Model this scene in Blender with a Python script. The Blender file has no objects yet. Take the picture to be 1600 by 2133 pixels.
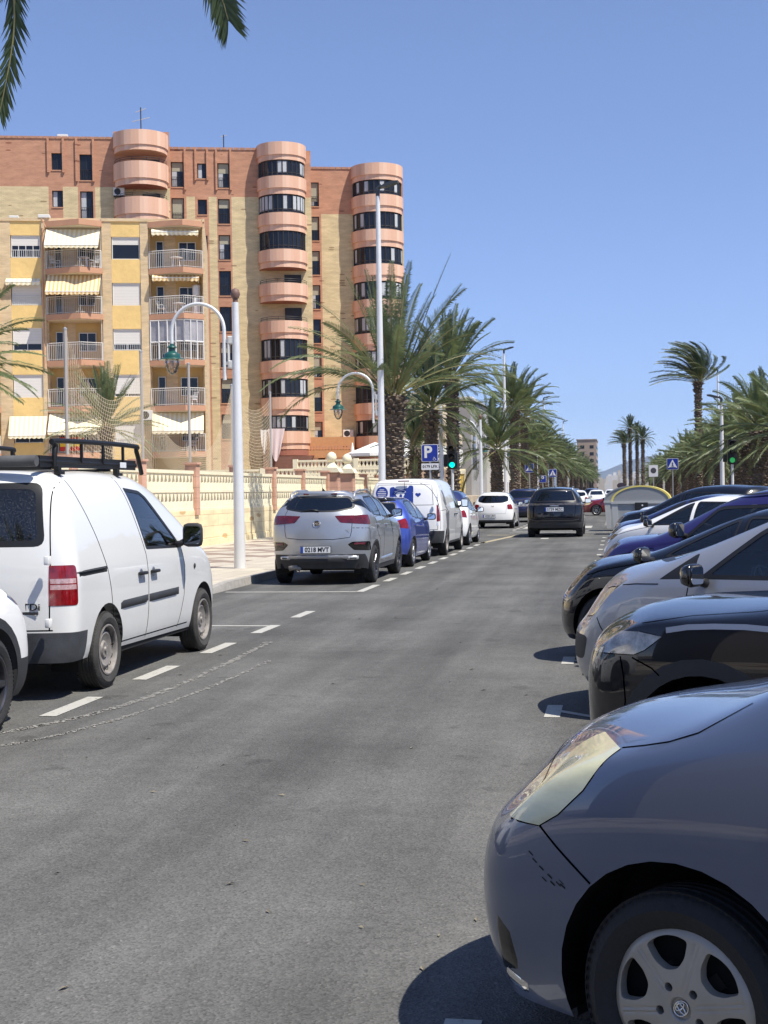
import bpy, bmesh, math, random
import numpy as np
from mathutils import Vector, Matrix
from mathutils.bvhtree import BVHTree
from mathutils.geometry import barycentric_transform
R = math.radians
sc = bpy.context.scene
COL = sc.collection
# ------------------------------------------------------------ camera, sky, sun, exposure
cam = bpy.data.cameras.new('camera'); camo = bpy.data.objects.new('camera', cam); COL.objects.link(camo)
cam.sensor_fit = 'VERTICAL'; cam.sensor_height = 24.0; cam.lens = 24.0*2850/2133
cam.clip_start = 0.1; cam.clip_end = 30000
camo.matrix_world = Matrix(((0.98553407, 0.01306101, 0.16897336, 0), (0.16874809, 0.01677107, -0.98551652, 0),
                            (-0.01570571, 0.99977405, 0.01432444, 1.58), (0, 0, 0, 1)))
sc.camera = camo
SUN_AZ, SUN_EL = 116.0, 60.0            # azimuth clockwise from the street direction (+Y)
w = bpy.data.worlds.new('World'); sc.world = w; w.use_nodes = True
nt = w.node_tree; bg = nt.nodes['Background']
sky = nt.nodes.new('ShaderNodeTexSky'); sky.sky_type = 'NISHITA'; sky.sun_disc = False
sky.sun_elevation = R(SUN_EL); sky.sun_rotation = R(SUN_AZ)
sky.air_density = 0.6; sky.dust_density = 0.0; sky.ozone_density = 6.5; sky.altitude = 0
gm = nt.nodes.new('ShaderNodeGamma'); gm.inputs[1].default_value = 0.75       # lifts the deep blue overhead towards the hazier coastal sky
wb = nt.nodes.new('ShaderNodeMixRGB'); wb.blend_type = 'MULTIPLY'; wb.inputs[0].default_value = 1; wb.inputs[2].default_value = (0.99, 0.955, 1.09, 1)   # camera white balance of the sky
nt.links.new(sky.outputs[0], gm.inputs[0]); nt.links.new(gm.outputs[0], wb.inputs[1]); nt.links.new(wb.outputs[0], bg.inputs[0]); bg.inputs[1].default_value = 0.15
sl = bpy.data.lights.new('sun', 'SUN'); slo = bpy.data.objects.new('sun', sl); COL.objects.link(slo)
sl.energy = 4.1; sl.angle = R(0.55); sl.color = (1.0, 0.945, 0.85)
sd = Vector((math.sin(R(SUN_AZ))*math.cos(R(SUN_EL)), math.cos(R(SUN_AZ))*math.cos(R(SUN_EL)), math.sin(R(SUN_EL))))
slo.rotation_euler = sd.to_track_quat('Z', 'Y').to_euler()
sc.view_settings.view_transform = 'Standard'; sc.view_settings.look = 'None'
sc.view_settings.exposure = 0.74; sc.view_settings.gamma = 1.0
sc.render.engine = 'CYCLES'
try:
    sc.cycles.max_bounces = 6; sc.cycles.transparent_max_bounces = 10; sc.cycles.caustics_reflective = False; sc.cycles.caustics_refractive = False
except Exception: pass

# ------------------------------------------------------------ materials
MATS = {}
def mat(name, col, rough=0.6, metal=0.0, coat=0.0, spec=0.5, var=0.0, vscale=3.0, bump=0.0, bscale=40.0, col2=None, emit=None, estr=0, coords='Object', stretch=(1, 1, 1), trans=0.0):
    if name in MATS: return MATS[name]
    m = bpy.data.materials.new(name); m.use_nodes = True; MATS[name] = m
    n = m.node_tree; p = n.nodes['Principled BSDF']; L = n.links
    p.inputs['Base Color'].default_value = (*col, 1); p.inputs['Roughness'].default_value = rough
    p.inputs['Metallic'].default_value = metal; p.inputs['Coat Weight'].default_value = coat
    p.inputs['Coat Roughness'].default_value = 0.04; p.inputs['Specular IOR Level'].default_value = spec
    m.diffuse_color = (*col, 1)
    tc = n.nodes.new('ShaderNodeTexCoord'); mp = n.nodes.new('ShaderNodeMapping'); mp.inputs['Scale'].default_value = stretch
    L.new(tc.outputs[coords], mp.inputs[0])
    if var or col2:
        no = n.nodes.new('ShaderNodeTexNoise'); no.inputs['Scale'].default_value = vscale; no.inputs['Detail'].default_value = 6
        no.inputs['Roughness'].default_value = 0.65
        L.new(mp.outputs[0], no.inputs['Vector'])
        cr = n.nodes.new('ShaderNodeValToRGB'); cr.color_ramp.elements[0].position = 0.3; cr.color_ramp.elements[1].position = 0.7
        c2 = col2 or tuple(min(1, c*(1+var)) for c in col); c1 = col if col2 else tuple(c*(1-var) for c in col)
        cr.color_ramp.elements[0].color = (*c1, 1); cr.color_ramp.elements[1].color = (*c2, 1)
        L.new(no.outputs['Fac'], cr.inputs[0]); L.new(cr.outputs[0], p.inputs['Base Color'])
        mr = n.nodes.new('ShaderNodeMapRange'); mr.inputs[3].default_value = max(0.02, rough*0.8); mr.inputs[4].default_value = min(1, rough*1.25)
        L.new(no.outputs['Fac'], mr.inputs[0]); L.new(mr.outputs[0], p.inputs['Roughness'])
    if bump:
        nb = n.nodes.new('ShaderNodeTexNoise'); nb.inputs['Scale'].default_value = bscale; nb.inputs['Detail'].default_value = 5
        L.new(mp.outputs[0], nb.inputs['Vector'])
        bn = n.nodes.new('ShaderNodeBump'); bn.inputs['Strength'].default_value = bump; bn.inputs['Distance'].default_value = 0.02
        L.new(nb.outputs['Fac'], bn.inputs['Height']); L.new(bn.outputs[0], p.inputs['Normal'])
    if emit:
        p.inputs['Emission Color'].default_value = (*emit, 1); p.inputs['Emission Strength'].default_value = estr
    return m
def glass(name, tint, refl=0.06, rough=0.0, dirt=0.0, dirtcol=(.35, .34, .32)):
    if name in MATS: return MATS[name]
    m = bpy.data.materials.new(name); m.use_nodes = True; MATS[name] = m
    n = m.node_tree; L = n.links; n.nodes.remove(n.nodes['Principled BSDF'])
    out = n.nodes['Material Output']
    tr = n.nodes.new('ShaderNodeBsdfTransparent'); tr.inputs[0].default_value = (*tint, 1)
    gl = n.nodes.new('ShaderNodeBsdfGlossy'); gl.inputs['Roughness'].default_value = rough; gl.inputs[0].default_value = (1, 1, 1, 1)
    fr = n.nodes.new('ShaderNodeFresnel'); fr.inputs[0].default_value = 1.5
    ad = n.nodes.new('ShaderNodeMath'); ad.operation = 'ADD'; ad.inputs[1].default_value = refl; ad.use_clamp = True
    L.new(fr.outputs[0], ad.inputs[0])
    mx = n.nodes.new('ShaderNodeMixShader'); L.new(ad.outputs[0], mx.inputs[0]); L.new(tr.outputs[0], mx.inputs[1]); L.new(gl.outputs[0], mx.inputs[2])
    last = mx
    if dirt:
        df = n.nodes.new('ShaderNodeBsdfDiffuse'); df.inputs[0].default_value = (*dirtcol, 1)
        tc = n.nodes.new('ShaderNodeTexCoord'); no = n.nodes.new('ShaderNodeTexNoise'); no.inputs['Scale'].default_value = 120; no.inputs['Detail'].default_value = 8
        no2 = n.nodes.new('ShaderNodeTexNoise'); no2.inputs['Scale'].default_value = 3
        L.new(tc.outputs['Object'], no.inputs['Vector']); L.new(tc.outputs['Object'], no2.inputs['Vector'])
        mr = n.nodes.new('ShaderNodeMapRange'); mr.inputs[1].default_value = .5; mr.inputs[2].default_value = .68; mr.inputs[4].default_value = dirt
        mu = n.nodes.new('ShaderNodeMath'); mu.operation = 'MULTIPLY'
        mr2 = n.nodes.new('ShaderNodeMapRange'); mr2.inputs[1].default_value = .3; mr2.inputs[2].default_value = .6; mr2.inputs[3].default_value = .4
        L.new(no.outputs[0], mr.inputs[0]); L.new(no2.outputs[0], mr2.inputs[0]); L.new(mr.outputs[0], mu.inputs[0]); L.new(mr2.outputs[0], mu.inputs[1])
        m2 = n.nodes.new('ShaderNodeMixShader'); L.new(mu.outputs[0], m2.inputs[0]); L.new(mx.outputs[0], m2.inputs[1]); L.new(df.outputs[0], m2.inputs[2]); last = m2
    L.new(last.outputs[0], out.inputs[0])
    return m
def paint(name, col, metal=0.0, rough=0.35, dirt=0.06):
    """car paint: base layer under a clear coat, dust breaking the gloss"""
    if name in MATS: return MATS[name]
    m = mat(name, col, rough, metal, coat=1.0, spec=.5 if metal else .15)
    n = m.node_tree; L = n.links; p = n.nodes['Principled BSDF']
    tc = n.nodes.new('ShaderNodeTexCoord')
    no = n.nodes.new('ShaderNodeTexNoise'); no.inputs['Scale'].default_value = 4.0; no.inputs['Detail'].default_value = 8; no.inputs['Roughness'].default_value = .7
    L.new(tc.outputs['Object'], no.inputs['Vector'])
    sx = n.nodes.new('ShaderNodeSeparateXYZ'); L.new(tc.outputs['Object'], sx.inputs[0])
    lo = n.nodes.new('ShaderNodeMapRange'); lo.inputs[1].default_value = 0.75; lo.inputs[2].default_value = 0.2; lo.inputs[3].default_value = 0.12; lo.inputs[4].default_value = 1.0
    L.new(sx.outputs['Z'], lo.inputs[0])
    mr = n.nodes.new('ShaderNodeMapRange'); mr.inputs[1].default_value = .4; mr.inputs[2].default_value = .75; mr.inputs[4].default_value = dirt*3
    L.new(no.outputs[0], mr.inputs[0])
    mu = n.nodes.new('ShaderNodeMath'); mu.operation = 'MULTIPLY'; L.new(mr.outputs[0], mu.inputs[0]); L.new(lo.outputs[0], mu.inputs[1])
    mx = n.nodes.new('ShaderNodeMixRGB'); L.new(mu.outputs[0], mx.inputs[0]); mx.inputs[1].default_value = (*col, 1); mx.inputs[2].default_value = (.28, .26, .23, 1)
    L.new(mx.outputs[0], p.inputs['Base Color'])
    rr = n.nodes.new('ShaderNodeMapRange'); rr.inputs[1].default_value = .35; rr.inputs[2].default_value = .75; rr.inputs[3].default_value = .01; rr.inputs[4].default_value = .06
    L.new(no.outputs[0], rr.inputs[0]); L.new(rr.outputs[0], p.inputs['Coat Roughness'])
    return m

# ------------------------------------------------------------ objects
def tag(o, label=None, cat=None, group=None, kind=None):
    if label: o['label'] = label
    if cat: o['category'] = cat
    if group: o['group'] = group
    if kind: o['kind'] = kind
    return o
def thing(name, label, cat, loc=(0, 0, 0), rotz=0.0, group=None):
    o = bpy.data.objects.new(name, None); COL.objects.link(o); o.location = loc; o.rotation_euler = (0, 0, rotz)
    o.empty_display_size = 0.2
    return tag(o, label, cat, group)
def kids(o): return [c for c in COL.objects if c.parent == o]
CH = {}
def link(o, parent=None):
    COL.objects.link(o)
    if parent is not None: o.parent = parent; CH.setdefault(parent.name, []).append(o)
    return o
def dup(root, loc, rotz=None, label=None, group=None, scale=None):
    r = root.copy(); COL.objects.link(r); r.location = loc
    if rotz is not None: r.rotation_euler = (0, 0, rotz)
    if scale: r.scale = (scale, scale, scale) if not isinstance(scale, tuple) else scale
    if label: r['label'] = label
    if group: r['group'] = group
    for ch in CH.get(root.name, []):
        c = ch.copy(); link(c, r)
        for g in CH.get(ch.name, []):
            d = g.copy(); link(d, c)
    return r

class MB:
    """collects primitive shapes, then links them as ONE mesh object"""
    def __init__(s): s.v = []; s.f = []; s.m = []; s.cm = 0
    def add(s, vs, fs):
        b = len(s.v); s.v += [tuple(v) for v in vs]; s.f += [tuple(b+i for i in f) for f in fs]; s.m += [s.cm]*len(fs); return s
    def box(s, x0, x1, y0, y1, z0, z1):
        return s.add([(x0, y0, z0), (x1, y0, z0), (x1, y1, z0), (x0, y1, z0), (x0, y0, z1), (x1, y0, z1), (x1, y1, z1), (x0, y1, z1)],
                     [(0, 3, 2, 1), (4, 5, 6, 7), (0, 1, 5, 4), (1, 2, 6, 5), (2, 3, 7, 6), (3, 0, 4, 7)])
    def bbox(s, x0, x1, y0, y1, z0, z1, b=0.01):
        """box with chamfered edges"""
        bm = bmesh.new(); bmesh.ops.create_cube(bm, size=1)
        for v in bm.verts: v.co = Vector(((x0+x1)/2+v.co.x*(x1-x0), (y0+y1)/2+v.co.y*(y1-y0), (z0+z1)/2+v.co.z*(z1-z0)))
        bmesh.ops.bevel(bm, geom=bm.edges[:], offset=b, segments=2, profile=0.5, affect='EDGES')
        bm.verts.index_update(); s.add([v.co[:] for v in bm.verts], [[v.index for v in f.verts] for f in bm.faces]); bm.free(); return s
    def tube(s, pts, r, n=10, caps=True):
        pts = [Vector(p) for p in pts]; rs = r if isinstance(r, (list, tuple)) else [r]*len(pts)
        rings = []; prev = None
        for i, p in enumerate(pts):
            t = (pts[min(i+1, len(pts)-1)]-pts[max(i-1, 0)]).normalized()
            if prev is None:
                a = Vector((0, 0, 1)) if abs(t.z) < .9 else Vector((1, 0, 0)); u = t.cross(a).normalized()
            else:
                u = (prev - t*prev.dot(t)).normalized()
            prev = u; v = t.cross(u)
            rings.append([p+(u*math.cos(2*math.pi*k/n)+v*math.sin(2*math.pi*k/n))*rs[i] for k in range(n)])
        vs = [q for rg in rings for q in rg]; fs = []
        for i in range(len(pts)-1):
            for k in range(n): fs.append((i*n+k, i*n+(k+1) % n, (i+1)*n+(k+1) % n, (i+1)*n+k))
        if caps: fs.append(tuple(range(n-1, -1, -1))); fs.append(tuple((len(pts)-1)*n+k for k in range(n)))
        return s.add([v[:] for v in vs], fs)
    def lathe(s, prof, n=24, c=(0, 0, 0), axis='Z', a0=0.0, a1=2*math.pi):
        full = abs(a1-a0-2*math.pi) < 1e-6; m = n if full else n+1; vs = []; fs = []
        for (r, z) in prof:
            for k in range(m):
                a = a0+(a1-a0)*k/n
                p = (r*math.cos(a), r*math.sin(a), z)
                if axis == 'Y': p = (p[0], z, p[1])
                if axis == 'X': p = (z, p[0], p[1])
                vs.append((p[0]+c[0], p[1]+c[1], p[2]+c[2]))
        for i in range(len(prof)-1):
            for k in range(n):
                a, b = i*m+k, i*m+(k+1) % m
                fs.append((a, b, b+m, a+m) if axis != 'Y' else (a, a+m, b+m, b))
        return s.add(vs, fs)
    def prism(s, poly, z0, z1, axis='Z'):
        """polygon extruded along an axis; poly in the two other coordinates"""
        n = len(poly)
        def P(u, v, t): return {'Z': (u, v, t), 'Y': (u, t, v), 'X': (t, u, v)}[axis]
        vs = [P(u, v, z0) for u, v in poly]+[P(u, v, z1) for u, v in poly]
        fs = [tuple(range(n-1, -1, -1)), tuple(range(n, 2*n))]+[(k, (k+1) % n, n+(k+1) % n, n+k) for k in range(n)]
        return s.add(vs, fs)
    def quad(s, a, b, c, d): return s.add([a, b, c, d], [(0, 1, 2, 3)])
    def build(s, name, material, parent=None, smooth=False, angle=None, loc=None, recalc=True):
        me = bpy.data.meshes.new(name); me.from_pydata(s.v, [], s.f)
        ms = material if isinstance(material, (list, tuple)) else [material]
        for m in ms: me.materials.append(m)
        if len(ms) > 1: me.polygons.foreach_set('material_index', s.m)
        if recalc:
            bm = bmesh.new(); bm.from_mesh(me); bmesh.ops.recalc_face_normals(bm, faces=bm.faces[:]); bm.to_mesh(me); bm.free()
        if smooth:
            me.shade_smooth()
            if angle is not None: me.set_sharp_from_angle(angle=R(angle))
        o = bpy.data.objects.new(name, me)
        link(o, parent)
        if loc: o.location = loc
        return o
def structure(name, mb, m, **k):
    o = mb.build(name, m, **k); o['kind'] = 'structure'; return o
def text_mesh(name, body, size, material, parent, M, depth=0.002, align='CENTER', shear=0.0, bold=0.0, xscale=1.0):
    cu = bpy.data.curves.new(name, 'FONT'); cu.body = body; cu.size = size; cu.extrude = depth; cu.align_x = align; cu.align_y = 'CENTER'; cu.shear = shear; cu.offset = bold; cu.resolution_u = 3
    to = bpy.data.objects.new(name, cu); COL.objects.link(to)
    dg = bpy.context.evaluated_depsgraph_get(); me = bpy.data.meshes.new_from_object(to.evaluated_get(dg))
    bpy.data.objects.remove(to)
    for v in me.vertices: v.co.x *= xscale
    me.transform(M); me.materials.clear(); me.materials.append(material)
    o = bpy.data.objects.new(name, me); link(o, parent); return o
def frame(o, xa, ya):
    """matrix with text x along xa, text y along ya, placed at o"""
    xa = Vector(xa).normalized(); ya = Vector(ya).normalized(); za = xa.cross(ya)
    return Matrix(((xa.x, ya.x, za.x, o[0]), (xa.y, ya.y, za.y, o[1]), (xa.z, ya.z, za.z, o[2]), (0, 0, 0, 1)))
ORD = ['nearest', 'second', 'third', 'fourth', 'fifth', 'sixth', 'seventh', 'eighth', 'ninth', 'tenth', 'eleventh', 'twelfth', 'thirteenth', 'fourteenth', 'fifteenth', 'sixteenth', 'seventeenth', 'eighteenth', 'nineteenth', 'twentieth', 'twenty-first', 'twenty-second', 'twenty-third', 'twenty-fourth', 'twenty-fifth', 'twenty-sixth', 'twenty-seventh', 'twenty-eighth', 'twenty-ninth', 'thirtieth']
# ------------------------------------------------------------ ground, road, pavement, markings
def asphalt():
    m = bpy.data.materials.new('asphalt'); m.use_nodes = True; n = m.node_tree; L = n.links; p = n.nodes['Principled BSDF']
    tc = n.nodes.new('ShaderNodeTexCoord')
    def noise(scale, detail=4, stretch=None, rough=.5):
        t = n.nodes.new('ShaderNodeTexNoise'); t.inputs['Scale'].default_value = scale; t.inputs['Detail'].default_value = detail; t.inputs['Roughness'].default_value = rough
        if stretch:
            mp = n.nodes.new('ShaderNodeMapping'); mp.inputs['Scale'].default_value = stretch; L.new(tc.outputs['Object'], mp.inputs[0]); L.new(mp.outputs[0], t.inputs['Vector'])
        else: L.new(tc.outputs['Object'], t.inputs['Vector'])
        return t
    grain = n.nodes.new('ShaderNodeTexVoronoi'); grain.inputs['Scale'].default_value = 110; L.new(tc.outputs['Object'], grain.inputs['Vector'])
    gr = n.nodes.new('ShaderNodeValToRGB'); e = gr.color_ramp
    e.elements[0].position = 0; e.elements[0].color = (.066, .066, .062, 1); e.elements[1].position = 1; e.elements[1].color = (.185, .181, .168, 1)
    e.elements.new(.5).color = (.114, .113, .107, 1); e.elements.new(.85).color = (.136, .134, .126, 1)
    L.new(grain.outputs['Color'], gr.inputs[0])
    big = noise(.55, 6, None, .6); tracks = noise(.9, 4, (1.6, .09, 1), .6); fine = noise(7, 6)
    def ramp(t, a, b, lo, hi):
        r = n.nodes.new('ShaderNodeMapRange'); r.inputs[1].default_value = a; r.inputs[2].default_value = b; r.inputs[3].default_value = lo; r.inputs[4].default_value = hi; L.new(t.outputs[0], r.inputs[0]); return r
    r1 = ramp(big, .3, .7, .74, 1.20); r2 = ramp(tracks, .32, .68, .68, 1.22); r3 = ramp(fine, .3, .7, .93, 1.07)
    m1 = n.nodes.new('ShaderNodeMath'); m1.operation = 'MULTIPLY'; L.new(r1.outputs[0], m1.inputs[0]); L.new(r2.outputs[0], m1.inputs[1])
    m2 = n.nodes.new('ShaderNodeMath'); m2.operation = 'MULTIPLY'; L.new(m1.outputs[0], m2.inputs[0]); L.new(r3.outputs[0], m2.inputs[1])
    # scattered pale chips and dark spots
    ch = n.nodes.new('ShaderNodeTexVoronoi'); ch.inputs['Scale'].default_value = 9; L.new(tc.outputs['Object'], ch.inputs['Vector'])
    vm = n.nodes.new('ShaderNodeVectorMath'); vm.operation = 'SCALE'; vm.inputs['Scale'].default_value = 1.0
    L.new(gr.outputs[0], vm.inputs[0]); L.new(m2.outputs[0], vm.inputs['Scale'])
    sp = n.nodes.new('ShaderNodeMath'); sp.operation = 'LESS_THAN'; sp.inputs[1].default_value = .035; L.new(ch.outputs['Distance'], sp.inputs[0])
    sp2 = n.nodes.new('ShaderNodeMath'); sp2.operation = 'MULTIPLY'; sp2.inputs[1].default_value = .45; L.new(sp.outputs[0], sp2.inputs[0])
    mx = n.nodes.new('ShaderNodeMixRGB'); L.new(sp2.outputs[0], mx.inputs[0]); L.new(vm.outputs[0], mx.inputs[1]); mx.inputs[2].default_value = (.3, .29, .26, 1)
    st = noise(1.7, 3, None, .55); st2 = noise(11, 4)
    so = n.nodes.new('ShaderNodeMath'); so.operation = 'MULTIPLY_ADD'; so.inputs[1].default_value = .12; L.new(st2.outputs[0], so.inputs[0]); L.new(st.outputs[0], so.inputs[2])
    sr = n.nodes.new('ShaderNodeMapRange'); sr.inputs[1].default_value = .71; sr.inputs[2].default_value = .76; sr.inputs[3].default_value = 1; sr.inputs[4].default_value = .74; L.new(so.outputs[0], sr.inputs[0])
    sv = n.nodes.new('ShaderNodeVectorMath'); sv.operation = 'SCALE'; L.new(mx.outputs[0], sv.inputs[0]); L.new(sr.outputs[0], sv.inputs['Scale'])
    L.new(sv.outputs[0], p.inputs['Base Color']); p.inputs['Roughness'].default_value = .86; p.inputs['Specular IOR Level'].default_value = .3
    bn = n.nodes.new('ShaderNodeBump'); bn.inputs['Strength'].default_value = .7; bn.inputs['Distance'].default_value = .004; L.new(grain.outputs['Distance'], bn.inputs['Height']); L.new(bn.outputs[0], p.inputs['Normal'])
    MATS['asphalt'] = m; return m
def worn(name, col, under, cover=.55, scale=18):
    """road paint worn down to the surface in speckles"""
    m = bpy.data.materials.new(name); m.use_nodes = True; n = m.node_tree; L = n.links; p = n.nodes['Principled BSDF']
    tc = n.nodes.new('ShaderNodeTexCoord'); no = n.nodes.new('ShaderNodeTexNoise'); no.inputs['Scale'].default_value = scale; no.inputs['Detail'].default_value = 9; no.inputs['Roughness'].default_value = .75
    L.new(tc.outputs['Object'], no.inputs['Vector'])
    cr = n.nodes.new('ShaderNodeValToRGB'); cr.color_ramp.elements[0].position = cover-.05; cr.color_ramp.elements[1].position = cover+.06
    cr.color_ramp.elements[0].color = (*col, 1); cr.color_ramp.elements[1].color = (*under, 1)
    L.new(no.outputs[0], cr.inputs[0]); L.new(cr.outputs[0], p.inputs['Base Color']); p.inputs['Roughness'].default_value = .8
    MATS[name] = m; return m
M_asph = asphalt()
M_white = worn('road_paint_white', (.42, .41, .37), (.16, .155, .145), .6)
M_yell = worn('road_paint_yellow', (.42, .36, .22), (.16, .15, .13), .55)
M_tread = worn('tyre_dust', (.30, .29, .265), (.145, .14, .128), .5, 45)
gmb = MB().quad((-4000, -60, -.03), (4000, -60, -.03), (4000, 9000, -.03), (-4000, 9000, -.03))
structure('ground', gmb, mat('dry_ground', (.15, .135, .11), .95, var=.25, vscale=.02))
structure('road', MB().quad((-6.42, -58, 0), (11, -58, 0), (11, 900, 0), (-6.42, 900, 0)), M_asph)
# markings: one sheet 4 mm above the asphalt
mk = MB(); Z = .004
def rect(mb, x0, x1, y0, y1, z=Z): mb.quad((x0, y0, z), (x1, y0, z), (x1, y1, z), (x0, y1, z))
y = 9.3-1.92*3
while y < 17:                                  # dashed edge of the left parking lane
    rect(mk, -4.15, -4.02, y, y+.93); y += 1.92
rect(mk, -6.2, -4.15, 15.85, 15.95)
rect(mk, -6.3, -4.15, 21.35, 21.47); rect(mk, -4.15, -4.02, 21.4, 23.0)
y = 23.9
while y < 42: rect(mk, -4.15, -4.02, y, y+.95); y += 1.92
for k in range(0, 15):                         # T marks of the slanted bays on the right
    y = 4.05+2.93*k-.25
    if 48 < y < 51 or k == 1: continue
    rect(mk, -.53, -.42, y-.14, y+(.24 if k == 0 else .40))
    a = R(-44); L_ = 4.6; x0, y0 = -.42, y+.08
    mk.quad((x0, y0, Z), (x0, y0+.09, Z), (x0+L_*math.cos(a)+.03, y0+L_*math.sin(a)+.09, Z), (x0+L_*math.cos(a), y0+L_*math.sin(a), Z))
for (yy, d) in ((50.6, .28), (52.2, .28)): rect(mk, -4.0, 4.6, yy, yy+d)
for k in range(7): rect(mk, -3.9+k*1.15, -3.4+k*1.15, 56.2, 59.5)
rect(mk, -2.5, -2.25, 44.2, 45.1)
y = 60.5
while y < 200: rect(mk, -.62, -.45, y, y+.5); y += 1.6
y = 54
while y < 200: rect(mk, -4.15, -4.02, y, y+.9); y += 2.0
structure('road_marking', mk, M_white)
ym = MB(); ym.quad((-4.2, 41.2, Z), (-4.0, 41.2, Z), (-3.42, 48.0, Z), (-3.62, 48.0, Z)); rect(ym, -4.6, -2.2, 48.3, 48.62)
structure('yellow_line', ym, M_yell)
# dusty tyre tracks leaving the bay: rows of small tread blocks
tr = MB(); random.seed(4)
def track(pts, wd):
    pts = [Vector((*p, 0)) for p in pts]
    seg = []
    for i in range(60*(len(pts)-1)):
        t = i/60; k = int(t); u = t-k; p0 = pts[max(k-1, 0)]; p1 = pts[k]; p2 = pts[k+1]; p3 = pts[min(k+2, len(pts)-1)]
        seg.append(.5*((2*p1)+(-p0+p2)*u+(2*p0-5*p1+4*p2-p3)*u*u+(-p0+3*p1-3*p2+p3)*u**3))
    for a, b in zip(seg[:-1], seg[1:]):
        d = (b-a); L_ = d.length; s = 0
        if L_ < 1e-6: continue
        d.normalize(); nn = Vector((-d.y, d.x, 0))
        while s < L_:
            c = a+d*s; s += .05
            if random.random() < .15: continue
            ww = wd*random.uniform(.3, 1); o = nn*random.uniform(-.02, .02)
            q = [c+o-nn*ww/2, c+o+nn*ww/2+d*.02, c+o+nn*ww/2+d*.045, c+o-nn*ww/2+d*.025]
            tr.add([(v.x, v.y, .0035) for v in q], [(0, 1, 2, 3)])
track([(-4.35, 8.3), (-3.95, 8.95), (-3.7, 9.9), (-3.62, 11.2), (-3.65, 12.8), (-3.7, 14.2)], .085)
track([(-4.1, 7.9), (-3.72, 8.5), (-3.45, 9.6), (-3.32, 11.0), (-3.28, 12.6)], .05)
structure('tyre_track', tr, M_tread)
# kerb and pavement on the left, central strip on the right
def kerb_profile(mb, x, s, ys, zs):
    """s=-1: pavement lies to the left of x. kerbstones with open joints"""
    for i in range(len(ys)-1):
        y0, y1 = ys[i]+.004, ys[i+1]-.004; za, zb = zs[i], zs[i+1]
        xa, xb = (x-.16, x) if s < 0 else (x, x+.16)
        mb.add([(xa, y0, -.02), (xb, y0, -.02), (xb, y1, -.02), (xa, y1, -.02), (xa, y0, za), (xb-(.03 if s < 0 else 0), y0, za), (xb-(.03 if s < 0 else 0), y1, zb), (xa, y1, zb)],
               [(0, 3, 2, 1), (4, 5, 6, 7), (0, 1, 5, 4), (1, 2, 6, 5), (2, 3, 7, 6), (3, 0, 4, 7)])
M_kerb = mat('kerb_stone', (.33, .31, .28), .85, var=.18, vscale=9, bump=.4, bscale=60)
kb = MB(); ys = [-20+i for i in range(0, 220)]; zs = [.13 if not (14.5 < y < 21.5) else (.03 if 15.5 < y < 20.5 else .08) for y in ys]
zs = [.13 if y > 21.4 else z for y, z in zip(ys, zs)]
kerb_profile(kb, -6.40, -1, ys, zs)
structure('kerb', kb, M_kerb)
def paving():
    m = bpy.data.materials.new('paving'); m.use_nodes = True; n = m.node_tree; L = n.links; p = n.nodes['Principled BSDF']
    tc = n.nodes.new('ShaderNodeTexCoord'); sx = n.nodes.new('ShaderNodeSeparateXYZ'); L.new(tc.outputs['Object'], sx.inputs[0])
    br = n.nodes.new('ShaderNodeTexBrick'); br.inputs['Scale'].default_value = 2.5; br.offset = 0; br.inputs['Brick Width'].default_value = 1; br.inputs['Row Height'].default_value = 1; br.inputs['Mortar Size'].default_value = .012
    br.inputs['Color1'].default_value = (.52, .47, .37, 1); br.inputs['Color2'].default_value = (.46, .41, .34, 1); br.inputs['Mortar'].default_value = (.24, .2, .17, 1)
    L.new(tc.outputs['Object'], br.inputs['Vector'])
    # diamond bands of reddish tiles beyond the kerb strip
    def math_(op, a, b=None, c=None):
        q = n.nodes.new('ShaderNodeMath'); q.operation = op
        for i, s in enumerate((a, b, c)):
            if s is None: continue
            if isinstance(s, (int, float)): q.inputs[i].default_value = s
            else: L.new(s, q.inputs[i])
        return q.outputs[0]
    def tile(a, period): return math_('ABSOLUTE', math_('SUBTRACT', math_('FRACT', math_('DIVIDE', a, period)), .5))
    dx = tile(sx.outputs['X'], 2.4); dy = tile(sx.outputs['Y'], 2.4)
    su = math_('ADD', dx, dy)
    band = math_('LESS_THAN', math_('ABSOLUTE', math_('SUBTRACT', su, .5)), .14)
    far = math_('LESS_THAN', sx.outputs['X'], -8.0)
    nr = math_('GREATER_THAN', sx.outputs['X'], -11.2)
    fac = math_('MULTIPLY', math_('MULTIPLY', band, far), nr)
    mx = n.nodes.new('ShaderNodeMixRGB'); L.new(fac, mx.inputs[0]); L.new(br.outputs[0], mx.inputs[1]); mx.inputs[2].default_value = (.27, .205, .165, 1)
    no = n.nodes.new('ShaderNodeTexNoise'); no.inputs['Scale'].default_value = 1.5; no.inputs['Detail'].default_value = 8; L.new(tc.outputs['Object'], no.inputs['Vector'])
    mr = n.nodes.new('ShaderNodeMapRange'); mr.inputs[3].default_value = .75; mr.inputs[4].default_value = 1.2; L.new(no.outputs[0], mr.inputs[0])
    vm = n.nodes.new('ShaderNodeVectorMath'); vm.operation = 'SCALE'; L.new(mx.outputs[0], vm.inputs[0]); L.new(mr.outputs[0], vm.inputs['Scale'])
    L.new(vm.outputs[0], p.inputs['Base Color']); p.inputs['Roughness'].default_value = .85
    MATS['paving'] = m; return m
M_pave = paving()
pv = MB()
for i in range(len(ys)-1):
    za, zb = zs[i], zs[i+1]
    pv.quad((-7.6, ys[i], .127), (-6.555, ys[i], za-.003), (-6.555, ys[i+1], zb-.003), (-7.6, ys[i+1], .127))
pv.quad((-12.0, -20, .127), (-7.6, -20, .127), (-7.6, 199, .127), (-12.0, 199, .127))
structure('pavement', pv, M_pave)
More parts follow.
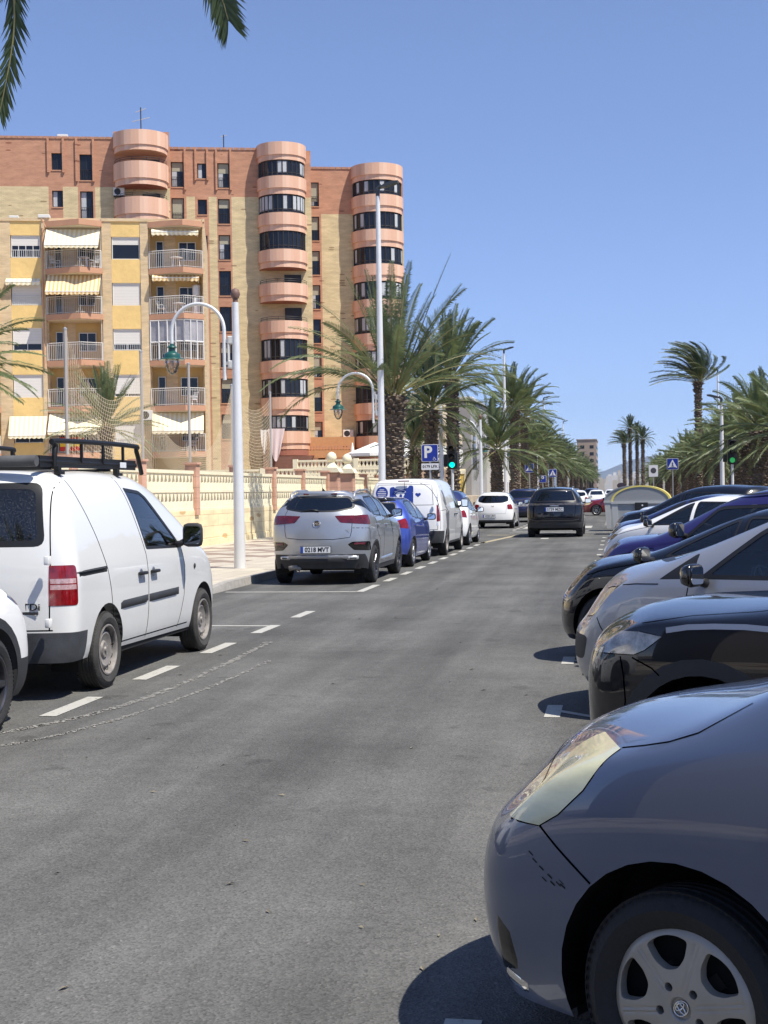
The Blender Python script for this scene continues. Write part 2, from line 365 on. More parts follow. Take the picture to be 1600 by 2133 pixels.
kb2 = MB(); ys2 = [float(i) for i in range(-20, 200)]
kerb_profile(kb2, 4.7, 1, ys2, [.13]*len(ys2)); structure('median_kerb', kb2, M_kerb)
structure('median', MB().quad((4.86, -20, .12), (14, -20, .12), (14, 600, .12), (4.86, 600, .12)), mat('median_earth', (.27, .22, .16), .95, var=.3, vscale=1.2, bump=.5, bscale=20))
# raised ground of the building plots behind the wall
structure('raised_plot', MB().box(-140, -12.1, 22, 65, -.1, 1.15), mat('plot_ground', (.42, .35, .26), .95, var=.2, vscale=.6))
structure('raised_plot_far', MB().box(-140, -12.2, 65.001, 190, -.1, 1.15), MATS['plot_ground'])
# ------------------------------------------------------------ vehicles: a deformed lattice, subdivided, then cut into panels, glass and lights
G_side = glass('car_glass', (.66, .80, .78), .05)
G_dark = glass('privacy_glass', (.03, .035, .04), .06)
G_dusty = glass('dusty_glass', (.13, .17, .16), .03, .05, .22)
M_trim = mat('black_trim', (.012, .012, .013), .45)
M_gloss = mat('gloss_black_trim', (.008, .008, .009), .12, coat=.6)
M_clad = mat('grey_plastic', (.030, .031, .034), .62, var=.25, vscale=6, bump=.15, bscale=300)
M_bump = mat('weathered_bumper', (.045, .048, .055), .5, var=.45, vscale=3.5, bump=.2, bscale=200)
M_under = mat('underbody', (.01, .01, .01), .9)
M_gap = mat('panel_gap', (.012, .012, .012), .8)
M_tyre = mat('tyre_rubber', (.022, .022, .023), .78, var=.3, vscale=8, bump=.25, bscale=60)
M_tyre_d = mat('dusty_tyre', (.045, .043, .04), .85, var=.35, vscale=8, bump=.25, bscale=60)
M_alloy = mat('alloy', (.42, .42, .43), .3, .85)
M_alloy_d = mat('dark_alloy', (.10, .10, .11), .3, .8)
M_steel = mat('dusty_steel', (.26, .24, .22), .6, .3, var=.3, vscale=12)
M_cap = mat('hubcap_paint', (.42, .39, .34), .42, .25, coat=.2, var=.12, vscale=9)
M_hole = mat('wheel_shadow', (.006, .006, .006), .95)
M_chrome = mat('chrome', (.75, .75, .76), .08, 1.0)
M_red = mat('red_lens', (.20, .004, .007), .12, coat=.8, var=.45, vscale=16)
M_reddk = mat('dark_red_lens', (.11, .004, .008), .08, coat=1)
M_clear = mat('clear_lens', (.5, .5, .5), .1, .3, coat=1, var=.5, vscale=16)
M_pink = mat('pale_lens', (.55, .35, .35), .12, .2, coat=1, var=.35, vscale=30)
M_yellens = mat('yellowed_lens', (.62, .61, .40), .22, coat=.8, var=.14, vscale=5, stretch=(1, 1, 3))
M_headdk = mat('smoked_lens', (.10, .09, .085), .1, .3, coat=1, var=.7, vscale=14)
M_seat = mat('seat_cloth', (.07, .07, .075), .9)
M_plate = mat('plate_white', (.72, .73, .74), .35)
M_platedk = mat('plate_letters', (.01, .01, .012), .5)
M_plateblue = mat('plate_blue', (.01, .06, .38), .4)
M_mirr = mat('mirror_glass', (.8, .82, .84), .02, 1.0)
def itp(tab, x): return float(np.interp(x, [t[0] for t in tab], [t[1] for t in tab]))
def sm(t): t = max(0, min(1, t)); return t*t*(3-2*t)
class Body:
    def __init__(s, sp):
        s.sp = sp; xf, xr = sp['xf'], sp['xr']; rf, rr = sp.get('rf', .3), sp.get('rr', .2)
        lv = sp.get('lev', [(0, .93), (.14, .985), (.5, 1.0), (.82, .99), (1.0, .96)])
        N = max(10, int(round((xf-xr)/.22))); n = N
        X = [xr+rr + (xf-rf-xr-rr)*i/n for i in range(n+1)]
        J = len(lv)+2; M = 6
        def z_level(j, x):
            bot = itp(sp['bot'], x); top = itp(sp['top'], x)-sp.get('crown', .05); bel = min(itp(sp['belt'], x), top-.05)
            if j < len(lv): return bot+(bel-bot)*lv[j][0]
            return bel+(top-bel)*(.55 if j == len(lv) else 1)
        def y_level(j, x):
            pl = itp(sp['plan'], x)
            if j < len(lv): return pl*lv[j][1]
            yb = pl*lv[-1][1]; yt = itp(sp['ytop'], x)
            return yb+(yt-yb)*(.5 if j == len(lv) else 1) + (.025 if j == len(lv) else 0)
        zf = [z_level(j, xf-.12) for j in range(J)]; zr = [z_level(j, xr+.12) for j in range(J)]
        zr[-1] = itp(sp['top'], xr+.02)-sp.get('crown', .05) if 'ztr' not in sp else sp['ztr']; 
        if 'ztr' in sp:
            b = min(itp(sp['belt'], xr+.1), sp['ztr']-.06); zr[-2] = b+(sp['ztr']-b)*.5; 
            for j in range(len(lv)): zr[j] = zr[0]+(b-zr[0])*lv[j][0]
        sf = [itp(sp['front'], z)-xf for z in zf]; sr = [itp(sp['rear'], z)-xr for z in zr]
        wfz, wrz = sp.get('wf', .9), sp.get('wr', 1.2)
        def pos(i, j, sx, side=1):
            """j level index; sx lateral fraction"""
            x0 = X[i]
            wf_ = sm((x0-(xf-rf-wfz))/wfz); wr_ = sm(((xr+rr+wrz)-x0)/wrz)
            a = abs(sx)**2.4
            x = x0 + wf_*(sf[j]+rf*(1-a)) + wr_*(sr[j]-rr*(1-a))
            xs = x0+wf_*sf[j]+wr_*sr[j]
            z = z_level(j, xs)
            if i == n: z = zf[j]
            if i == 0: z = zr[j]
            cr = sp.get('crown', .05)*(1-abs(sx)**2)*(1 if j == J-1 else 0)
            return (x, y_level(j, xs)*sx, z+cr)
        vid = {}; bm = bmesh.new()
        def V(key, co):
            if key not in vid: vid[key] = bm.verts.new(co)
            return vid[key]
        S = [-1+2*k/M for k in range(M+1)]
        S = [(-1 if v < 0 else 1)*abs(v)**.8 if v else 0.0 for v in S]
        def P(i, j, k): return V((i, j, k), pos(i, j, S[k]))
        for i in range(n):
            for j in range(J-1):
                for k in (0, M): bm.faces.new([P(i, j, k), P(i+1, j, k), P(i+1, j+1, k), P(i, j+1, k)])
            for k in range(M): bm.faces.new([P(i, J-1, k), P(i+1, J-1, k), P(i+1, J-1, k+1), P(i, J-1, k+1)])
        for i in (0, n):
            for j in range(J-1):
                for k in range(M): bm.faces.new([P(i, j, k), P(i, j, k+1), P(i, j+1, k+1), P(i, j+1, k)])
        if sp.get('crease'):
            cl = bm.edges.layers.float.new('crease_edge')
            for e in bm.edges:
                ks = [kk for kk, v in vid.items() if v in e.verts]
                if len(ks) == 2 and ks[0][1] == ks[1][1] and ks[0][2] == ks[1][2] and ks[0][1] in sp['crease'] and ks[0][2] in (0, M): e[cl] = sp['crease'][ks[0][1]]
        bmesh.ops.recalc_face_normals(bm, faces=bm.faces[:])
        me = bpy.data.meshes.new('tmp'); bm.to_mesh(me); bm.free()
        ob = bpy.data.objects.new('tmp', me); COL.objects.link(ob)
        md = ob.modifiers.new('s', 'SUBSURF'); md.levels = sp.get('sub', 2); md.render_levels = md.levels
        dg = bpy.context.evaluated_depsgraph_get(); m2 = bpy.data.meshes.new_from_object(ob.evaluated_get(dg))
        bpy.data.objects.remove(ob); bpy.data.meshes.remove(me)
        s.bm = bmesh.new(); s.bm.from_mesh(m2); bpy.data.meshes.remove(m2)
        # outward check
        c = sum((f.normal.dot(f.calc_center_median()-Vector((s.sp['xr']/2, 0, .8))) for f in s.bm.faces))
        if c < 0: bmesh.ops.reverse_faces(s.bm, faces=s.bm.faces[:])
        s.bm.normal_update()
        s.base_v = [v.co.copy() for v in s.bm.verts]; s.base_n = [v.normal.copy() for v in s.bm.verts]
        s.base_f = [[v.index for v in f.verts] for f in s.bm.faces]
        tris = []
        for f in s.base_f:
            for q in range(1, len(f)-1): tris.append((f[0], f[q], f[q+1]))
        s.tris = tris; s.bvh = BVHTree.FromPolygons(s.base_v, tris)
        s.lay = s.bm.faces.layers.int.new('tag'); s.names = ['body']
    def cut(s, name, poly, axis='Y', side=None, lim=None, src='body', extra=(), nmin=.12, keep_small=False):
        """tag the convex polygon region; axis Y: poly in (x,z) on both flanks; axis X+/X-: poly in (y,z) on nose / tail; axis Z: (x,y)"""
        if name not in s.names: s.names.append(name)
        t = s.names.index(name); st = [s.names.index(q) for q in (src if isinstance(src, (list, tuple)) else [src]) if q in s.names]
        ar = sum(poly[i][0]*poly[(i+1) % len(poly)][1]-poly[(i+1) % len(poly)][0]*poly[i][1] for i in range(len(poly)))
        if ar < 0: poly = poly[::-1]
        us = [p[0] for p in poly]; vs = [p[1] for p in poly]; u0, u1, v0, v1 = min(us), max(us), min(vs), max(vs)
        def uv(c): return {'Y': (c.x, c.z), 'X': (c.y, c.z), 'Z': (c.x, c.y)}[axis[0]]
        def okf(f):
            if f[s.lay] not in st: return False
            c = f.calc_center_median()
            if axis == 'Y' and (abs(f.normal.y) < nmin or (side == 'L' and c.y < 0) or (side == 'R' and c.y > 0)): return False
            if axis == 'X+' and f.normal.x < nmin: return False
            if axis == 'X-' and f.normal.x > -nmin: return False
            if axis == 'Z' and f.normal.z < nmin: return False
            if lim and not lim(c): return False
            pu = [uv(v.co) for v in f.verts]
            return max(p[0] for p in pu) > u0-1e-6 and min(p[0] for p in pu) < u1+1e-6 and max(p[1] for p in pu) > v0-1e-6 and min(p[1] for p in pu) < v1+1e-6
        fs = [f for f in s.bm.faces if okf(f)]
        planes = []
        for i in range(len(poly)):
            p, q = poly[i], poly[(i+1) % len(poly)]; d = (q[0]-p[0], q[1]-p[1]); nrm = (d[1], -d[0])
            L_ = math.hypot(*nrm)
            if L_ < 1e-6: continue
            co, no = {'Y': (Vector((p[0], 0, p[1])), Vector((nrm[0], 0, nrm[1]))), 'X': (Vector((0, p[0], p[1])), Vector((0, nrm[0], nrm[1]))), 'Z': (Vector((p[0], p[1], 0)), Vector((nrm[0], nrm[1], 0)))}[axis[0]]
            planes.append((co, no.normalized()))
        planes += [(Vector(a), Vector(b)) for a, b in extra]
        for co, no in planes:
            if not fs: break
            geom = set(fs)
            for f in fs: geom.update(f.edges); geom.update(f.verts)
            res = bmesh.ops.bisect_plane(s.bm, geom=list(geom), dist=1e-5, plane_co=co, plane_no=no)
            fs = [g for g in res['geom'] if isinstance(g, bmesh.types.BMFace) and g.is_valid]
            fs = [f for f in fs if (f.calc_center_median()-co).dot(no) < 0]
        for f in fs: f[s.lay] = t
        return s
    def remove(s, name):
        t = s.names.index(name); bmesh.ops.delete(s.bm, geom=[f for f in s.bm.faces if f[s.lay] == t], context='FACES')
    def normal_at(s, p):
        loc, nn, idx, d = s.bvh.find_nearest(p)
        a, b, c = s.tris[idx]
        n_ = barycentric_transform(loc, s.base_v[a], s.base_v[b], s.base_v[c], s.base_n[a], s.base_n[b], s.base_n[c])
        return n_.normalized()
    def emit(s, parent, mats, inset={}, names={}, skip=(), extra=()):
        """one object per connected piece of each tag; extra (mb, material) pieces are joined into the body shell"""
        s.bm.verts.index_update(); out = {}
        for ti, nm in enumerate(s.names):
            allf = [f for f in s.bm.faces if f[s.lay] == ti]
            if not allf or nm in skip: continue
            groups = []
            if nm == 'body': groups = [allf]
            else:
                left = set(allf)
                while left:
                    st = [left.pop()]; g = list(st)
                    while st:
                        f = st.pop()
                        for e in f.edges:
                            for q in e.link_faces:
                                if q in left: left.remove(q); st.append(q); g.append(q)
                    if len(g) > 2 or len(allf) < 6: groups.append(g)
            for fs in groups:
                idx = {}; vs = []; ff = []
                for f in fs:
                    r = []
                    for v in f.verts:
                        if v not in idx: idx[v] = len(vs); vs.append(v.co.copy())
                        r.append(idx[v])
                    ff.append(r)
                nr = [s.normal_at(v) for v in vs]
                dz = inset.get(nm, 0)
                if dz: vs = [v+q*dz for v, q in zip(vs, nr)]
                mi = [0]*len(ff); ml = [mats[nm]]
                if nm == 'body':
                    for mb, mt in extra:
                        if not mb.v: continue
                        if mt not in ml: ml.append(mt)
                        k = ml.index(mt); b = len(vs); vs += [Vector(v) for v in mb.v]; ff += [[b+i for i in f] for f in mb.f]; mi += [k]*len(mb.f)
                        nr += [s.normal_at(Vector(v)) for v in mb.v]
                me = bpy.data.meshes.new(nm); me.from_pydata([v[:] for v in vs], [], ff)
                for mt in ml: me.materials.append(mt)
                me.polygons.foreach_set('material_index', mi); me.shade_smooth()
                me.normals_split_custom_set_from_vertices([q[:] for q in nr])
                o = link(bpy.data.objects.new(names.get(nm, nm), me), parent); out.setdefault(nm, o)
        return out
    def hit(s, axis, u, v):
        o, d = {'R': (Vector((u, -5, v)), Vector((0, 1, 0))), 'L': (Vector((u, 5, v)), Vector((0, -1, 0))), 'F': (Vector((9, u, v)), Vector((-1, 0, 0))), 'B': (Vector((-12, u, v)), Vector((1, 0, 0))), 'T': (Vector((u, v, 5)), Vector((0, 0, -1)))}[axis]
        loc, n_, i, di = s.bvh.ray_cast(o, d)
        if loc is None: return None, None
        return loc, s.normal_at(loc)
    def ribbon(s, mb, axis, pts, wd=.006, off=.0012, step=.04):
        """thin strip lying on the body along a polyline given in the projection"""
        prev = None
        P = []
        for a, b in zip(pts[:-1], pts[1:]):
            L_ = math.hypot(b[0]-a[0], b[1]-a[1]); k = max(1, int(L_/step))
            for i in range(k): P.append((a[0]+(b[0]-a[0])*i/k, a[1]+(b[1]-a[1])*i/k))
        P.append(pts[-1]); H = [s.hit(axis, *p) for p in P]; run = []
        def flush():
            if len(run) < 2: return
            vs = []
            for i, (p, n_) in enumerate(run):
                t = (run[min(i+1, len(run)-1)][0]-run[max(i-1, 0)][0]).normalized(); sd_ = t.cross(n_).normalized()
                vs += [(p+n_*off+sd_*wd/2)[:], (p+n_*off-sd_*wd/2)[:]]
            mb.add(vs, [(2*i, 2*i+1, 2*i+3, 2*i+2) for i in range(len(run)-1)])
        for h in H:
            if h[0] is None or (run and (h[0]-run[-1][0]).length > .35): flush(); run = []
            if h[0] is not None: run.append(h)
        flush()
    def patch(s, mb, axis, poly, th=.012, off=.0, nx=8, ny=4):
        """four-cornered plate moulded on the body: poly = 4 corners; raised by th"""
        a, b, c, d = poly; g = []
        for j in range(ny+1):
            for i in range(nx+1):
                u, v = i/nx, j/ny
                q = [(a[k]*(1-u)+b[k]*u)*(1-v)+(d[k]*(1-u)+c[k]*u)*v for k in (0, 1)]
                h = s.hit(axis, *q)
                if h[0] is None: h = g[-1] if g else (Vector((0, 0, 0)), Vector((0, 0, 1)))
                g.append(h)
        vs = []
        for idx, (p, n_) in enumerate(g):
            i, j = idx % (nx+1), idx//(nx+1); edge = i in (0, nx) or j in (0, ny)
            vs.append((p+n_*(off if edge else off+th))[:])
        mb.add(vs, [(j*(nx+1)+i, j*(nx+1)+i+1, (j+1)*(nx+1)+i+1, (j+1)*(nx+1)+i) for j in range(ny) for i in range(nx)])
def circ(x, z, r, n=28, zmin=None, a0=0):
    return [(x+r*math.cos(2*math.pi*k/n+a0), z+r*math.sin(2*math.pi*k/n+a0)) for k in range(n)]
def rpoly(poly, r=.03, n=4):
    """round the corners of a convex polygon"""
    out = []; m = len(poly)
    for i in range(m):
        p0, p1, p2 = Vector(poly[i-1]), Vector(poly[i]), Vector(poly[(i+1) % m])
        a = (p0-p1); b = (p2-p1); ra = min(r, a.length*.45, b.length*.45); a = p1+a.normalized()*ra; b = p1+b.normalized()*ra
        for k in range(n+1):
            t = k/n; q = a*(1-t)**2+p1*2*t*(1-t)+b*t*t; out.append((q.x, q.y))
    return out
# ---- wheels
WCACHE = {}
def wheel_meshes(R_, W_, rr, style, seed=0):
    """tyre and rim meshes, axis along Y, outer face towards -Y"""
    key = (R_, W_, rr, style)
    if key in WCACHE: return WCACHE[key]
    t = MB(); h = W_/2; sh = .028
    prof = [(rr-.012, -h+.03), (rr+.004, -h+.012), (rr+.02, -h+.004), ((R_+rr)/2, -h-.004), (R_-sh, -h+.008), (R_-.008, -h+.022), (R_, -h+.042)]
    for k in range(-2, 3):                      # tread grooves
        c = k*W_*.16
        prof += [(R_, c-.014), (R_-.008, c-.010), (R_-.008, c-.004), (R_, c)]
    prof += [(R_, h-.042), (R_-.008, h-.022), (R_-sh, h-.008), ((R_+rr)/2, h+.004), (rr, h-.01)]
    t.lathe(prof, 56, axis='Y')
    for k in range(72):                         # shoulder blocks
        a = 2*math.pi*k/72; c, s_ = math.cos(a), math.sin(a); tx, tz = -s_, c
        for sg in (-1, 1):
            y0 = sg*(h-.045); y1 = sg*(h-.012); r0 = R_+.0015; r1 = R_-.012; w2 = R_*.022
            t.add([(c*r0-tx*w2, y0, s_*r0-tz*w2), (c*r0+tx*w2, y0, s_*r0+tz*w2), (c*(r1+.004)+tx*w2, y1, s_*(r1+.004)+tz*w2), (c*(r1+.004)-tx*w2, y1, s_*(r1+.004)-tz*w2)], [(0, 1, 2, 3)])
    r = MB()
    ro = rr
    r.cm = 0
    r.lathe([(ro-.004, -h+.018), (ro, -h+.006), (ro-.012, -h+.004), (ro-.022, -h+.014), (ro-.03, -h+.05), (ro-.04, h-.02)], 48, axis='Y')
    r.cm = 1; r.lathe([(ro-.035, -h+.10), (.0, -h+.10)], 32, axis='Y'); r.cm = 0
    def spoke(a, w0, w1, r0, r1, y0, y1, th=.02):
        c, s_ = math.cos(a), math.sin(a); tx, tz = -s_, c; vs = []
        for (rad, wd, yy) in ((r0, w0, y0), ((r0+r1)/2, (w0+w1)/2*.9, (y0+y1)/2-.004), (r1, w1, y1)):
            for (q, dy) in ((-.5, .012), (-.28, 0), (.28, 0), (.5, .012), (.5, th+.02), (-.5, th+.02)):
                vs.append((c*rad+tx*q*wd, yy+dy, s_*rad+tz*q*wd))
        fs = []
        for i in range(2):
            for k in range(6): fs.append((i*6+k, i*6+(k+1) % 6, (i+1)*6+(k+1) % 6, (i+1)*6+k))
        r.add(vs, fs)
    if style == 'steel':                        # pressed steel disc with slots
        r.lathe([(ro-.03, -h+.05), (ro-.05, -h+.058), (ro*.72, -h+.038), (ro*.64, -h+.03), (ro*.5, -h+.045), (ro*.36, -h+.05), (ro*.3, -h+.035), (0, -h+.033)], 48, axis='Y')
        r.cm = 1
        for k in range(14):
            a = 2*math.pi*k/14; rad = ro*.78; c, s_ = math.cos(a), math.sin(a); tx, tz = -s_, c; y_ = -h+.040; l, w2 = ro*.075, ro*.05
            r.add([(c*(rad+l)-tx*w2, y_-.003, s_*(rad+l)-tz*w2), (c*(rad+l)+tx*w2, y_-.003, s_*(rad+l)+tz*w2), (c*(rad-l)+tx*w2*.8, y_-.008, s_*(rad-l)+tz*w2*.8), (c*(rad-l)-tx*w2*.8, y_-.008, s_*(rad-l)-tz*w2*.8)], [(0, 1, 2, 3)])
        r.cm = 2
        for k in range(5):
            a = 2*math.pi*k/5; r.lathe([(0, -.014), (.011, -.012), (.012, 0)], 8, (.052*math.cos(a), -h+.045, .052*math.sin(a)), axis='Y')
        r.lathe([(0, -.012), (.02, -.011), (.028, .004)], 16, (0, -h+.032, 0), axis='Y'); r.cm = 0
    else:
        n, w0, w1, tw = {'five': (5, .075, .05, 0), 'ten': (10, .035, .026, 0), 'multi': (7, .05, .03, .0), 'split': (5, .05, .04, .14), 'vane': (12, .03, .03, 0), 'none': (5, .05, .05, 0)}[style]
        for k in range(n):
            a = 2*math.pi*(k+.25)/n
            if tw: spoke(a-tw, .032, .026, .05, ro-.012, -h+.02, -h+.012); spoke(a+tw, .032, .026, .05, ro-.012, -h+.02, -h+.012)
            else: spoke(a, w0, w1, .04, ro-.012, -h+.022, -h+.012)
        r.lathe([(0, -h+.012), (.028, -h+.012), (.032, -h+.016), (.06, -h+.02), (.07, -h+.04)], 24, axis='Y')
        r.cm = 1; r.lathe([(0, -h+.0105), (.022, -h+.011)], 16, axis='Y')
        for k in range(5):
            a = 2*math.pi*(k+.75)/5; r.lathe([(0, -.0025), (.008, -.002), (.009, .004)], 8, (.047*math.cos(a), -h+.019, .047*math.sin(a)), axis='Y')
        r.cm = 0
    WCACHE[key] = (t, r); return WCACHE[key]
WMESH = {}
def add_wheel(parent, x, y, R_, W_, rr, style, rimmat, tyremat=None, rot=0.0, steer=0.0):
    key = (R_, W_, rr, style, rimmat.name, (tyremat or M_tyre).name)
    if key not in WMESH:
        t, r = wheel_meshes(R_, W_, rr, style)
        a = t.build('wheel', tyremat or M_tyre, None, smooth=True, angle=35); b = r.build('rim', [rimmat, M_hole, M_steel], None, smooth=True, angle=30)
        WMESH[key] = (a.data, b.data); bpy.data.objects.remove(a); bpy.data.objects.remove(b)
    ta, rb = WMESH[key]
    o = link(bpy.data.objects.new('wheel', ta), parent); o.location = (x, y, R_)
    o.rotation_euler = (0, rot, (0 if y < 0 else math.pi)+steer)
    q = link(bpy.data.objects.new('rim', rb), o)
    return o
def arch_liner(mb, x, z, r, y0, y1, n=20):
    """dark wheel well"""
    sg = 1 if y0 > 0 else -1
    vs = []; 
    for k in range(n+1):
        a = -.35+(math.pi+.7)*k/n
        for y in (y0, y1): vs.append((x+r*math.cos(a), y, z+r*math.sin(a)))
    mb.add(vs, [(2*k, 2*k+1, 2*k+3, 2*k+2) for k in range(n)])
    c = len(mb.v); m = [(x+r*math.cos(-.35+(math.pi+.7)*k/n), y1, z+r*math.sin(-.35+(math.pi+.7)*k/n)) for k in range(n+1)]
    mb.add([(x, y1, z)]+m, [(0, k+1, k+2) for k in range(n)])
def mirror(parent, x, y, z, sg, size=(.14, .2, .16), matl=None, glassm=None, fwd=0, name='wing_mirror'):
    """door mirror: rounded shell on a foot, glass facing the rear"""
    d, wd, ht = size; bm = bmesh.new(); bmesh.ops.create_cube(bm, size=2); bmesh.ops.subdivide_edges(bm, edges=bm.edges[:], cuts=3, use_grid_fill=True)
    for v in bm.verts:
        p = v.co; n_ = (abs(p.x)**4+abs(p.y)**6+abs(p.z)**6)**(1/5); p = p/max(n_, .01)
        fx = p.x*d/2
        if p.x < 0: fx = p.x*d*.18
        k = 1-.25*max(0, p.x)
        v.co = Vector((x+fx, y+sg*(wd/2+.06)+p.y*wd/2*k+sg*0, z+p.z*ht/2*k))
    mb = MB(); bm.verts.index_update(); mb.add([v.co[:] for v in bm.verts], [[v.index for v in f.verts] for f in bm.faces]); bm.free()
    sh = mb.build(name, matl or M_trim, parent, smooth=True)
    ft = MB(); ft.tube([(x, y-sg*.06, z-ht*.42), (x, y+sg*.03, z-ht*.36), (x+.01, y+sg*.10, z-ht*.2)], [.035, .03, .03], 8); ft.build('mirror_foot', M_trim, sh, smooth=True)
    g = MB(); xx = x-d*.185
    g.prism(rpoly([(y+sg*(wd*.08+.06), z-ht*.38), (y+sg*(wd*.9+.06), z-ht*.36), (y+sg*(wd*.92+.06), z+ht*.36), (y+sg*(wd*.1+.06), z+ht*.38)], .03), xx-.004, xx, 'X'); g.build('mirror_glass', M_mirr, sh)
    return sh
def interior(parent, sp, wheelside=1, full=True):
    """seats, dashboard and steering wheel seen through the glass"""
    zb = sp['belt'][len(sp['belt'])//2][1]; xs = sp.get('seatx', -1.15); z0 = sp.get('seatz', .55); w_ = sp['plan'][len(sp['plan'])//2][1]
    for sg in (-1, 1):
        m = MB(); m.bbox(xs-.1, xs+.42, sg*.37-.24, sg*.37+.24, z0-.2, z0, .04)
        m.bbox(xs-.2, xs-.08, sg*.37-.23, sg*.37+.23, z0-.05, z0+.52, .05); m.bbox(xs-.2, xs-.1, sg*.37-.12, sg*.37+.12, z0+.56, z0+.74, .035)
        m.tube([(xs-.15, sg*.37-.05, z0+.45), (xs-.15, sg*.37-.05, z0+.6)], .008, 6); m.tube([(xs-.15, sg*.37+.05, z0+.45), (xs-.15, sg*.37+.05, z0+.6)], .008, 6)
        m.build('seat', M_seat, parent, smooth=True, angle=40)
    m = MB(); m.bbox(xs-1.05, xs-.5, -w_+.18, w_-.18, z0-.2, z0, .04); m.bbox(xs-1.15, xs-.98, -w_+.18, w_-.18, z0-.05, z0+.45, .05)
    for sg in (-1, 1): m.bbox(xs-1.12, xs-1.02, sg*.4-.11, sg*.4+.11, z0+.45, z0+.6, .03)
    m.build('rear_seat', M_seat, parent, smooth=True, angle=40)
    d = MB(); xd = sp.get('dashx', -.25); d.bbox(xd-.3, xd+.25, -w_+.13, w_-.13, zb-.32, zb-.05, .07); d.build('dashboard', M_trim, parent, smooth=True, angle=40)
    st = MB(); c = Vector((xd-.42, wheelside*.37, zb-.05)); ax = Vector((-.9, 0, .42)).normalized(); u = Vector((0, 1, 0)); v = ax.cross(u)
    st.tube([c+(u*math.cos(a)+v*math.sin(a))*.18 for a in [2*math.pi*k/24 for k in range(25)]], .014, 8, caps=False)
    for a in (0.0, math.pi, -math.pi/2): st.tube([c-ax*.02, c+(u*math.cos(a)+v*math.sin(a))*.17], .014, 6)
    st.tube([c-ax*.03, c-ax*.3], .03, 8); st.build('steering_wheel', M_trim, parent, smooth=True, angle=40)
def floorpan(parent, sp, wells):
    m = MB(); z = min(v for _, v in sp['bot'])+.03; w_ = max(v for _, v in sp['plan'])
    m.box(-sp['wb']+.38, -.38, -w_+.1, w_-.1, z, z+.08); m.box(-sp['wb']-.35, .3, -w_+.4, w_-.4, z, z+.12)
    m.box(sp['xr']+.25, -sp['wb']-.38, -w_+.2, w_-.2, z+.02, z+.12); m.box(.36, sp['xf']-.3, -w_+.25, w_-.25, z+.02, z+.12)
    m.box(-sp['wb']-.06, -sp['wb']+.06, -w_+.25, w_-.25, .22, .32)
    for (x, zz, r) in wells:
        for sg in (-1, 1): arch_liner(m, x, zz, r+.02, sg*(itp(sp['plan'], x)-.115), sg*(itp(sp['plan'], x)-.34))
    m.build('underbody', M_under, parent)
def plate(parent, o, xa, text, hgt=.11, wd=.52, detail=True):
    """number plate at o with its writing along xa"""
    M = frame(o, xa, (0, 0, 1)); m = MB(); m.bbox(-wd/2-.008, wd/2+.008, -hgt/2-.008, hgt/2+.008, -.012, -.001, .004); b = m.build('number_plate', M_platedk, parent); b.data.transform(M)
    m = MB(); m.prism(rpoly([(-wd/2, -hgt/2), (wd/2, -hgt/2), (wd/2, hgt/2), (-wd/2, hgt/2)], .01), -.004, .002); f_ = m.build('plate_face', M_plate, b); f_.data.transform(M)
    m = MB(); m.prism([(-wd/2+.002, -hgt/2+.002), (-wd/2+.042, -hgt/2+.002), (-wd/2+.042, hgt/2-.002), (-wd/2+.002, hgt/2-.002)], .0, .0032); f_ = m.build('plate_band', M_plateblue, b); f_.data.transform(M)
    text_mesh('plate_text', text, hgt*.98, M_platedk, b, M @ Matrix.Translation((.022, -.002, .0034)), .0008, bold=.0025, xscale=.92)
    return b
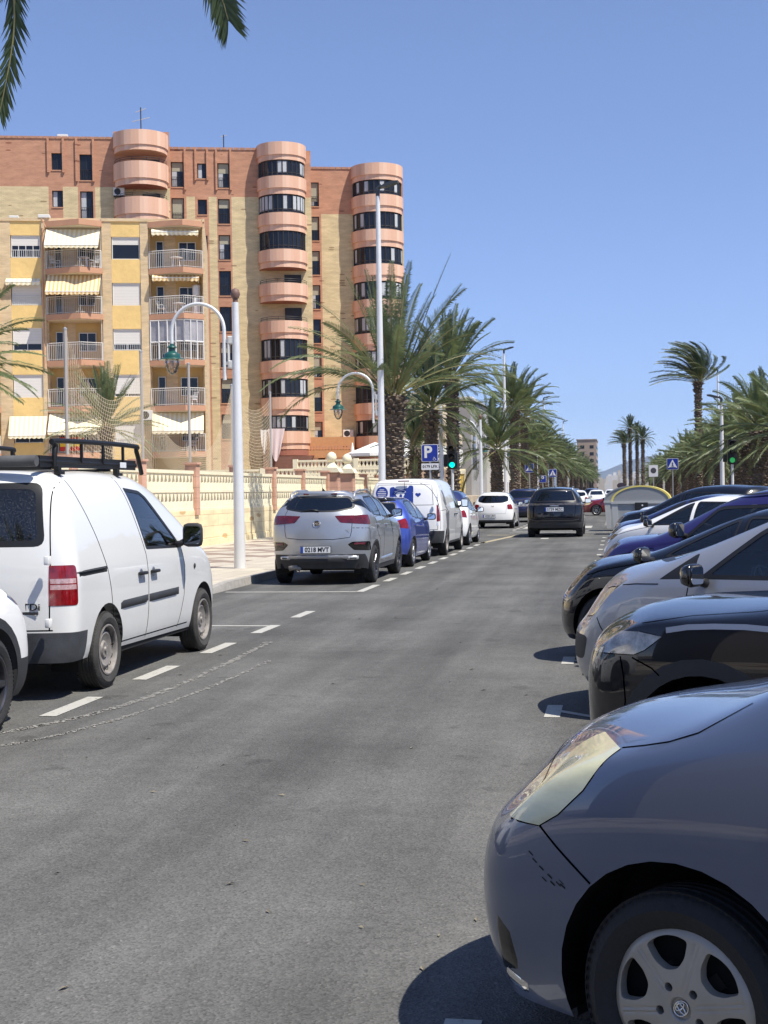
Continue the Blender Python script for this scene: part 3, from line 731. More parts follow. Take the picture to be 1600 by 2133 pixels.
def make_car(sp, label, loc, rotz, group=None, name='parked_car', cat='car'):
    root = thing(name, label, cat, loc, rotz, group)
    B = Body(sp); wb = sp['wb']; Rw = sp['R']; ra = sp.get('Ra', Rw+.055)
    mats = {'body': sp['paint'], 'trim': M_trim, 'clad': sp.get('cladmat', M_clad), 'window': G_side, 'rear_window': G_dark, 'windscreen': G_side, 'headlight': M_clear, 'tail_light': M_red, 'lower_grille': M_gloss, 'grille': M_gloss, 'roof': sp.get('roofpaint', M_gloss), 'pillar': M_gloss, 'arch': M_trim}
    mats.update(sp.get('mats', {}))
    wells = [(0, Rw+sp.get('dz', 0), ra), (-wb, Rw+sp.get('dz', 0), ra)]
    for (x, z, r) in wells:
        if sp.get('flare'):
            B.cut('clad', circ(x, z, r+sp['flare'], 28), 'Y', lim=lambda c: abs(c.y) > .4)
        B.cut('arch', circ(x, z, r, 32), 'Y', lim=lambda c: abs(c.y) > .4, src=['body', 'clad'], nmin=0)
    for c in sp.get('cuts', []): B.cut(*c[:2], **c[2])
    # windows: frame first, glass inside it
    for (nm, poly, kw) in sp.get('glass', []):
        ax = kw.get('axis', 'Y'); e = kw.pop('rim', .025) if 'rim' in kw else .025
        cx = sum(p[0] for p in poly)/len(poly); cy_ = sum(p[1] for p in poly)/len(poly)
        src = kw.get('src', ['body', 'roof', 'pillar', 'clad'])
        kw2 = {k: v for k, v in kw.items() if k not in ('src', 'r')}; rr_ = kw.get('r', .05)
        B.cut('trim', rpoly(poly, rr_), src=src, **kw2)
        inner = []
        m = len(poly)
        for i in range(m):                       # inset polygon
            p0, p1, p2 = Vector(poly[i-1]), Vector(poly[i]), Vector(poly[(i+1) % m]); a = (p1-p0).normalized(); b = (p2-p1).normalized()
            s_ = 1 if sum(poly[k][0]*poly[(k+1) % m][1]-poly[(k+1) % m][0]*poly[k][1] for k in range(m)) > 0 else -1
            na = Vector((-a.y, a.x))*s_; nb = Vector((-b.y, b.x))*s_; bis = (na+nb); k = e*2/max(.4, bis.length_squared); inner.append(tuple(p1+bis*k))
        B.cut(nm, rpoly(inner, rr_*.8), src=['trim'], **kw2)
    B.remove('arch')
    # rolled edge inside the wheel arches, coloured dark as the arch's shadow gap
    lip = MB()
    for (x, z, r) in wells:
        for sg in (-1, 1):
            prev = None
            for k in range(41):
                a = -.6+(math.pi+1.2)*k/40; px, pz = x+r*math.cos(a), z+r*math.sin(a)
                loc_, nn = B.hit('R' if sg < 0 else 'L', px, pz)
                if loc_ is None or abs(loc_.y) < .5: prev = None; continue
                cur = ((px, loc_.y, pz), (px, loc_.y+nn.y*-.11, pz))
                if prev: lip.add([prev[0], cur[0], cur[1], prev[1]], [(0, 1, 2, 3)])
                prev = cur
    g = MB()
    for ax, pts in sp.get('seams', []): B.ribbon(g, ax, pts, sp.get('gapw', .007))
    parts = B.emit(root, mats, inset=dict({'window': -.006, 'rear_window': -.004, 'windscreen': -.004, 'trim': -.002, 'headlight': .002, 'tail_light': .004, 'grille': -.01, 'lower_grille': -.01}, **sp.get('inset', {})), extra=[(lip, M_clad), (g, M_gap)], names={'clad': 'cladding', 'trim': 'window_frame'})
    body = parts['body']
    floorpan(root, sp, wells)
    for (mm, nm, ax, pts, wd, off) in sp.get('strips', []):
        g = MB(); B.ribbon(g, ax, pts, wd, off); g.build(nm, mm, root, smooth=True)
    for (mm, nm, ax, poly, th) in sp.get('patches', []):
        g = MB(); B.patch(g, ax, poly, th); g.build(nm, mm, root, smooth=True, recalc=False)
    for sg in (-1, 1):
        for x in (0, -wb):
            add_wheel(root, x, sg*(itp(sp['plan'], x)-sp.get('ww', .2)/2-sp.get('tuck', .02)), Rw, sp.get('ww', .2), sp.get('rr_', Rw*.66), sp.get('style', 'five'), sp.get('rim', M_alloy), sp.get('tyre'), rot=random.random()*6)
    if sp.get('interior', True): interior(root, sp)
    for (x, z, y) in sp.get('handles', []):
        for sg in (-1, 1):
            h = B.hit('R' if sg < 0 else 'L', x, z)[0]
            m = MB(); m.bbox(x-.09, x+.09, h.y-.012 if sg > 0 else h.y-.04, h.y+.04 if sg > 0 else h.y+.012, z-.014, z+.016, .01); m.build('door_handle', sp.get('handlemat', sp['paint']), root, smooth=True, angle=40)
    if 'mir' in sp:
        x, z = sp['mir'][:2]; size = sp['mir'][2] if len(sp['mir']) > 2 else (.16, .2, .15)
        for sg in (-1, 1):
            h = B.hit('R' if sg < 0 else 'L', x, z-size[2]*.45)[0]
            yy = abs(h.y) if h is not None else itp(sp['plan'], x)
            mirror(root, x, sg*yy, z, sg, size, sp.get('mirmat', sp['paint']))
    return root, B
def light_cover(B, root, name, mats, axis, poly, th=.01):
    g = MB(); B.patch(g, axis, poly, th); return g.build(name, mats, root, smooth=True, recalc=False)
# ------------------------------------------------------------ the six-spoke wheel cover of the nearest car
class Disc(Body):
    def __init__(s, f, r0, r1, nr, na):
        s.bm = bmesh.new(); s.lay = s.bm.faces.layers.int.new('tag'); s.names = ['body']
        rings = [[s.bm.verts.new((r*math.cos(2*math.pi*k/na), f(r, 2*math.pi*k/na), r*math.sin(2*math.pi*k/na))) for k in range(na)] for r in [r0+(r1-r0)*i/nr for i in range(nr+1)]]
        for i in range(nr):
            for k in range(na): s.bm.faces.new([rings[i][k], rings[i][(k+1) % na], rings[i+1][(k+1) % na], rings[i+1][k]])
        s.bm.normal_update()
        if sum(f.normal.y for f in s.bm.faces) > 0: bmesh.ops.reverse_faces(s.bm, faces=s.bm.faces[:])
        s.bm.normal_update()
def hubcap(parent):
    h = -.078
    def f(r, a):
        k = math.cos(3*(a-R(92)))**2          # 1 on the spoke axis
        dome = -.012*math.cos(min(1, r/.2)*math.pi/2)
        dip = .010*math.exp(-((r-.03)/.02)**2) if r < .08 else 0
        crease = .0025*math.exp(-((abs(((a-R(92)+R(30)) % R(60))-R(30))*r-.006)/.003)**2) if .05 < r < .18 else 0
        return h+dome+.012*sm((r-.175)/.03)+dip*.3+crease+(1-k)*.004*sm((r-.05)/.1)
    D_ = Disc(f, .0305, .207, 34, 180)
    for q in range(6):
        a = R(62+60*q)
        pl = [(.098, -.18), (.098, .18), (.128, .345), (.172, .36), (.178, .18), (.180, 0), (.178, -.18), (.172, -.36), (.128, -.345)]
        D_.cut('hole', rpoly([(r*math.cos(a+t), r*math.sin(a+t)) for r, t in pl], .012), 'Y', nmin=0)
    for q in range(5):
        a = R(80+72*q); D_.cut('hole', circ(.058*math.cos(a), .058*math.sin(a), .0115, 14), 'Y', nmin=0)
    D_.remove('hole'); bm = D_.bm
    be = [e for e in bm.edges if e.is_boundary]
    r = bmesh.ops.extrude_edge_only(bm, edges=be); nv = [g for g in r['geom'] if isinstance(g, bmesh.types.BMVert)]
    for v in nv:
        rad = math.hypot(v.co.x, v.co.z)
        if rad > .2: v.co.y += .012
        elif rad < .035: pass
        else:
            v.co.y += .03
            c = Vector((v.co.x, 0, v.co.z)); ang = math.atan2(c.z, c.x)
            if rad > .09: v.co.x *= 1.0; v.co.z *= 1.0
    bmesh.ops.recalc_face_normals(bm, faces=bm.faces[:])
    me = bpy.data.meshes.new('wheel_cover'); bm.to_mesh(me); bm.free(); me.materials.append(M_cap); me.shade_smooth(); me.set_sharp_from_angle(angle=R(38))
    cov = link(bpy.data.objects.new('wheel_cover', me), parent)
    m = MB(); m.lathe([(0, h+.0), (.026, h+.001), (.028, h-.006), (.031, h-.009), (.034, h-.006), (.034, h+.004)], 32, axis='Y'); m.build('centre_cap', M_cap, parent, smooth=True, angle=30)
    e = MB()                                     # emblem: three ovals
    def oval(cx, cz, a, b, wd=.0022):
        n_ = 28; e.tube([(cx+a*math.cos(2*math.pi*k/n_), h-.0035, cz+b*math.sin(2*math.pi*k/n_)) for k in range(n_+1)], wd, 6, caps=False)
    oval(0, 0, .022, .0175); oval(0, 0, .0065, .0168); oval(0, .0055, .0145, .0068)
    e.build('emblem', M_chrome, parent, smooth=True)
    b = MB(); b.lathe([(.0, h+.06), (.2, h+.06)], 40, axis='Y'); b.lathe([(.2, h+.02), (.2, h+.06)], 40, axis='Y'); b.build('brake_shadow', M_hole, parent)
    s_ = MB(); s_.lathe([(0, h+.045), (.07, h+.045), (.075, h+.05)], 24, axis='Y')
    for q in range(8):
        a = 2*math.pi*q/8; s_.box(.09*math.cos(a)-.02, .09*math.cos(a)+.02, h+.052, h+.058, .09*math.sin(a)-.02, .09*math.sin(a)+.02)
    s_.build('brake_disc', mat('dark_steel', (.04, .035, .03), .7, .4), parent)

def both(name, poly, ymin, src='body', axis='Y', nmin=-1, xmin=None):
    out = []
    for sg, sd_ in ((1, 'L'), (-1, 'R')):
        ex = [((0, sg*ymin, 0), (0, -sg, 0))]
        lim = (lambda c, sg=sg: c.y*sg > 0)
        out.append((name, poly, dict(axis=axis, side=None, extra=ex, nmin=nmin, src=src, lim=lim)))
    return out
def sidewin(polys, name='window', r=.04, rim=.022):
    return [(name, p, dict(axis='Y', lim=lambda c: abs(c.y) > .35, nmin=.2, rim=rim, r=r)) for p in polys]
def place(side, X_, Y_, th, hw):
    """front axle centre from the outer face of the near front wheel"""
    return (X_+math.cos(R(th))*hw, Y_+math.sin(R(th))*hw, 0)
P_white = paint('white_paint', (.72, .72, .70), 0, .4, .05)
P_white2 = paint('clean_white_paint', (.80, .80, .79), 0, .35, .02)
P_silver = paint('silver_paint', (.37, .39, .425), .55, .34, .03)
P_slate = paint('slate_blue_paint', (.085, .112, .185), .35, .34, .02)
P_black = paint('black_paint', (.004, .005, .010), 0, .35, .006)
P_lsilver = paint('light_silver_paint', (.36, .37, .40), .55, .36, .05)
P_blue = paint('blue_paint', (.055, .095, .42), .5, .34, .04)
P_violet = paint('violet_paint', (.028, .022, .13), .4, .32, .04)
P_navy = paint('navy_paint', (.02, .03, .12), .4, .3, .03)
P_red = paint('dark_red_paint', (.20, .01, .018), .2, .35, .03)
random.seed(11)
# ---- nearest car: dark slate-blue hatchback nosing in from the right
YAR = dict(xf=.93, xr=-3.02, wb=2.46, R=.287, Ra=.366, rf=.27, rr=.22, wf=1.0, wr=1.1, sub=3, crown=.05, paint=P_slate, ww=.185, rr_=.2, style='none', tuck=.012, gapw=.006,
    top=[(-3.02, 1.25), (-2.7, 1.47), (-2.0, 1.53), (-1.2, 1.525), (-.75, 1.43), (.0, 1.02), (.40, .905), (.62, .82), (.80, .715), (.90, .62)],
    belt=[(-3, 1.0), (-2.0, .99), (-1, .95), (0, .90), (.3, .85), (.55, .77), (.88, .6)],
    bot=[(-3, .28), (-2.4, .19), (-.4, .19), (.3, .17), (.88, .17)],
    plan=[(-3.02, .76), (-2.5, .835), (-1.5, .845), (0, .845), (.25, .835), (.5, .80), (.88, .74)],
    ytop=[(-3, .52), (-2, .56), (-1, .58), (-.75, .61), (0, .72), (.25, .69), (.5, .62), (.84, .5)],
    front=[(.15, .86), (.28, .92), (.45, .935), (.58, .925), (.64, .89), (.69, .80), (.78, .70)], rear=[(.2, -2.95), (.5, -3.02), (.95, -2.98), (1.4, -2.62)],
    lev=[(0, .95), (.16, .985), (.5, 1.005), (.8, .995), (1, .965)],
    glass=sidewin([[(-1.02, 1.0), (-.42, .98), (-.5, 1.06), (-.95, 1.36), (-1.02, 1.39)], [(-1.95, 1.03), (-1.08, 1.0), (-1.08, 1.4), (-1.8, 1.4)]]) +
        [('windscreen', [(-.62, 1.09), (.62, 1.09), (.5, 1.44), (-.5, 1.44)], dict(axis='X+', nmin=.1, lim=lambda c: c.x < .2)), ('rear_window', [(-.55, 1.02), (.55, 1.02), (.45, 1.38), (-.45, 1.38)], dict(axis='X-'))],
    cuts=both('headlight', [(.22, .895), (.29, .79), (.37, .715), (.435, .675), (.84, .66), (.84, .72), (.60, .85), (.40, .895)], .54) + [
        ('lower_grille', rpoly([(-.42, .26), (.42, .26), (.36, .42), (-.36, .42)], .04), dict(axis='X+'))],
    mats={'headlight': M_yellens},
    seams=[('L', [(.22, .897), (.14, .915), (.06, .935), (-.02, .965), (-.13, 1.04)]), ('L', [(.435, .675), (.37, .63), (.27, .565), (.255, .555)]), ('L', [(-.42, 1.0), (-.40, .7), (-.37, .25)]), ('L', [(.22, .895), (.29, .79), (.37, .715), (.435, .675), (.56, .668)]),
           ('T', [(.60, -.55), (.66, -.3), (.68, 0), (.66, .3), (.60, .55)])],
    strips=[(M_trim, 'cowl_edge', 'L', [(-.18, 1.062), (-.26, 1.085), (-.36, 1.11)], .035, .002)],
    patches=[(M_gloss, 'fog_lamp_recess', 'L', [(.60, .24), (.52, .26), (.55, .36), (.61, .40)], .004), (M_chrome, 'bumper_trim', 'L', [(.585, .205), (.50, .19), (.50, .225), (.59, .25)], .006)],
    mir=(-.42, 1.08, (.15, .19, .16)))
yar, BY = make_car(YAR, 'slate-blue hatchback with a cloudy yellowed headlight, nearest car at the right', place('L', .13, 3.44, 58.5, .835), R(90+58.5), 'cars parked at a slant on the right side')
for o in CH[yar.name]:
    if o.name.startswith('wheel') and not o.name.startswith('wheel_cover'):
        for c in list(CH.get(o.name, [])):
            if c.name.startswith('rim'): bpy.data.objects.remove(c)
        CH[o.name] = []
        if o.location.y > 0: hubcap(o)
g = MB(); random.seed(5)                          # scuffs on the bumper corner
for i, (x, z) in enumerate([(.47, .60), (.455, .583), (.43, .568), (.40, .552), (.37, .538), (.355, .535), (.36, .545), (.42, .54), (.39, .535)]):
    BY.ribbon(g, 'L', [(x, z), (x-.016, z-.009)], .002+.003*random.random(), .001, .008)
g.build('scratch', M_gap, yar)
# ---- black SUV beside it
SUVB = dict(xf=.93, xr=-3.55, wb=2.66, R=.345, Ra=.40, flare=.075, rf=.30, rr=.24, wf=.9, wr=1.1, sub=3, crown=.05, paint=P_black, ww=.215, style='split', rim=M_alloy_d, cladmat=M_clad,
    top=[(-3.55, 1.2), (-3.2, 1.58), (-2.2, 1.64), (-1.3, 1.62), (-.95, 1.42), (-.45, 1.12), (0.0, 1.06), (.35, 1.03), (.7, .96), (.86, .88), (.93, .78)],
    belt=[(-3.5, 1.05), (-2, 1.02), (-.5, .99), (.3, .97), (.6, .92), (.93, .72)],
    bot=[(-3.5, .36), (-2.5, .23), (-.4, .23), (.3, .25), (.93, .22)],
    plan=[(-3.55, .85), (-2.7, .905), (-1.5, .915), (0, .915), (.3, .90), (.6, .85), (.93, .8)],
    ytop=[(-3.5, .6), (-2, .62), (-1, .64), (-.85, .66), (0, .82), (.3, .82), (.6, .76), (.93, .66)],
    front=[(.2, .86), (.35, .92), (.7, .93), (.82, .9), (.95, .82)], rear=[(.3, -3.5), (.6, -3.55), (1.05, -3.5), (1.5, -3.1)],
    lev=[(0, .96), (.16, .99), (.5, 1.0), (.85, 1.0), (1, .975)],
    glass=sidewin([[(-1.1, 1.04), (-.45, 1.03), (-.55, 1.12), (-1.05, 1.45), (-1.1, 1.47)], [(-2.1, 1.06), (-1.16, 1.04), (-1.16, 1.48), (-2.0, 1.48)]]) +
        [('windscreen', [(-.68, 1.15), (.68, 1.15), (.56, 1.5), (-.56, 1.5)], dict(axis='X+', nmin=.1, lim=lambda c: c.x < -.3))],
    cuts=both('headlight', [(.21, .905), (.30, .84), (.36, .815), (.75, .80), (.72, .86), (.45, .915), (.34, .92)], .68) + both('clad', [(.3, .2), (1, .2), (1, .42), (.5, .42), (.3, .36)], .3) + [
        ('clad', [(-2.3, .2), (-.3, .2), (-.3, .38), (-2.3, .38)], dict(axis='Y', nmin=-1)), ('grille', rpoly([(-.36, .62), (.36, .62), (.42, .88), (-.42, .88)], .04), dict(axis='X+')), ('lower_grille', [(-.55, .25), (.55, .25), (.5, .5), (-.5, .5)], dict(axis='X+'))],
    mats={'headlight': mat('grey_lens', (.26, .25, .24), .12, .2, coat=1, var=.7, vscale=18)},
    seams=[('L', [(.34, .92), (.21, .905), (.30, .84), (.36, .815), (.55, .806)]), ('L', [(.44, .80), (.42, .72), (.41, .60), (.43, .45), (.45, .3)]), ('L', [(.37, .80), (.26, .76), (.22, .73)]), ('L', [(.34, .957), (.1, 1.0), (-.2, 1.03), (-.42, 1.06)]), ('L', [(-.42, 1.04), (-.44, .7), (-.46, .4)])],
    strips=[(M_alloy, 'chrome_strip', 'L', [(.19, .935), (.08, .955), (-.05, .965), (-.2, .97), (-.35, .965), (-.44, .955)], .026, .003)],
    mir=(-.5, 1.14))
make_car(SUVB, 'glossy black suv with dark plastic wheel arch, beside the slate-blue hatchback', place('L', .36, 6.2, 59, .90), R(90+59), 'cars parked at a slant on the right side')
# ---- silver compact people carrier
SCE = dict(xf=.86, xr=-3.45, wb=2.69, R=.315, Ra=.375, rf=.40, rr=.22, wf=1.0, wr=1.0, sub=3, crown=.06, paint=P_lsilver, ww=.2, style='steel', rim=M_cap,
    top=[(-3.45, 1.3), (-3.1, 1.58), (-2.2, 1.64), (-1.5, 1.62), (-1.05, 1.50), (-.05, 1.075), (.2, 1.0), (.5, .90), (.75, .76), (.86, .64)],
    belt=[(-3.4, 1.0), (-2, .985), (-.8, .955), (-.1, .935), (.22, .88), (.5, .74), (.86, .56)],
    bot=[(-3.4, .3), (-2.5, .21), (-.4, .21), (.3, .22), (.86, .22)],
    plan=[(-3.45, .82), (-2.7, .89), (-1.5, .905), (0, .90), (.3, .87), (.6, .8), (.86, .74)],
    ytop=[(-3.4, .55), (-2, .58), (-1.4, .6), (-1, .645), (-.05, .80), (.2, .77), (.5, .66), (.86, .52)],
    front=[(.2, .76), (.32, .85), (.5, .86), (.6, .83), (.7, .74)], rear=[(.2, -3.4), (.5, -3.45), (1.0, -3.42), (1.5, -3.15)],
    lev=[(0, .94), (.16, .98), (.5, 1.0), (.85, .995), (1, .975)],
    glass=sidewin([[(-1.35, .995), (-.46, .985), (-.84, 1.30), (-1.15, 1.46), (-1.35, 1.5)], [(-2.3, 1.0), (-1.42, .995), (-1.42, 1.5), (-2.2, 1.5)], [(-.43, .985), (-.18, .975), (-.20, .99), (-.43, 1.16)]], rim=.03) +
        [('windscreen', [(-.72, 1.08), (.72, 1.08), (.56, 1.50), (-.56, 1.50)], dict(axis='X+', nmin=.1, lim=lambda c: c.x < .1))],
    cuts=both('headlight', [(.21, .905), (.355, .76), (.46, .69), (.80, .66), (.78, .72), (.55, .82), (.38, .88)], .62) + both('clad', rpoly([(.45, .40), (.90, .38), (.90, .57), (.40, .565)], .05), .33) + [('lower_grille', rpoly([(-.32, .36), (.32, .36), (.32, .56), (-.32, .56)], .04), dict(axis='X+'))],
    mats={'headlight': mat('amber_lens', (.58, .48, .27), .25, coat=.4, var=.45, vscale=9)},
    seams=[('L', [(.21, .905), (.355, .76), (.46, .69), (.56, .675)]), ('L', [(.21, .905), (.30, .90), (.38, .88)]), ('L', [(.36, .755), (.31, .70), (.27, .63), (.24, .60)]), ('L', [(.21, .908), (.1, .93), (0, .94), (-.18, .945)]), ('L', [(-.40, .93), (-.385, .8), (-.40, .5), (-.45, .3)]), ('L', [(-1.38, .98), (-1.38, .3)])],
    patches=[(M_clad, 'side_marker', 'L', [(-.28, .805), (-.18, .805), (-.15, .82), (-.2, .825)], .004)],
    mir=(-.52, 1.02, (.14, .19, .15)), mirmat=M_gloss, dashx=-.3)
make_car(SCE, 'light silver people carrier with a grey plastic bumper corner, third along the right', place('L', .09, 9.3, 59, .89), R(90+59), 'cars parked at a slant on the right side')
# ---- generic slanted hatch / saloon specs for the rest of the row
def generic(paint_, **k):
    s = dict(xf=.85, xr=-3.4, wb=2.62, R=.32, Ra=.375, rf=.36, rr=.24, wf=.9, wr=1.1, sub=2, crown=.05, paint=paint_, ww=.205, style='ten',
        top=[(-3.4, 1.0), (-3.0, 1.34), (-2.2, 1.44), (-1.4, 1.46), (-.95, 1.36), (-.1, 1.00), (.2, .94), (.6, .83), (.8, .70), (.85, .62)],
        belt=[(-3.4, .96), (-2, .94), (-.8, .92), (0, .86), (.4, .78), (.85, .58)],
        bot=[(-3.4, .3), (-2.5, .19), (-.4, .19), (.85, .2)],
        plan=[(-3.4, .8), (-2.6, .885), (-1.5, .895), (0, .89), (.3, .86), (.6, .8), (.85, .73)],
        ytop=[(-3.4, .56), (-2, .55), (-1.3, .57), (-.95, .62), (-.1, .76), (.2, .74), (.6, .64), (.85, .52)],
        front=[(.18, .78), (.3, .85), (.5, .85), (.62, .8), (.7, .74)], rear=[(.2, -3.35), (.5, -3.4), (.96, -3.35), (1.3, -3.0)],
        glass=sidewin([[(-1.12, .97), (-.38, .95), (-.5, 1.02), (-1.0, 1.30), (-1.12, 1.34)], [(-2.2, 1.0), (-1.18, .97), (-1.18, 1.35), (-1.9, 1.34)]]) +
            [('windscreen', [(-.62, 1.02), (.62, 1.02), (.5, 1.38), (-.5, 1.38)], dict(axis='X+', nmin=.1, lim=lambda c: c.x < .1)), ('rear_window', [(-.5, 1.05), (.5, 1.05), (.44, 1.28), (-.44, 1.28)], dict(axis='X-'))],
        cuts=both('headlight', [(.22, .80), (.42, .66), (.84, .6), (.80, .68), (.5, .79)], .38) + both('tail_light', [(-3.45, .78), (-3.1, .80), (-3.05, .92), (-3.4, .94)], .4) + [('grille', rpoly([(-.4, .42), (.4, .42), (.36, .60), (-.36, .60)], .03), dict(axis='X+'))],
        seams=[('L', [(.22, .80), (.0, .86), (-.38, .93)]), ('L', [(-.38, .92), (-.42, .6), (-.45, .25)]), ('L', [(-1.15, .95), (-1.15, .25)]), ('R', [(-.38, .92), (-.42, .6), (-.45, .25)]), ('R', [(-1.15, .95), (-1.15, .25)])],
        mir=(-.45, 1.0, (.14, .18, .14)), mirmat=M_gloss, interior=False, handles=[(-1.0, .84, 0), (-1.95, .86, 0)])
    s.update(k); return s
SPB = generic(P_black, sub=3, xf=.88, top=[(-3.4, 1.0), (-3.0, 1.34), (-2.2, 1.44), (-1.5, 1.45), (-1.1, 1.36), (-.35, 1.04), (0, .975), (.5, .86), (.76, .74), (.88, .62)],
    belt=[(-3.4, .96), (-2, .96), (-.8, .95), (0, .88), (.3, .80), (.6, .68), (.88, .56)], mats={'headlight': M_headdk},
    glass=sidewin([[(-1.2, .99), (-.55, .98), (-.7, 1.08), (-1.1, 1.28), (-1.2, 1.32)], [(-2.3, 1.0), (-1.26, .99), (-1.26, 1.33), (-2.0, 1.33)]]) + [('windscreen', [(-.66, 1.04), (.66, 1.04), (.52, 1.36), (-.52, 1.36)], dict(axis='X+', nmin=.1, lim=lambda c: c.x < -.1))],
    cuts=both('headlight', [(.36, .60), (.46, .545), (.88, .50), (.86, .58), (.6, .62)], .35) + [('grille', rpoly([(-.45, .40), (.45, .40), (.40, .56), (-.40, .56)], .03), dict(axis='X+'))],
    strips=[(M_alloy_d, 'bumper_crease', 'L', [(.40, .545), (.5, .55), (.6, .548)], .012, .003)], interior=True)
make_car(SPB, 'low black hatchback with a long dusty bonnet, just beyond the silver people carrier', place('L', -.13, 12.4, 59, .885), R(90+59), 'cars parked at a slant on the right side')
VIO = generic(P_violet, sub=3, xf=.80, R=.33, Ra=.385, style='split', roofpaint=P_violet,
    top=[(-3.4, 1.2), (-3.0, 1.52), (-2.2, 1.60), (-1.5, 1.58), (-1.1, 1.48), (-.35, 1.10), (0.1, 1.03), (.45, .93), (.68, .80), (.80, .66)],
    belt=[(-3.4, 1.05), (-2, 1.02), (-.8, 1.0), (-.3, .97), (.2, .90), (.5, .80), (.80, .62)],
    front=[(.2, .7), (.32, .78), (.5, .80), (.66, .74), (.8, .62)],
    glass=sidewin([[(-1.7, 1.02), (-.69, 1.01), (-.78, 1.1), (-1.04, 1.36), (-1.12, 1.38), (-1.7, 1.40)], [(-2.6, 1.05), (-1.78, 1.02), (-1.78, 1.40), (-2.45, 1.40)]], rim=.035) + [('windscreen', [(-.68, 1.10), (.68, 1.10), (.56, 1.46), (-.56, 1.46)], dict(axis='X+', nmin=.1, lim=lambda c: c.x < -.1))],
    cuts=both('headlight', rpoly([(-.30, .90), (-.12, .79), (.02, .77), (-.05, .84), (-.18, .91)], .03), .38) + [('grille', rpoly([(-.45, .42), (.45, .42), (.40, .72), (-.40, .72)], .05), dict(axis='X+'))],
    strips=[(M_alloy, 'lamp_surround', 'L', [(.08, .74), (-.02, .80), (-.14, .88), (-.28, .935)], .03, .003), (M_trim, 'roof_rail', 'L', [(-1.2, 1.47), (-2.2, 1.535)], .03, .02)],
    mir=(-.74, 1.13, (.16, .2, .17)), mirmat=M_gloss, interior=True)
vio, BV = make_car(VIO, 'violet-blue car with a round star badge, beyond the low black hatchback', place('L', .03, 15.3, 59, .885), R(90+59), 'cars parked at a slant on the right side')
# round badge with a three-pointed star on the nose
m = MB(); c = Vector((.835, .12, .63)); n_ = 24
m.tube([(c.x, c.y+.07*math.cos(2*math.pi*k/n_), c.z+.07*math.sin(2*math.pi*k/n_)) for k in range(n_+1)], .008, 6, caps=False)
for a in (90, 210, 330):
    m.tube([(c.x, c.y, c.z), (c.x, c.y+.065*math.cos(R(a)), c.z+.065*math.sin(R(a)))], [.011, .003], 6)
m.tube([(c.x-.06, c.y, c.z), (c.x, c.y, c.z)], .01, 6)
m.build('badge', M_chrome, vio, smooth=True, angle=40)
WHT = generic(P_white2, sub=3, mats={'headlight': M_headdk}, R=.325)
make_car(WHT, 'white hatchback with rounded bonnet and dark headlight, beyond the violet-blue car', place('L', .15, 23.6, 59, .885), R(90+59), 'cars parked at a slant on the right side')
make_car(generic(P_navy, mats={'headlight': M_headdk}), 'dark blue car whose bonnet shows just past the white hatchback', place('L', .15, 26.6, 59, .885), R(90+59), 'cars parked at a slant on the right side')
SB = generic(P_black, xf=.85, top=[(-3.4, 1.2), (-3.0, 1.56), (-2.2, 1.64), (-1.5, 1.62), (-1.1, 1.52), (-.35, 1.14), (0.1, 1.06), (.45, 1.0), (.72, .86), (.85, .72)], belt=[(-3.4, 1.1), (-2, 1.06), (-.8, 1.02), (0, .95), (.5, .86), (.85, .66)],
    glass=sidewin([[(-1.2, 1.08), (-.55, 1.06), (-.7, 1.18), (-1.1, 1.42), (-1.2, 1.46)], [(-2.4, 1.12), (-1.26, 1.08), (-1.26, 1.47), (-2.1, 1.48)]]) + [('windscreen', [(-.66, 1.14), (.66, 1.14), (.54, 1.5), (-.54, 1.5)], dict(axis='X+', nmin=.1, lim=lambda c: c.x < -.1))])
make_car(SB, 'tall black car with sunlit roof, in front of the recycling containers', place('L', .25, 31.5, 59, .885), R(90+59), 'cars parked at a slant on the right side')
make_car(generic(P_white2, sub=2, top=SB['top'], belt=SB['belt'], glass=SB['glass']), 'white car with dark windows, its roof just above the tall black car', place('L', .75, 38.6, 59, .885), R(90+59), 'cars parked at a slant on the right side')
# ------------------------------------------------------------ vehicles along the left kerb (heading up the street) and in the lane
LG = 'vehicles parked along the left kerb'
UP = R(90)
def at_left(xr_, yf): return (xr_, yf, 0)
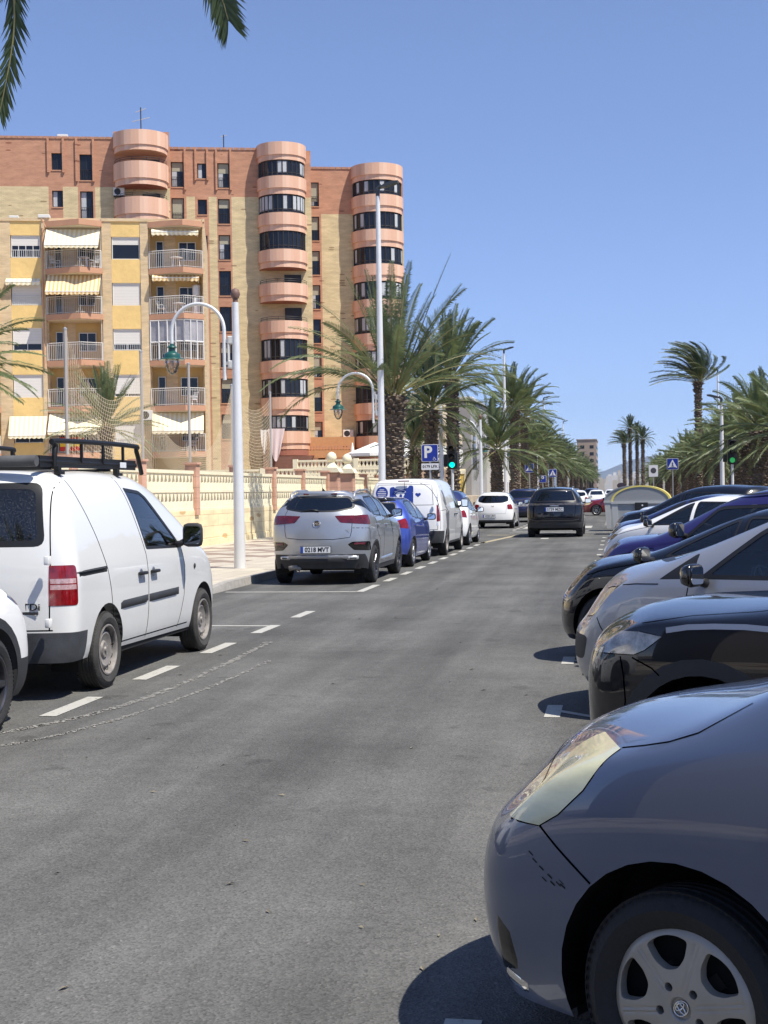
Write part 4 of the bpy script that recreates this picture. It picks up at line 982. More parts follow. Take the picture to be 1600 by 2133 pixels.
# white panel van with roof rack
CAD = dict(xf=.86, xr=-3.55, wb=2.68, R=.318, Ra=.385, rf=.34, rr=.10, wf=.9, wr=.5, sub=3, crown=.035, paint=P_white, cladmat=M_bump, ww=.195, style='steel', rim=M_steel, tyre=M_tyre_d, tuck=.0, gapw=.010,
    top=[(-3.55, 1.72), (-3.45, 1.80), (-2.4, 1.83), (-1.4, 1.81), (-.85, 1.70), (-.3, 1.38), (.1, 1.14), (.3, 1.05), (.65, .93), (.80, .80), (.86, .7)],
    belt=[(-3.55, 1.05), (-2, 1.05), (-.8, 1.06), (-.2, 1.0), (.2, .93), (.5, .84), (.86, .62)],
    bot=[(-3.55, .30), (-2.9, .30), (-2.3, .30), (-.4, .28), (.3, .26), (.86, .22)],
    plan=[(-3.55, .935), (-3.3, .925), (-2.9, .905), (-1.5, .895), (0, .89), (.3, .88), (.6, .83), (.86, .76)],
    ytop=[(-3.55, .70), (-2, .70), (-1.3, .68), (-.85, .66), (-.3, .74), (.2, .80), (.5, .72), (.86, .6)],
    front=[(.22, .78), (.32, .85), (.6, .86), (.8, .82)], rear=[(.28, -3.54), (.5, -3.56), (.56, -3.55), (1.0, -3.545), (1.3, -3.52), (1.8, -3.40)],
    lev=[(0, .95), (.12, .985), (.45, 1.0), (.8, 1.0), (1, .99)],
    glass=sidewin([[(-1.66, 1.10), (-.62, 1.075), (-.82, 1.22), (-1.22, 1.54), (-1.45, 1.63), (-1.86, 1.66)]], rim=.03, r=.03) + [
        ('windscreen', [(-.66, 1.14), (.66, 1.14), (.56, 1.66), (-.56, 1.66)], dict(axis='X+', nmin=.1, lim=lambda c: c.x < .3)),
        ('rear_window', [(-.70, 1.20), (-.03, 1.20), (-.03, 1.70), (-.635, 1.70)], dict(axis='X-', rim=.05, r=.09)), ('rear_window', [(.70, 1.20), (.03, 1.20), (.03, 1.70), (.635, 1.70)], dict(axis='X-', rim=.05, r=.09))],
    cuts=[('clad', [(-3.7, .2), (-3.18, .2), (-3.15, .53), (-3.7, .54)], dict(axis='Y', nmin=-1))] +
        both('tail_light', rpoly([(-3.62, .745), (-3.36, .745), (-3.36, 1.055), (-3.62, 1.055)], .03), .735) + both('lamp_band', [(-3.62, .868), (-3.375, .868), (-3.375, .905), (-3.62, .905)], .745, src='tail_light') + both('lamp_band', [(-3.62, .915), (-3.375, .915), (-3.375, .952), (-3.62, .952)], .745, src='tail_light') + both('headlight', [(.45, .72), (.9, .68), (.9, .82), (.5, .88)], .45),
    mats={'rear_window': G_dusty, 'lamp_band': M_pink}, inset={'lamp_band': .004},
    seams=[('R', [(-3.10, 1.82), (-2.98, 1.55), (-2.80, 1.25), (-2.66, .98), (-2.60, .8), (-2.56, .6), (-2.54, .32)]), ('R', [(-1.95, 1.75), (-1.80, 1.35), (-1.685, 1.06), (-1.665, .85), (-1.67, .55), (-1.70, .32)]), ('R', [(-.80, .32), (-.64, .62), (-.60, .9), (-.66, 1.06)]),
           ('R', [(-2.56, .345), (-.5, .335)]), ('B', [(0, .55), (0, 1.78)]), ('B', [(-.76, .555), (.76, .555)]), ('B', [(-.735, .56), (-.745, 1.1), (-.70, 1.74)])],
    patches=[(M_clad, 'side_moulding', 'R', [(-2.38, .625), (-1.68, .63), (-1.68, .70), (-2.38, .695)], .016), (M_clad, 'side_moulding', 'R', [(-1.65, .63), (-.80, .635), (-.80, .705), (-1.65, .70)], .016),
             (M_gap, 'sliding_rail', 'R', [(-3.40, .955), (-2.68, .962), (-2.66, 1.01), (-3.40, 1.0)], .002), (M_clad, 'rail_lip', 'R', [(-3.38, .985), (-2.70, .99), (-2.69, 1.003), (-3.38, .998)], .014)],
    mir=(-.76, 1.20, (.15, .20, .23)), mirmat=M_clad, seatx=-1.35, seatz=.72)
cadv, BC = make_car(CAD, 'dirty white panel van with a black roof rack, parked at the left kerb', (-5.07, 13.43, 0), UP, LG, name='panel_van', cat='van')
# clear bands of the tail lamp, badges, handles, hinges, filler cap
for sg in (-1, 1):
    ax = 'R' if sg < 0 else 'L'
    for z in (1.10, .62):
        m = MB(); m.bbox(-3.60, -3.565+.03, sg*.765-.02, sg*.765+.02, z-.035, z+.035, .008); m.build('door_hinge', P_white, cadv, smooth=True, angle=40)
    for x in (-1.86, -1.53):
        h = BC.hit(ax, x, .9)[0]; m = MB()
        m.bbox(x-.085, x+.085, min(h.y, h.y+sg*.045), max(h.y, h.y+sg*.045), .885, .915, .012); m.build('door_handle', M_trim, cadv, smooth=True, angle=40)
        m = MB(); m.lathe([(0, .002), (.035, .002), (.042, .004), (.046, 0)], 20, (x, abs(h.y), .895), axis='Y')
        m.v = [(v[0], sg*v[1], v[2]) for v in m.v]; m.build('handle_cup', P_silver, cadv, smooth=True)
h = BC.hit('R', -.62, .86)[0]
m = MB(); m.lathe([(0, -.006), (.022, -.006), (.026, 0)], 20, (-.30, h.y-.002, .88), axis='Y'); m.build('side_repeater', M_clad, cadv, smooth=True)
BM_ = lambda y, z: frame((BC.hit('B', y, z)[0].x-.003, y, z), (0, -1, 0), (0, 0, 1))
text_mesh('badge', 'TDi', .075, M_platedk, cadv, BM_(-.60, .735), .003, bold=.001, xscale=1.25)
m = MB(); m.bbox(-.07, .07, -.011, .011, -.003, .004, .003); o = m.build('badge', M_clad, cadv); o.data.transform(BM_(-.585, .69))
m = MB(); m.lathe([(.022, 0), (.025, .002), (.022, .003)], 20); o = m.build('bumper_cap', M_clad, cadv); o.data.transform(frame((BC.hit('B', -.52, .43)[0].x-.004, -.52, .43), (0, -1, 0), (0, 0, 1)))
# roof rack: low tray with a tube frame, front and rear hoops, feet on the gutters
rk = thing('roof_rack', 'black tubular steel roof rack bolted on the white panel van', 'roof rack', (-5.09, 13.43, 0), UP)
M_rack = mat('rack_steel', (.012, .012, .013), .5, .3, bump=.2, bscale=200)
zr_ = 1.87
t = MB()
for sg in (-1, 1):
    t.tube([(-3.30, sg*.60, zr_), (-1.10, sg*.60, zr_+.0)], .02, 8); t.box(-3.28, -1.12, sg*.60-.012, sg*.60+.012, zr_-.045, zr_+.045)
for x in np.linspace(-3.3, -1.15, 10): t.box(x-.012, x+.012, -.60, .60, zr_-.01, zr_+.012)
t.build('tray', M_rack, rk, smooth=True, angle=35)
def hoop(x0, x1, y, name):
    t = MB(); pts = []
    c = [(x0, zr_-.06), (x0+.02, zr_+.12), (x0+.10, zr_+.17), (x1-.26, zr_+.18), (x1-.13, zr_+.13), (x1, zr_-.08)]
    for i in range(len(c)-1):
        for k in range(6):
            u = k/6; p0 = c[max(i-1, 0)]; p1 = c[i]; p2 = c[i+1]; p3 = c[min(i+2, len(c)-1)]
            pts.append(tuple(.5*((2*p1[q])+(-p0[q]+p2[q])*u+(2*p0[q]-5*p1[q]+4*p2[q]-p3[q])*u*u+(-p0[q]+3*p1[q]-3*p2[q]+p3[q])*u**3) for q in (0, 1)))
    pts.append(c[-1]); t.tube([(p[0], y, p[1]) for p in pts], .022, 10)
    for f in (.28, .52, .76): x = x0+(x1-x0)*f; t.box(x-.014, x+.014, y-.01, y+.01, zr_, zr_+.17)
    return t.build(name, M_rack, rk, smooth=True, angle=35)
for y in (-.62, .62): hoop(-3.02, -.98, y, 'side_rail')
t = MB(); t.tube([(-3.36, -.62, zr_), (-3.36, .62, zr_)], .045, 12); t.build('roller', mat('worn_grey_tube', (.09, .09, .09), .6, var=.3, vscale=5), rk, smooth=True, angle=35)
for x in (-3.05, -1.75):
    for sg in (-1, 1):
        t = MB(); t.box(x-.03, x+.03, sg*.66-.02, sg*.66+.02, 1.78, zr_-.04); t.box(x-.05, x+.05, sg*.68-.02, sg*.68+.03, 1.765, 1.79); t.box(x-.02, x+.02, -.6, .6, zr_-.065, zr_-.04) if sg > 0 else None
        t.build('foot', M_rack, rk)
m = MB(); m.bbox(-1.60, -1.45, -.645, -.638, zr_-.03, zr_+.02, .003); m.build('end_plate', M_plate, rk)
# front corner of a white car with dark arch trim at the left edge
EDG = generic(P_white2, sub=3, xf=.86, R=.33, Ra=.39, flare=.07, style='five', rim=M_alloy_d, tuck=.0, top=[(-3.4, 1.3), (-3.0, 1.5), (-2.2, 1.58), (-1.5, 1.57), (-1.1, 1.48), (-.2, 1.14), (.2, 1.08), (.5, 1.0), (.75, .86), (.86, .74)],
    belt=[(-3.4, 1.0), (-2, 1.0), (-.8, .98), (0, .95), (.4, .90), (.86, .70)], front=[(.2, .80), (.3, .86), (.45, .87), (.6, .85), (.8, .80)], plan=[(-3.4, .8), (-2.6, .885), (-1.5, .895), (0, .895), (.3, .90), (.6, .89), (.86, .86)], rf=.2,
    cuts=both('headlight', [(.30, .90), (.42, .84), (.90, .76), (.90, .84), (.6, .95), (.42, .97)], .42) + [('clad', [(.2, .1), (1, .1), (1, .46), (.44, .46), (.3, .36)], dict(axis='Y', nmin=-1))], mats={'headlight': M_headdk})
make_car(EDG, 'white car cut by the left frame edge, only its nose and dark arch trim showing', (-5.02, 8.55, 0), UP, LG)
# silver suv with number plate 0218 MVT
MGS = dict(xf=.88, xr=-3.44, wb=2.585, R=.335, Ra=.395, flare=.035, rf=.3, rr=.26, wf=.9, wr=1.0, sub=3, crown=.05, paint=P_silver, cladmat=M_clad, ww=.215, style='split', rim=M_alloy_d, gapw=.009,
    top=[(-3.44, 1.40), (-3.1, 1.56), (-2.6, 1.62), (-1.8, 1.64), (-1.2, 1.60), (-.8, 1.47), (0, 1.12), (.35, 1.06), (.7, .95), (.82, .86), (.88, .78)],
    belt=[(-3.44, 1.22), (-2.8, 1.20), (-2, 1.13), (-.8, 1.06), (0, 1.0), (.5, .92), (.88, .7)],
    bot=[(-3.44, .30), (-2.9, .24), (-2.2, .22), (-.4, .22), (.88, .24)],
    plan=[(-3.44, .80), (-3.1, .86), (-2.6, .90), (-1.5, .90), (0, .90), (.3, .88), (.6, .83), (.88, .76)],
    ytop=[(-3.44, .565), (-3, .58), (-2, .605), (-1.3, .61), (-.8, .66), (0, .78), (.35, .76), (.88, .6)],
    front=[(.2, .80), (.35, .87), (.7, .88), (.9, .8)], rear=[(.28, -3.34), (.45, -3.40), (.60, -3.45), (.78, -3.44), (.86, -3.40), (1.0, -3.40), (1.15, -3.39), (1.24, -3.34), (1.52, -3.08)], ztr=1.56,
    lev=[(0, .93), (.2, .97), (.5, 1.0), (.8, 1.0), (1, .965)],
    glass=sidewin([[(-1.02, 1.12), (-1.75, 1.145), (-1.75, 1.52), (-1.45, 1.51), (-1.22, 1.42)], [(-1.82, 1.148), (-2.62, 1.19), (-2.76, 1.26), (-2.70, 1.45), (-2.5, 1.52), (-1.82, 1.53)], [(-2.72, 1.22), (-2.9, 1.28), (-3.12, 1.42), (-2.95, 1.47), (-2.78, 1.475)]], rim=.022) +
        [('windscreen', [(-.66, 1.14), (.66, 1.14), (.55, 1.5), (-.55, 1.5)], dict(axis='X+', nmin=.1, lim=lambda c: c.x < .1)),
         ('rear_window', [(-.64, 1.31), (-.3, 1.255), (.3, 1.255), (.64, 1.31), (.52, 1.53), (-.52, 1.53)], dict(axis='X-', rim=.03, r=.09))],
    cuts=[('clad', [(-3.6, .2), (-3.0, .2), (-3.0, .36), (-3.15, .53), (-3.6, .53)], dict(axis='Y', nmin=-1)), ('clad', [(-2.3, .1), (-.3, .1), (-.3, .31), (-2.3, .31)], dict(axis='Y', nmin=-1))] +
        [('tail_light', rpoly([(sg*.93, 1.03), (sg*.40, 1.075), (sg*.30, 1.19), (sg*.56, 1.20), (sg*.93, 1.20)], .02), dict(axis='X-', nmin=.05, extra=[((-3.0, 0, 0), (1, 0, 0))])) for sg in (-1, 1)] +
        [('lower_grille', rpoly([(sg*.86, .585), (sg*.62, .60), (sg*.52, .70), (sg*.60, .745), (sg*.86, .745)], .02), dict(axis='X-', nmin=.05)) for sg in (-1, 1)],
    mats={'tail_light': mat('maroon_lens', (.045, .003, .005), .1, coat=1, col2=(.15, .005, .008), vscale=9), 'rear_window': G_dark},
    inset={'lower_grille': -.01},
    seams=[('B', [(-.56, 1.30), (-.60, 1.2), (-.585, .92), (-.56, .82), (-.3, .79), (.3, .79), (.56, .82), (.585, .92), (.60, 1.2), (.56, 1.30)]), ('R', [(-2.62, 1.18), (-2.4, .85), (-2.2, .75), (-2.15, .4)]), ('R', [(-1.78, 1.14), (-1.80, .7), (-1.78, .33)]), ('R', [(-.98, 1.10), (-.80, .8), (-.76, .33)]), ('R', [(-3.28, .98), (-3.05, .97), (-2.97, .7)])],
    patches=[(M_silverp := mat('matt_silver_trim', (.42, .42, .43), .4, .6), 'skid_trim', 'B', [(.70, .45), (-.70, .45), (-.66, .52), (.66, .52)], .01), (M_clad, 'diffuser', 'B', [(.50, .36), (-.50, .36), (-.44, .475), (.44, .475)], .016),
             (M_clear, 'exhaust_trim', 'B', [(.69, .435), (.50, .435), (.50, .50), (.69, .50)], .02), (M_clear, 'exhaust_trim', 'B', [(-.50, .435), (-.69, .435), (-.69, .50), (-.50, .50)], .02),
             (M_trim, 'exhaust_slot', 'B', [(.66, .452), (.53, .452), (.53, .484), (.66, .484)], .024), (M_trim, 'exhaust_slot', 'B', [(-.53, .452), (-.66, .452), (-.66, .484), (-.53, .484)], .024),
             (M_reddk, 'reflector', 'B', [(.80, .69), (.62, .69), (.63, .725), (.80, .725)], .006), (M_reddk, 'reflector', 'B', [(-.62, .69), (-.80, .69), (-.80, .725), (-.63, .725)], .006),
             (P_silver, 'door_crease', 'R', [(-2.1, .36), (-.8, .36), (-.75, .44), (-2.1, .42)], .03)],
    handles=[(-2.45, 1.02, 0), (-1.55, 1.0, 0)], mir=(-.95, 1.20, (.15, .2, .16)), mirmat=M_gloss, seatx=-1.35, seatz=.65)
mg, BG = make_car(MGS, 'metallic silver suv, badge on the tailgate, parked behind the curved lamp post', (-5.10, 26.30, 0), UP, LG)
rx = lambda y, z, d=.004: (BG.hit('B', y, z)[0].x-d, y, z)
plate(mg, rx(.02, .615, .016), (0, -1, 0), '0218 MVT', .11, .52)
m = MB(); n_ = 8; cz = 1.055; cx_ = rx(0, cz)[0]
m.tube([(cx_-.006, .062*math.cos(2*math.pi*(k+.5)/n_), cz+.062*math.sin(2*math.pi*(k+.5)/n_)) for k in range(n_+1)], .009, 6, caps=False); m.build('emblem', M_chrome, mg, smooth=True, angle=40)
text_mesh('emblem_text', 'MG', .068, M_chrome, mg, frame((cx_-.006, 0, cz), (0, -1, 0), (0, 0, 1)), .004, bold=.004, xscale=.85)
m = MB(); m.lathe([(0, .0), (.056, .0)], 8, (cz*0, 0, 0), axis='X'); o = m.build('emblem_plate', M_gloss, mg); o.location = (cx_-.002, 0, cz)
text_mesh('badge', 'LUXURY', .028, M_chrome, mg, frame(rx(-.50, .945), (0, -1, 0), (0, 0, 1)), .002, xscale=1.4)
for sg in (-1, 1):
    t = MB(); zt = lambda x, d: BG.hit('T', x, sg*.555)[0].z+d; t.tube([(-2.95, sg*.56, zt(-2.95, 0)), (-2.8, sg*.56, zt(-2.8, .04)), (-2.5, sg*.56, zt(-2.5, .06)), (-1.7, sg*.56, zt(-1.7, .06)), (-1.3, sg*.56, zt(-1.3, .01))], [.02, .018, .016, .016, .02], 8); t.build('roof_rail', M_silverp, mg, smooth=True)
h = BG.hit('T', -2.8, 0)[0]; m = MB(); m.add([(h.x-.12, 0, h.z-.01), (h.x+.12, -.02, h.z-.01), (h.x+.12, .02, h.z-.01), (h.x-.10, 0, h.z+.07)], [(0, 1, 2), (0, 1, 3), (1, 2, 3), (2, 0, 3)]); m.tube([(h.x-.10, 0, h.z+.05), (h.x-.16, 0, h.z+.22)], .003, 5); m.build('aerial', M_gloss, mg)
g = MB(); g.bbox(-.30, .30, -.03, .03, -.01, .012, .008); o = g.build('brake_lamp', M_reddk, mg); o.data.transform(frame((BG.hit('T', -3.06, 0)[0].x, 0, 1.575), (0, 1, 0), (1, 0, .4)))
t = MB(); q = [BG.hit('B', y, z)[0] for y, z in ((-.02, 1.28), (.12, 1.30), (.30, 1.275))]; t.tube([(v.x-.018, v.y, v.z) for v in q], [.014, .01, .006], 6); t.build('wiper', M_trim, mg, smooth=True)
t = MB(); t.tube([(-3.28, .32, .27), (-3.30, .40, .31), (-3.30, .52, .29)], .045, 10); t.build('exhaust', M_steel, mg, smooth=True)
g = MB(); BG.patch(g, 'B', [(.53, 1.535), (-.53, 1.535), (-.50, 1.59), (.50, 1.59)], .05, .0); g.build('spoiler', P_silver, mg, smooth=True, recalc=False)
# small blue hatchback
def hatch(paint_, **k):
    s = dict(xf=.82, xr=-3.18, wb=2.49, R=.30, Ra=.355, rf=.3, rr=.24, wf=.9, wr=.9, sub=2, crown=.05, paint=paint_, ww=.195, style='ten', rim=M_alloy,
        top=[(-3.18, 1.30), (-2.8, 1.44), (-2.2, 1.49), (-1.4, 1.50), (-.9, 1.42), (-.1, 1.05), (.3, .98), (.6, .86), (.82, .66)],
        belt=[(-3.18, 1.05), (-2.4, 1.02), (-1, .95), (0, .90), (.4, .82), (.82, .6)], bot=[(-3.18, .30), (-2.4, .2), (-.4, .19), (.82, .2)],
        plan=[(-3.18, .76), (-2.8, .84), (-2.4, .87), (-1.2, .865), (0, .86), (.4, .82), (.82, .7)], ytop=[(-3.18, .54), (-2.2, .56), (-1.2, .57), (-.9, .61), (-.1, .74), (.3, .7), (.82, .5)],
        front=[(.2, .76), (.35, .82), (.6, .8), (.7, .72)], rear=[(.25, -3.12), (.5, -3.18), (.8, -3.14), (1.02, -3.08), (1.42, -2.80)], ztr=1.42,
        glass=sidewin([[(-.62, .98), (-1.5, .99), (-1.5, 1.40), (-1.2, 1.38), (-.95, 1.24)], [(-1.56, .99), (-2.35, 1.05), (-2.62, 1.16), (-2.45, 1.34), (-2.2, 1.40), (-1.56, 1.41)]]) +
            [('windscreen', [(-.6, 1.06), (.6, 1.06), (.5, 1.4), (-.5, 1.4)], dict(axis='X+', nmin=.1, lim=lambda c: c.x < .1)), ('rear_window', [(-.60, 1.06), (.60, 1.06), (.50, 1.38), (-.50, 1.38)], dict(axis='X-', r=.07))],
        cuts=[('tail_light', rpoly([(sg*.90, .80), (sg*.62, .84), (sg*.56, .98), (sg*.70, 1.03), (sg*.90, 1.04)], .03), dict(axis='X-', nmin=.05, extra=[((-2.85, 0, 0), (1, 0, 0))])) for sg in (-1, 1)],
        mats={'rear_window': G_dark}, seams=[('B', [(-.54, 1.05), (-.56, .85), (-.52, .62), (.52, .62), (.56, .85), (.54, 1.05)]), ('R', [(-1.53, .98), (-1.53, .3)]), ('R', [(-.60, .95), (-.56, .6), (-.6, .3)])],
        handles=[(-2.25, .88, 0), (-1.35, .86, 0)], mir=(-.62, 1.02, (.14, .2, .15)), mirmat=M_gloss, interior=False)
    s.update(k); return s
blu, _b = make_car(hatch(P_blue, sub=3, handlemat=P_blue), 'small blue hatchback parked between the silver suv and the white delivery van', (-5.13, 31.15, 0), UP, LG)
g = MB(); _b.patch(g, 'B', [(.5, 1.385), (-.5, 1.385), (-.48, 1.43), (.48, 1.43)], .06, 0); g.build('spoiler', M_gloss, blu, smooth=True, recalc=False)
# white delivery van with printed decals
VAN = dict(xf=.86, xr=-4.10, wb=3.2, R=.335, Ra=.40, rf=.4, rr=.12, wf=.9, wr=.4, sub=3, crown=.04, paint=P_white2, cladmat=M_clad, ww=.21, style='steel', rim=M_steel, gapw=.011,
    top=[(-4.10, 1.84), (-4.0, 1.90), (-2.5, 1.93), (-1.4, 1.91), (-.9, 1.80), (-.2, 1.35), (.15, 1.16), (.5, 1.02), (.76, .9), (.86, .76)],
    belt=[(-4.1, 1.15), (-2, 1.15), (-.8, 1.14), (-.2, 1.08), (.3, .96), (.86, .66)], bot=[(-4.1, .34), (-2.4, .28), (-.4, .28), (.86, .26)],
    plan=[(-4.1, .90), (-3.4, .95), (-1.5, .96), (0, .95), (.4, .92), (.86, .8)], ytop=[(-4.1, .74), (-2, .75), (-1.3, .74), (-.9, .73), (-.2, .78), (.3, .8), (.86, .6)],
    front=[(.2, .8), (.35, .86), (.7, .84), (.85, .78)], rear=[(.3, -4.08), (.5, -4.11), (1.2, -4.10), (1.9, -3.98)], lev=[(0, .95), (.12, .985), (.45, 1.0), (.8, 1.0), (1, .985)],
    glass=sidewin([[(-.50, 1.13), (-1.5, 1.15), (-1.62, 1.66), (-1.3, 1.66), (-1.0, 1.52)]], rim=.03) + [('windscreen', [(-.70, 1.2), (.70, 1.2), (.6, 1.74), (-.6, 1.74)], dict(axis='X+', nmin=.1, lim=lambda c: c.x < .2))],
    cuts=[('clad', [(-4.3, .2), (-3.70, .2), (-3.66, .62), (-4.3, .64)], dict(axis='Y', nmin=-1)), ('clad', [(-2.7, .2), (-.5, .2), (-.5, .34), (-2.7, .34)], dict(axis='Y', nmin=-1))] + both('tail_light', rpoly([(-4.2, .86), (-3.97, .86), (-3.97, 1.27), (-4.2, 1.27)], .03), .78),
    seams=[('B', [(0, .65), (0, 1.85)]), ('B', [(-.80, .66), (-.82, 1.2), (-.76, 1.80), (.76, 1.80), (.82, 1.2), (.80, .66), (-.80, .66)]), ('B', [(-.70, 1.26), (-.66, 1.76), (.66, 1.76), (.70, 1.26), (-.70, 1.26)]), ('R', [(-3.95, 1.9), (-3.96, .66)]), ('R', [(-3.3, 1.86), (-3.1, 1.2), (-3.02, .5)]), ('R', [(-1.75, 1.85), (-1.62, 1.2), (-1.58, .36)]), ('R', [(-.45, 1.1), (-.4, .7), (-.5, .36)]), ('R', [(-3.95, 1.12), (-3.05, 1.14)])],
    handles=[(-1.82, 1.0, 0), (-1.45, 1.0, 0)], handlemat=M_gloss, mir=(-.62, 1.27, (.16, .2, .24)), mirmat=M_clad, interior=False)
van, BN = make_car(VAN, 'white delivery van with blue panel and heart on its rear doors', (-5.12, 36.85, 0), UP, LG, name='delivery_van', cat='van')
M_dblue = mat('decal_blue', (.02, .045, .26), .35); M_dgrey = mat('decal_grey', (.13, .13, .14), .4)
def decal(B, root, name, axis, outline, m, off=.003):
    """flat printed shape moulded on the bodywork, fan of short strips"""
    cx = sum(p[0] for p in outline)/len(outline); cz_ = sum(p[1] for p in outline)/len(outline); g = MB(); vs = []; n = len(outline); K = 3
    for k in range(1, K+1):
        for p in outline:
            q = B.hit(axis, cx+(p[0]-cx)*k/K, cz_+(p[1]-cz_)*k/K); vs.append((q[0]+q[1]*off)[:])
    q = B.hit(axis, cx, cz_); vs.append((q[0]+q[1]*off)[:]); c = len(vs)-1; fs = [(c, i, (i+1) % n) for i in range(n)]
    for k in range(K-1): fs += [(k*n+i, k*n+(i+1) % n, (k+1)*n+(i+1) % n, (k+1)*n+i) for i in range(n)]
    g.add(vs, fs); return g.build(name, m, root, smooth=True)
pan = decal(BN, van, 'blue_panel', 'B', rpoly([(.36, 1.30), (-.22, 1.22), (-.22, 1.74), (.36, 1.70)], .06), M_dblue)
decal(BN, pan, 'white_drawing', 'B', [(.10+.10*math.cos(a)*(1+.15*math.sin(5*a)), 1.50+.09*math.sin(a)) for a in [2*math.pi*k/24 for k in range(24)]], P_white2, .005)
g = MB(); BN.ribbon(g, 'B', [(.24, 1.54), (.20, 1.60), (.10, 1.63), (.0, 1.62), (-.04, 1.58), (.02, 1.56), (.14, 1.575), (.24, 1.60)], .012, .006); g.build('white_outline', P_white2, pan)
decal(BN, pan, 'face_drawing', 'B', [(.085+.035*math.cos(a), 1.48+.05*math.sin(a)) for a in [2*math.pi*k/14 for k in range(14)]], M_dblue, .006)
dsc = decal(BN, van, 'round_sticker', 'B', circ(.56, 1.56, .155, 24), M_dblue)
for k, wd_ in enumerate((.12, .2, .22, .2, .16)):
    g = MB(); BN.ribbon(g, 'B', [(.56-wd_/2, 1.64-k*.042), (.56+wd_/2, 1.64-k*.042)], .014, .005); g.build('sticker_line', P_white2, dsc)
hp = []
for k in range(24):
    a = 2*math.pi*k/24; hp.append((-.335-.065*math.sin(a)**3*1.05, 1.51+.06*(.8125*math.cos(a)-.3125*math.cos(2*a)-.125*math.cos(3*a)-.0625*math.cos(4*a))))
decal(BN, van, 'heart', 'B', hp, M_dblue)
decal(BN, van, 'grey_figure', 'R', [(-3.55, 1.62), (-3.35, 1.60), (-3.22, 1.42), (-3.25, 1.1), (-3.12, .98), (-2.95, 1.12), (-2.82, 1.10), (-2.9, .98), (-2.98, .74), (-3.1, .52), (-3.26, .48), (-3.36, .7), (-3.48, 1.0), (-3.58, 1.4)], M_dgrey)
for k, (w_, z) in enumerate(((.16, 1.22), (.14, 1.14))):
    g = MB(); BN.ribbon(g, 'R', [(-3.42, z), (-3.42+w_, z)], .04, .006); g.build('decal_lettering', P_white2, van)
for y, z in ((-.10, 1.08), (.10, 1.08)): pass
m = MB(); m.bbox(-4.12, -4.03, -.14, .14, 1.83, 1.86, .01); m.build('brake_lamp', M_reddk, van)
for z in (1.42, .80):
    m = MB(); m.bbox(-4.14, -4.08, -.84, -.79, z-.05, z+.05, .01); m.build('door_hinge', P_white2, van)
# white estate ahead of the van, a bluish reflection painted as its roof colour
make_car(hatch(P_white2, top=[(-3.18, 1.3), (-2.8, 1.56), (-2.2, 1.62), (-1.4, 1.63), (-.9, 1.50), (-.1, 1.07), (.3, 1.0), (.6, .88), (.82, .68)], cuts=[('roof', [(-3.1, -.7), (-.85, -.7), (-.85, .7), (-3.1, .7)], dict(axis='Z', nmin=.5, lim=lambda c: c.z > 1.3))] + hatch(P_blue)['cuts'], mats={'roof': P_navy, 'rear_window': G_dark}),
    'white hatchback, dark blue reflection painted on its roof, ahead of the white delivery van', (-5.12, 42.2, 0), UP, LG)
# white hatchback further on
DAC = hatch(P_white2, R=.31, Ra=.37, style='ten', top=[(-3.18, 1.34), (-2.8, 1.48), (-2.2, 1.53), (-1.4, 1.53), (-.9, 1.45), (-.1, 1.07), (.3, 1.0), (.6, .88), (.82, .68)],
    glass=sidewin([[(-.62, .98), (-1.5, .99), (-1.5, 1.40), (-1.2, 1.38), (-.95, 1.24)], [(-1.56, .99), (-2.35, 1.05), (-2.62, 1.16), (-2.45, 1.34), (-2.2, 1.40), (-1.56, 1.41)]]) + [('windscreen', [(-.6, 1.06), (.6, 1.06), (.5, 1.4), (-.5, 1.4)], dict(axis='X+', nmin=.1, lim=lambda c: c.x < .1)), ('rear_window', [(-.64, 1.12), (-.4, 1.06), (.4, 1.06), (.64, 1.12), (.62, 1.32), (.5, 1.38), (-.5, 1.38), (-.62, 1.32)], dict(axis='X-', r=.07))],
    cuts=[('tail_light', rpoly([(sg*.90, .80), (sg*.60, .80), (sg*.58, 1.0), (sg*.90, 1.02)], .05), dict(axis='X-', nmin=.05, extra=[((-2.85, 0, 0), (1, 0, 0))])) for sg in (-1, 1)] + [('clad', [(-3.4, .1), (-2.85, .1), (-2.85, .36), (-3.4, .36)], dict(axis='Y', nmin=-1))])
dac, BD = make_car(DAC, 'white hatchback with square red tail lights, halted before the zebra crossing', (-5.15, 59.9, 0), UP, LG)
plate(dac, (BD.hit('B', .0, .52)[0].x-.012, .15, .52), (0, -1, 0), '1020 LPV', .12, .52)
m = MB(); m.prism([(-.05, .03), (-.035, -.02), (0, -.035), (.035, -.02), (.05, .03), (.03, .03), (.02, -.005), (-.02, -.005), (-.03, .03)], 0, .008); o = m.build('emblem', M_chrome, dac); o.data.transform(frame((BD.hit('B', 0, .93)[0].x-.004, 0, .93), (0, -1, 0), (0, 0, 1)))
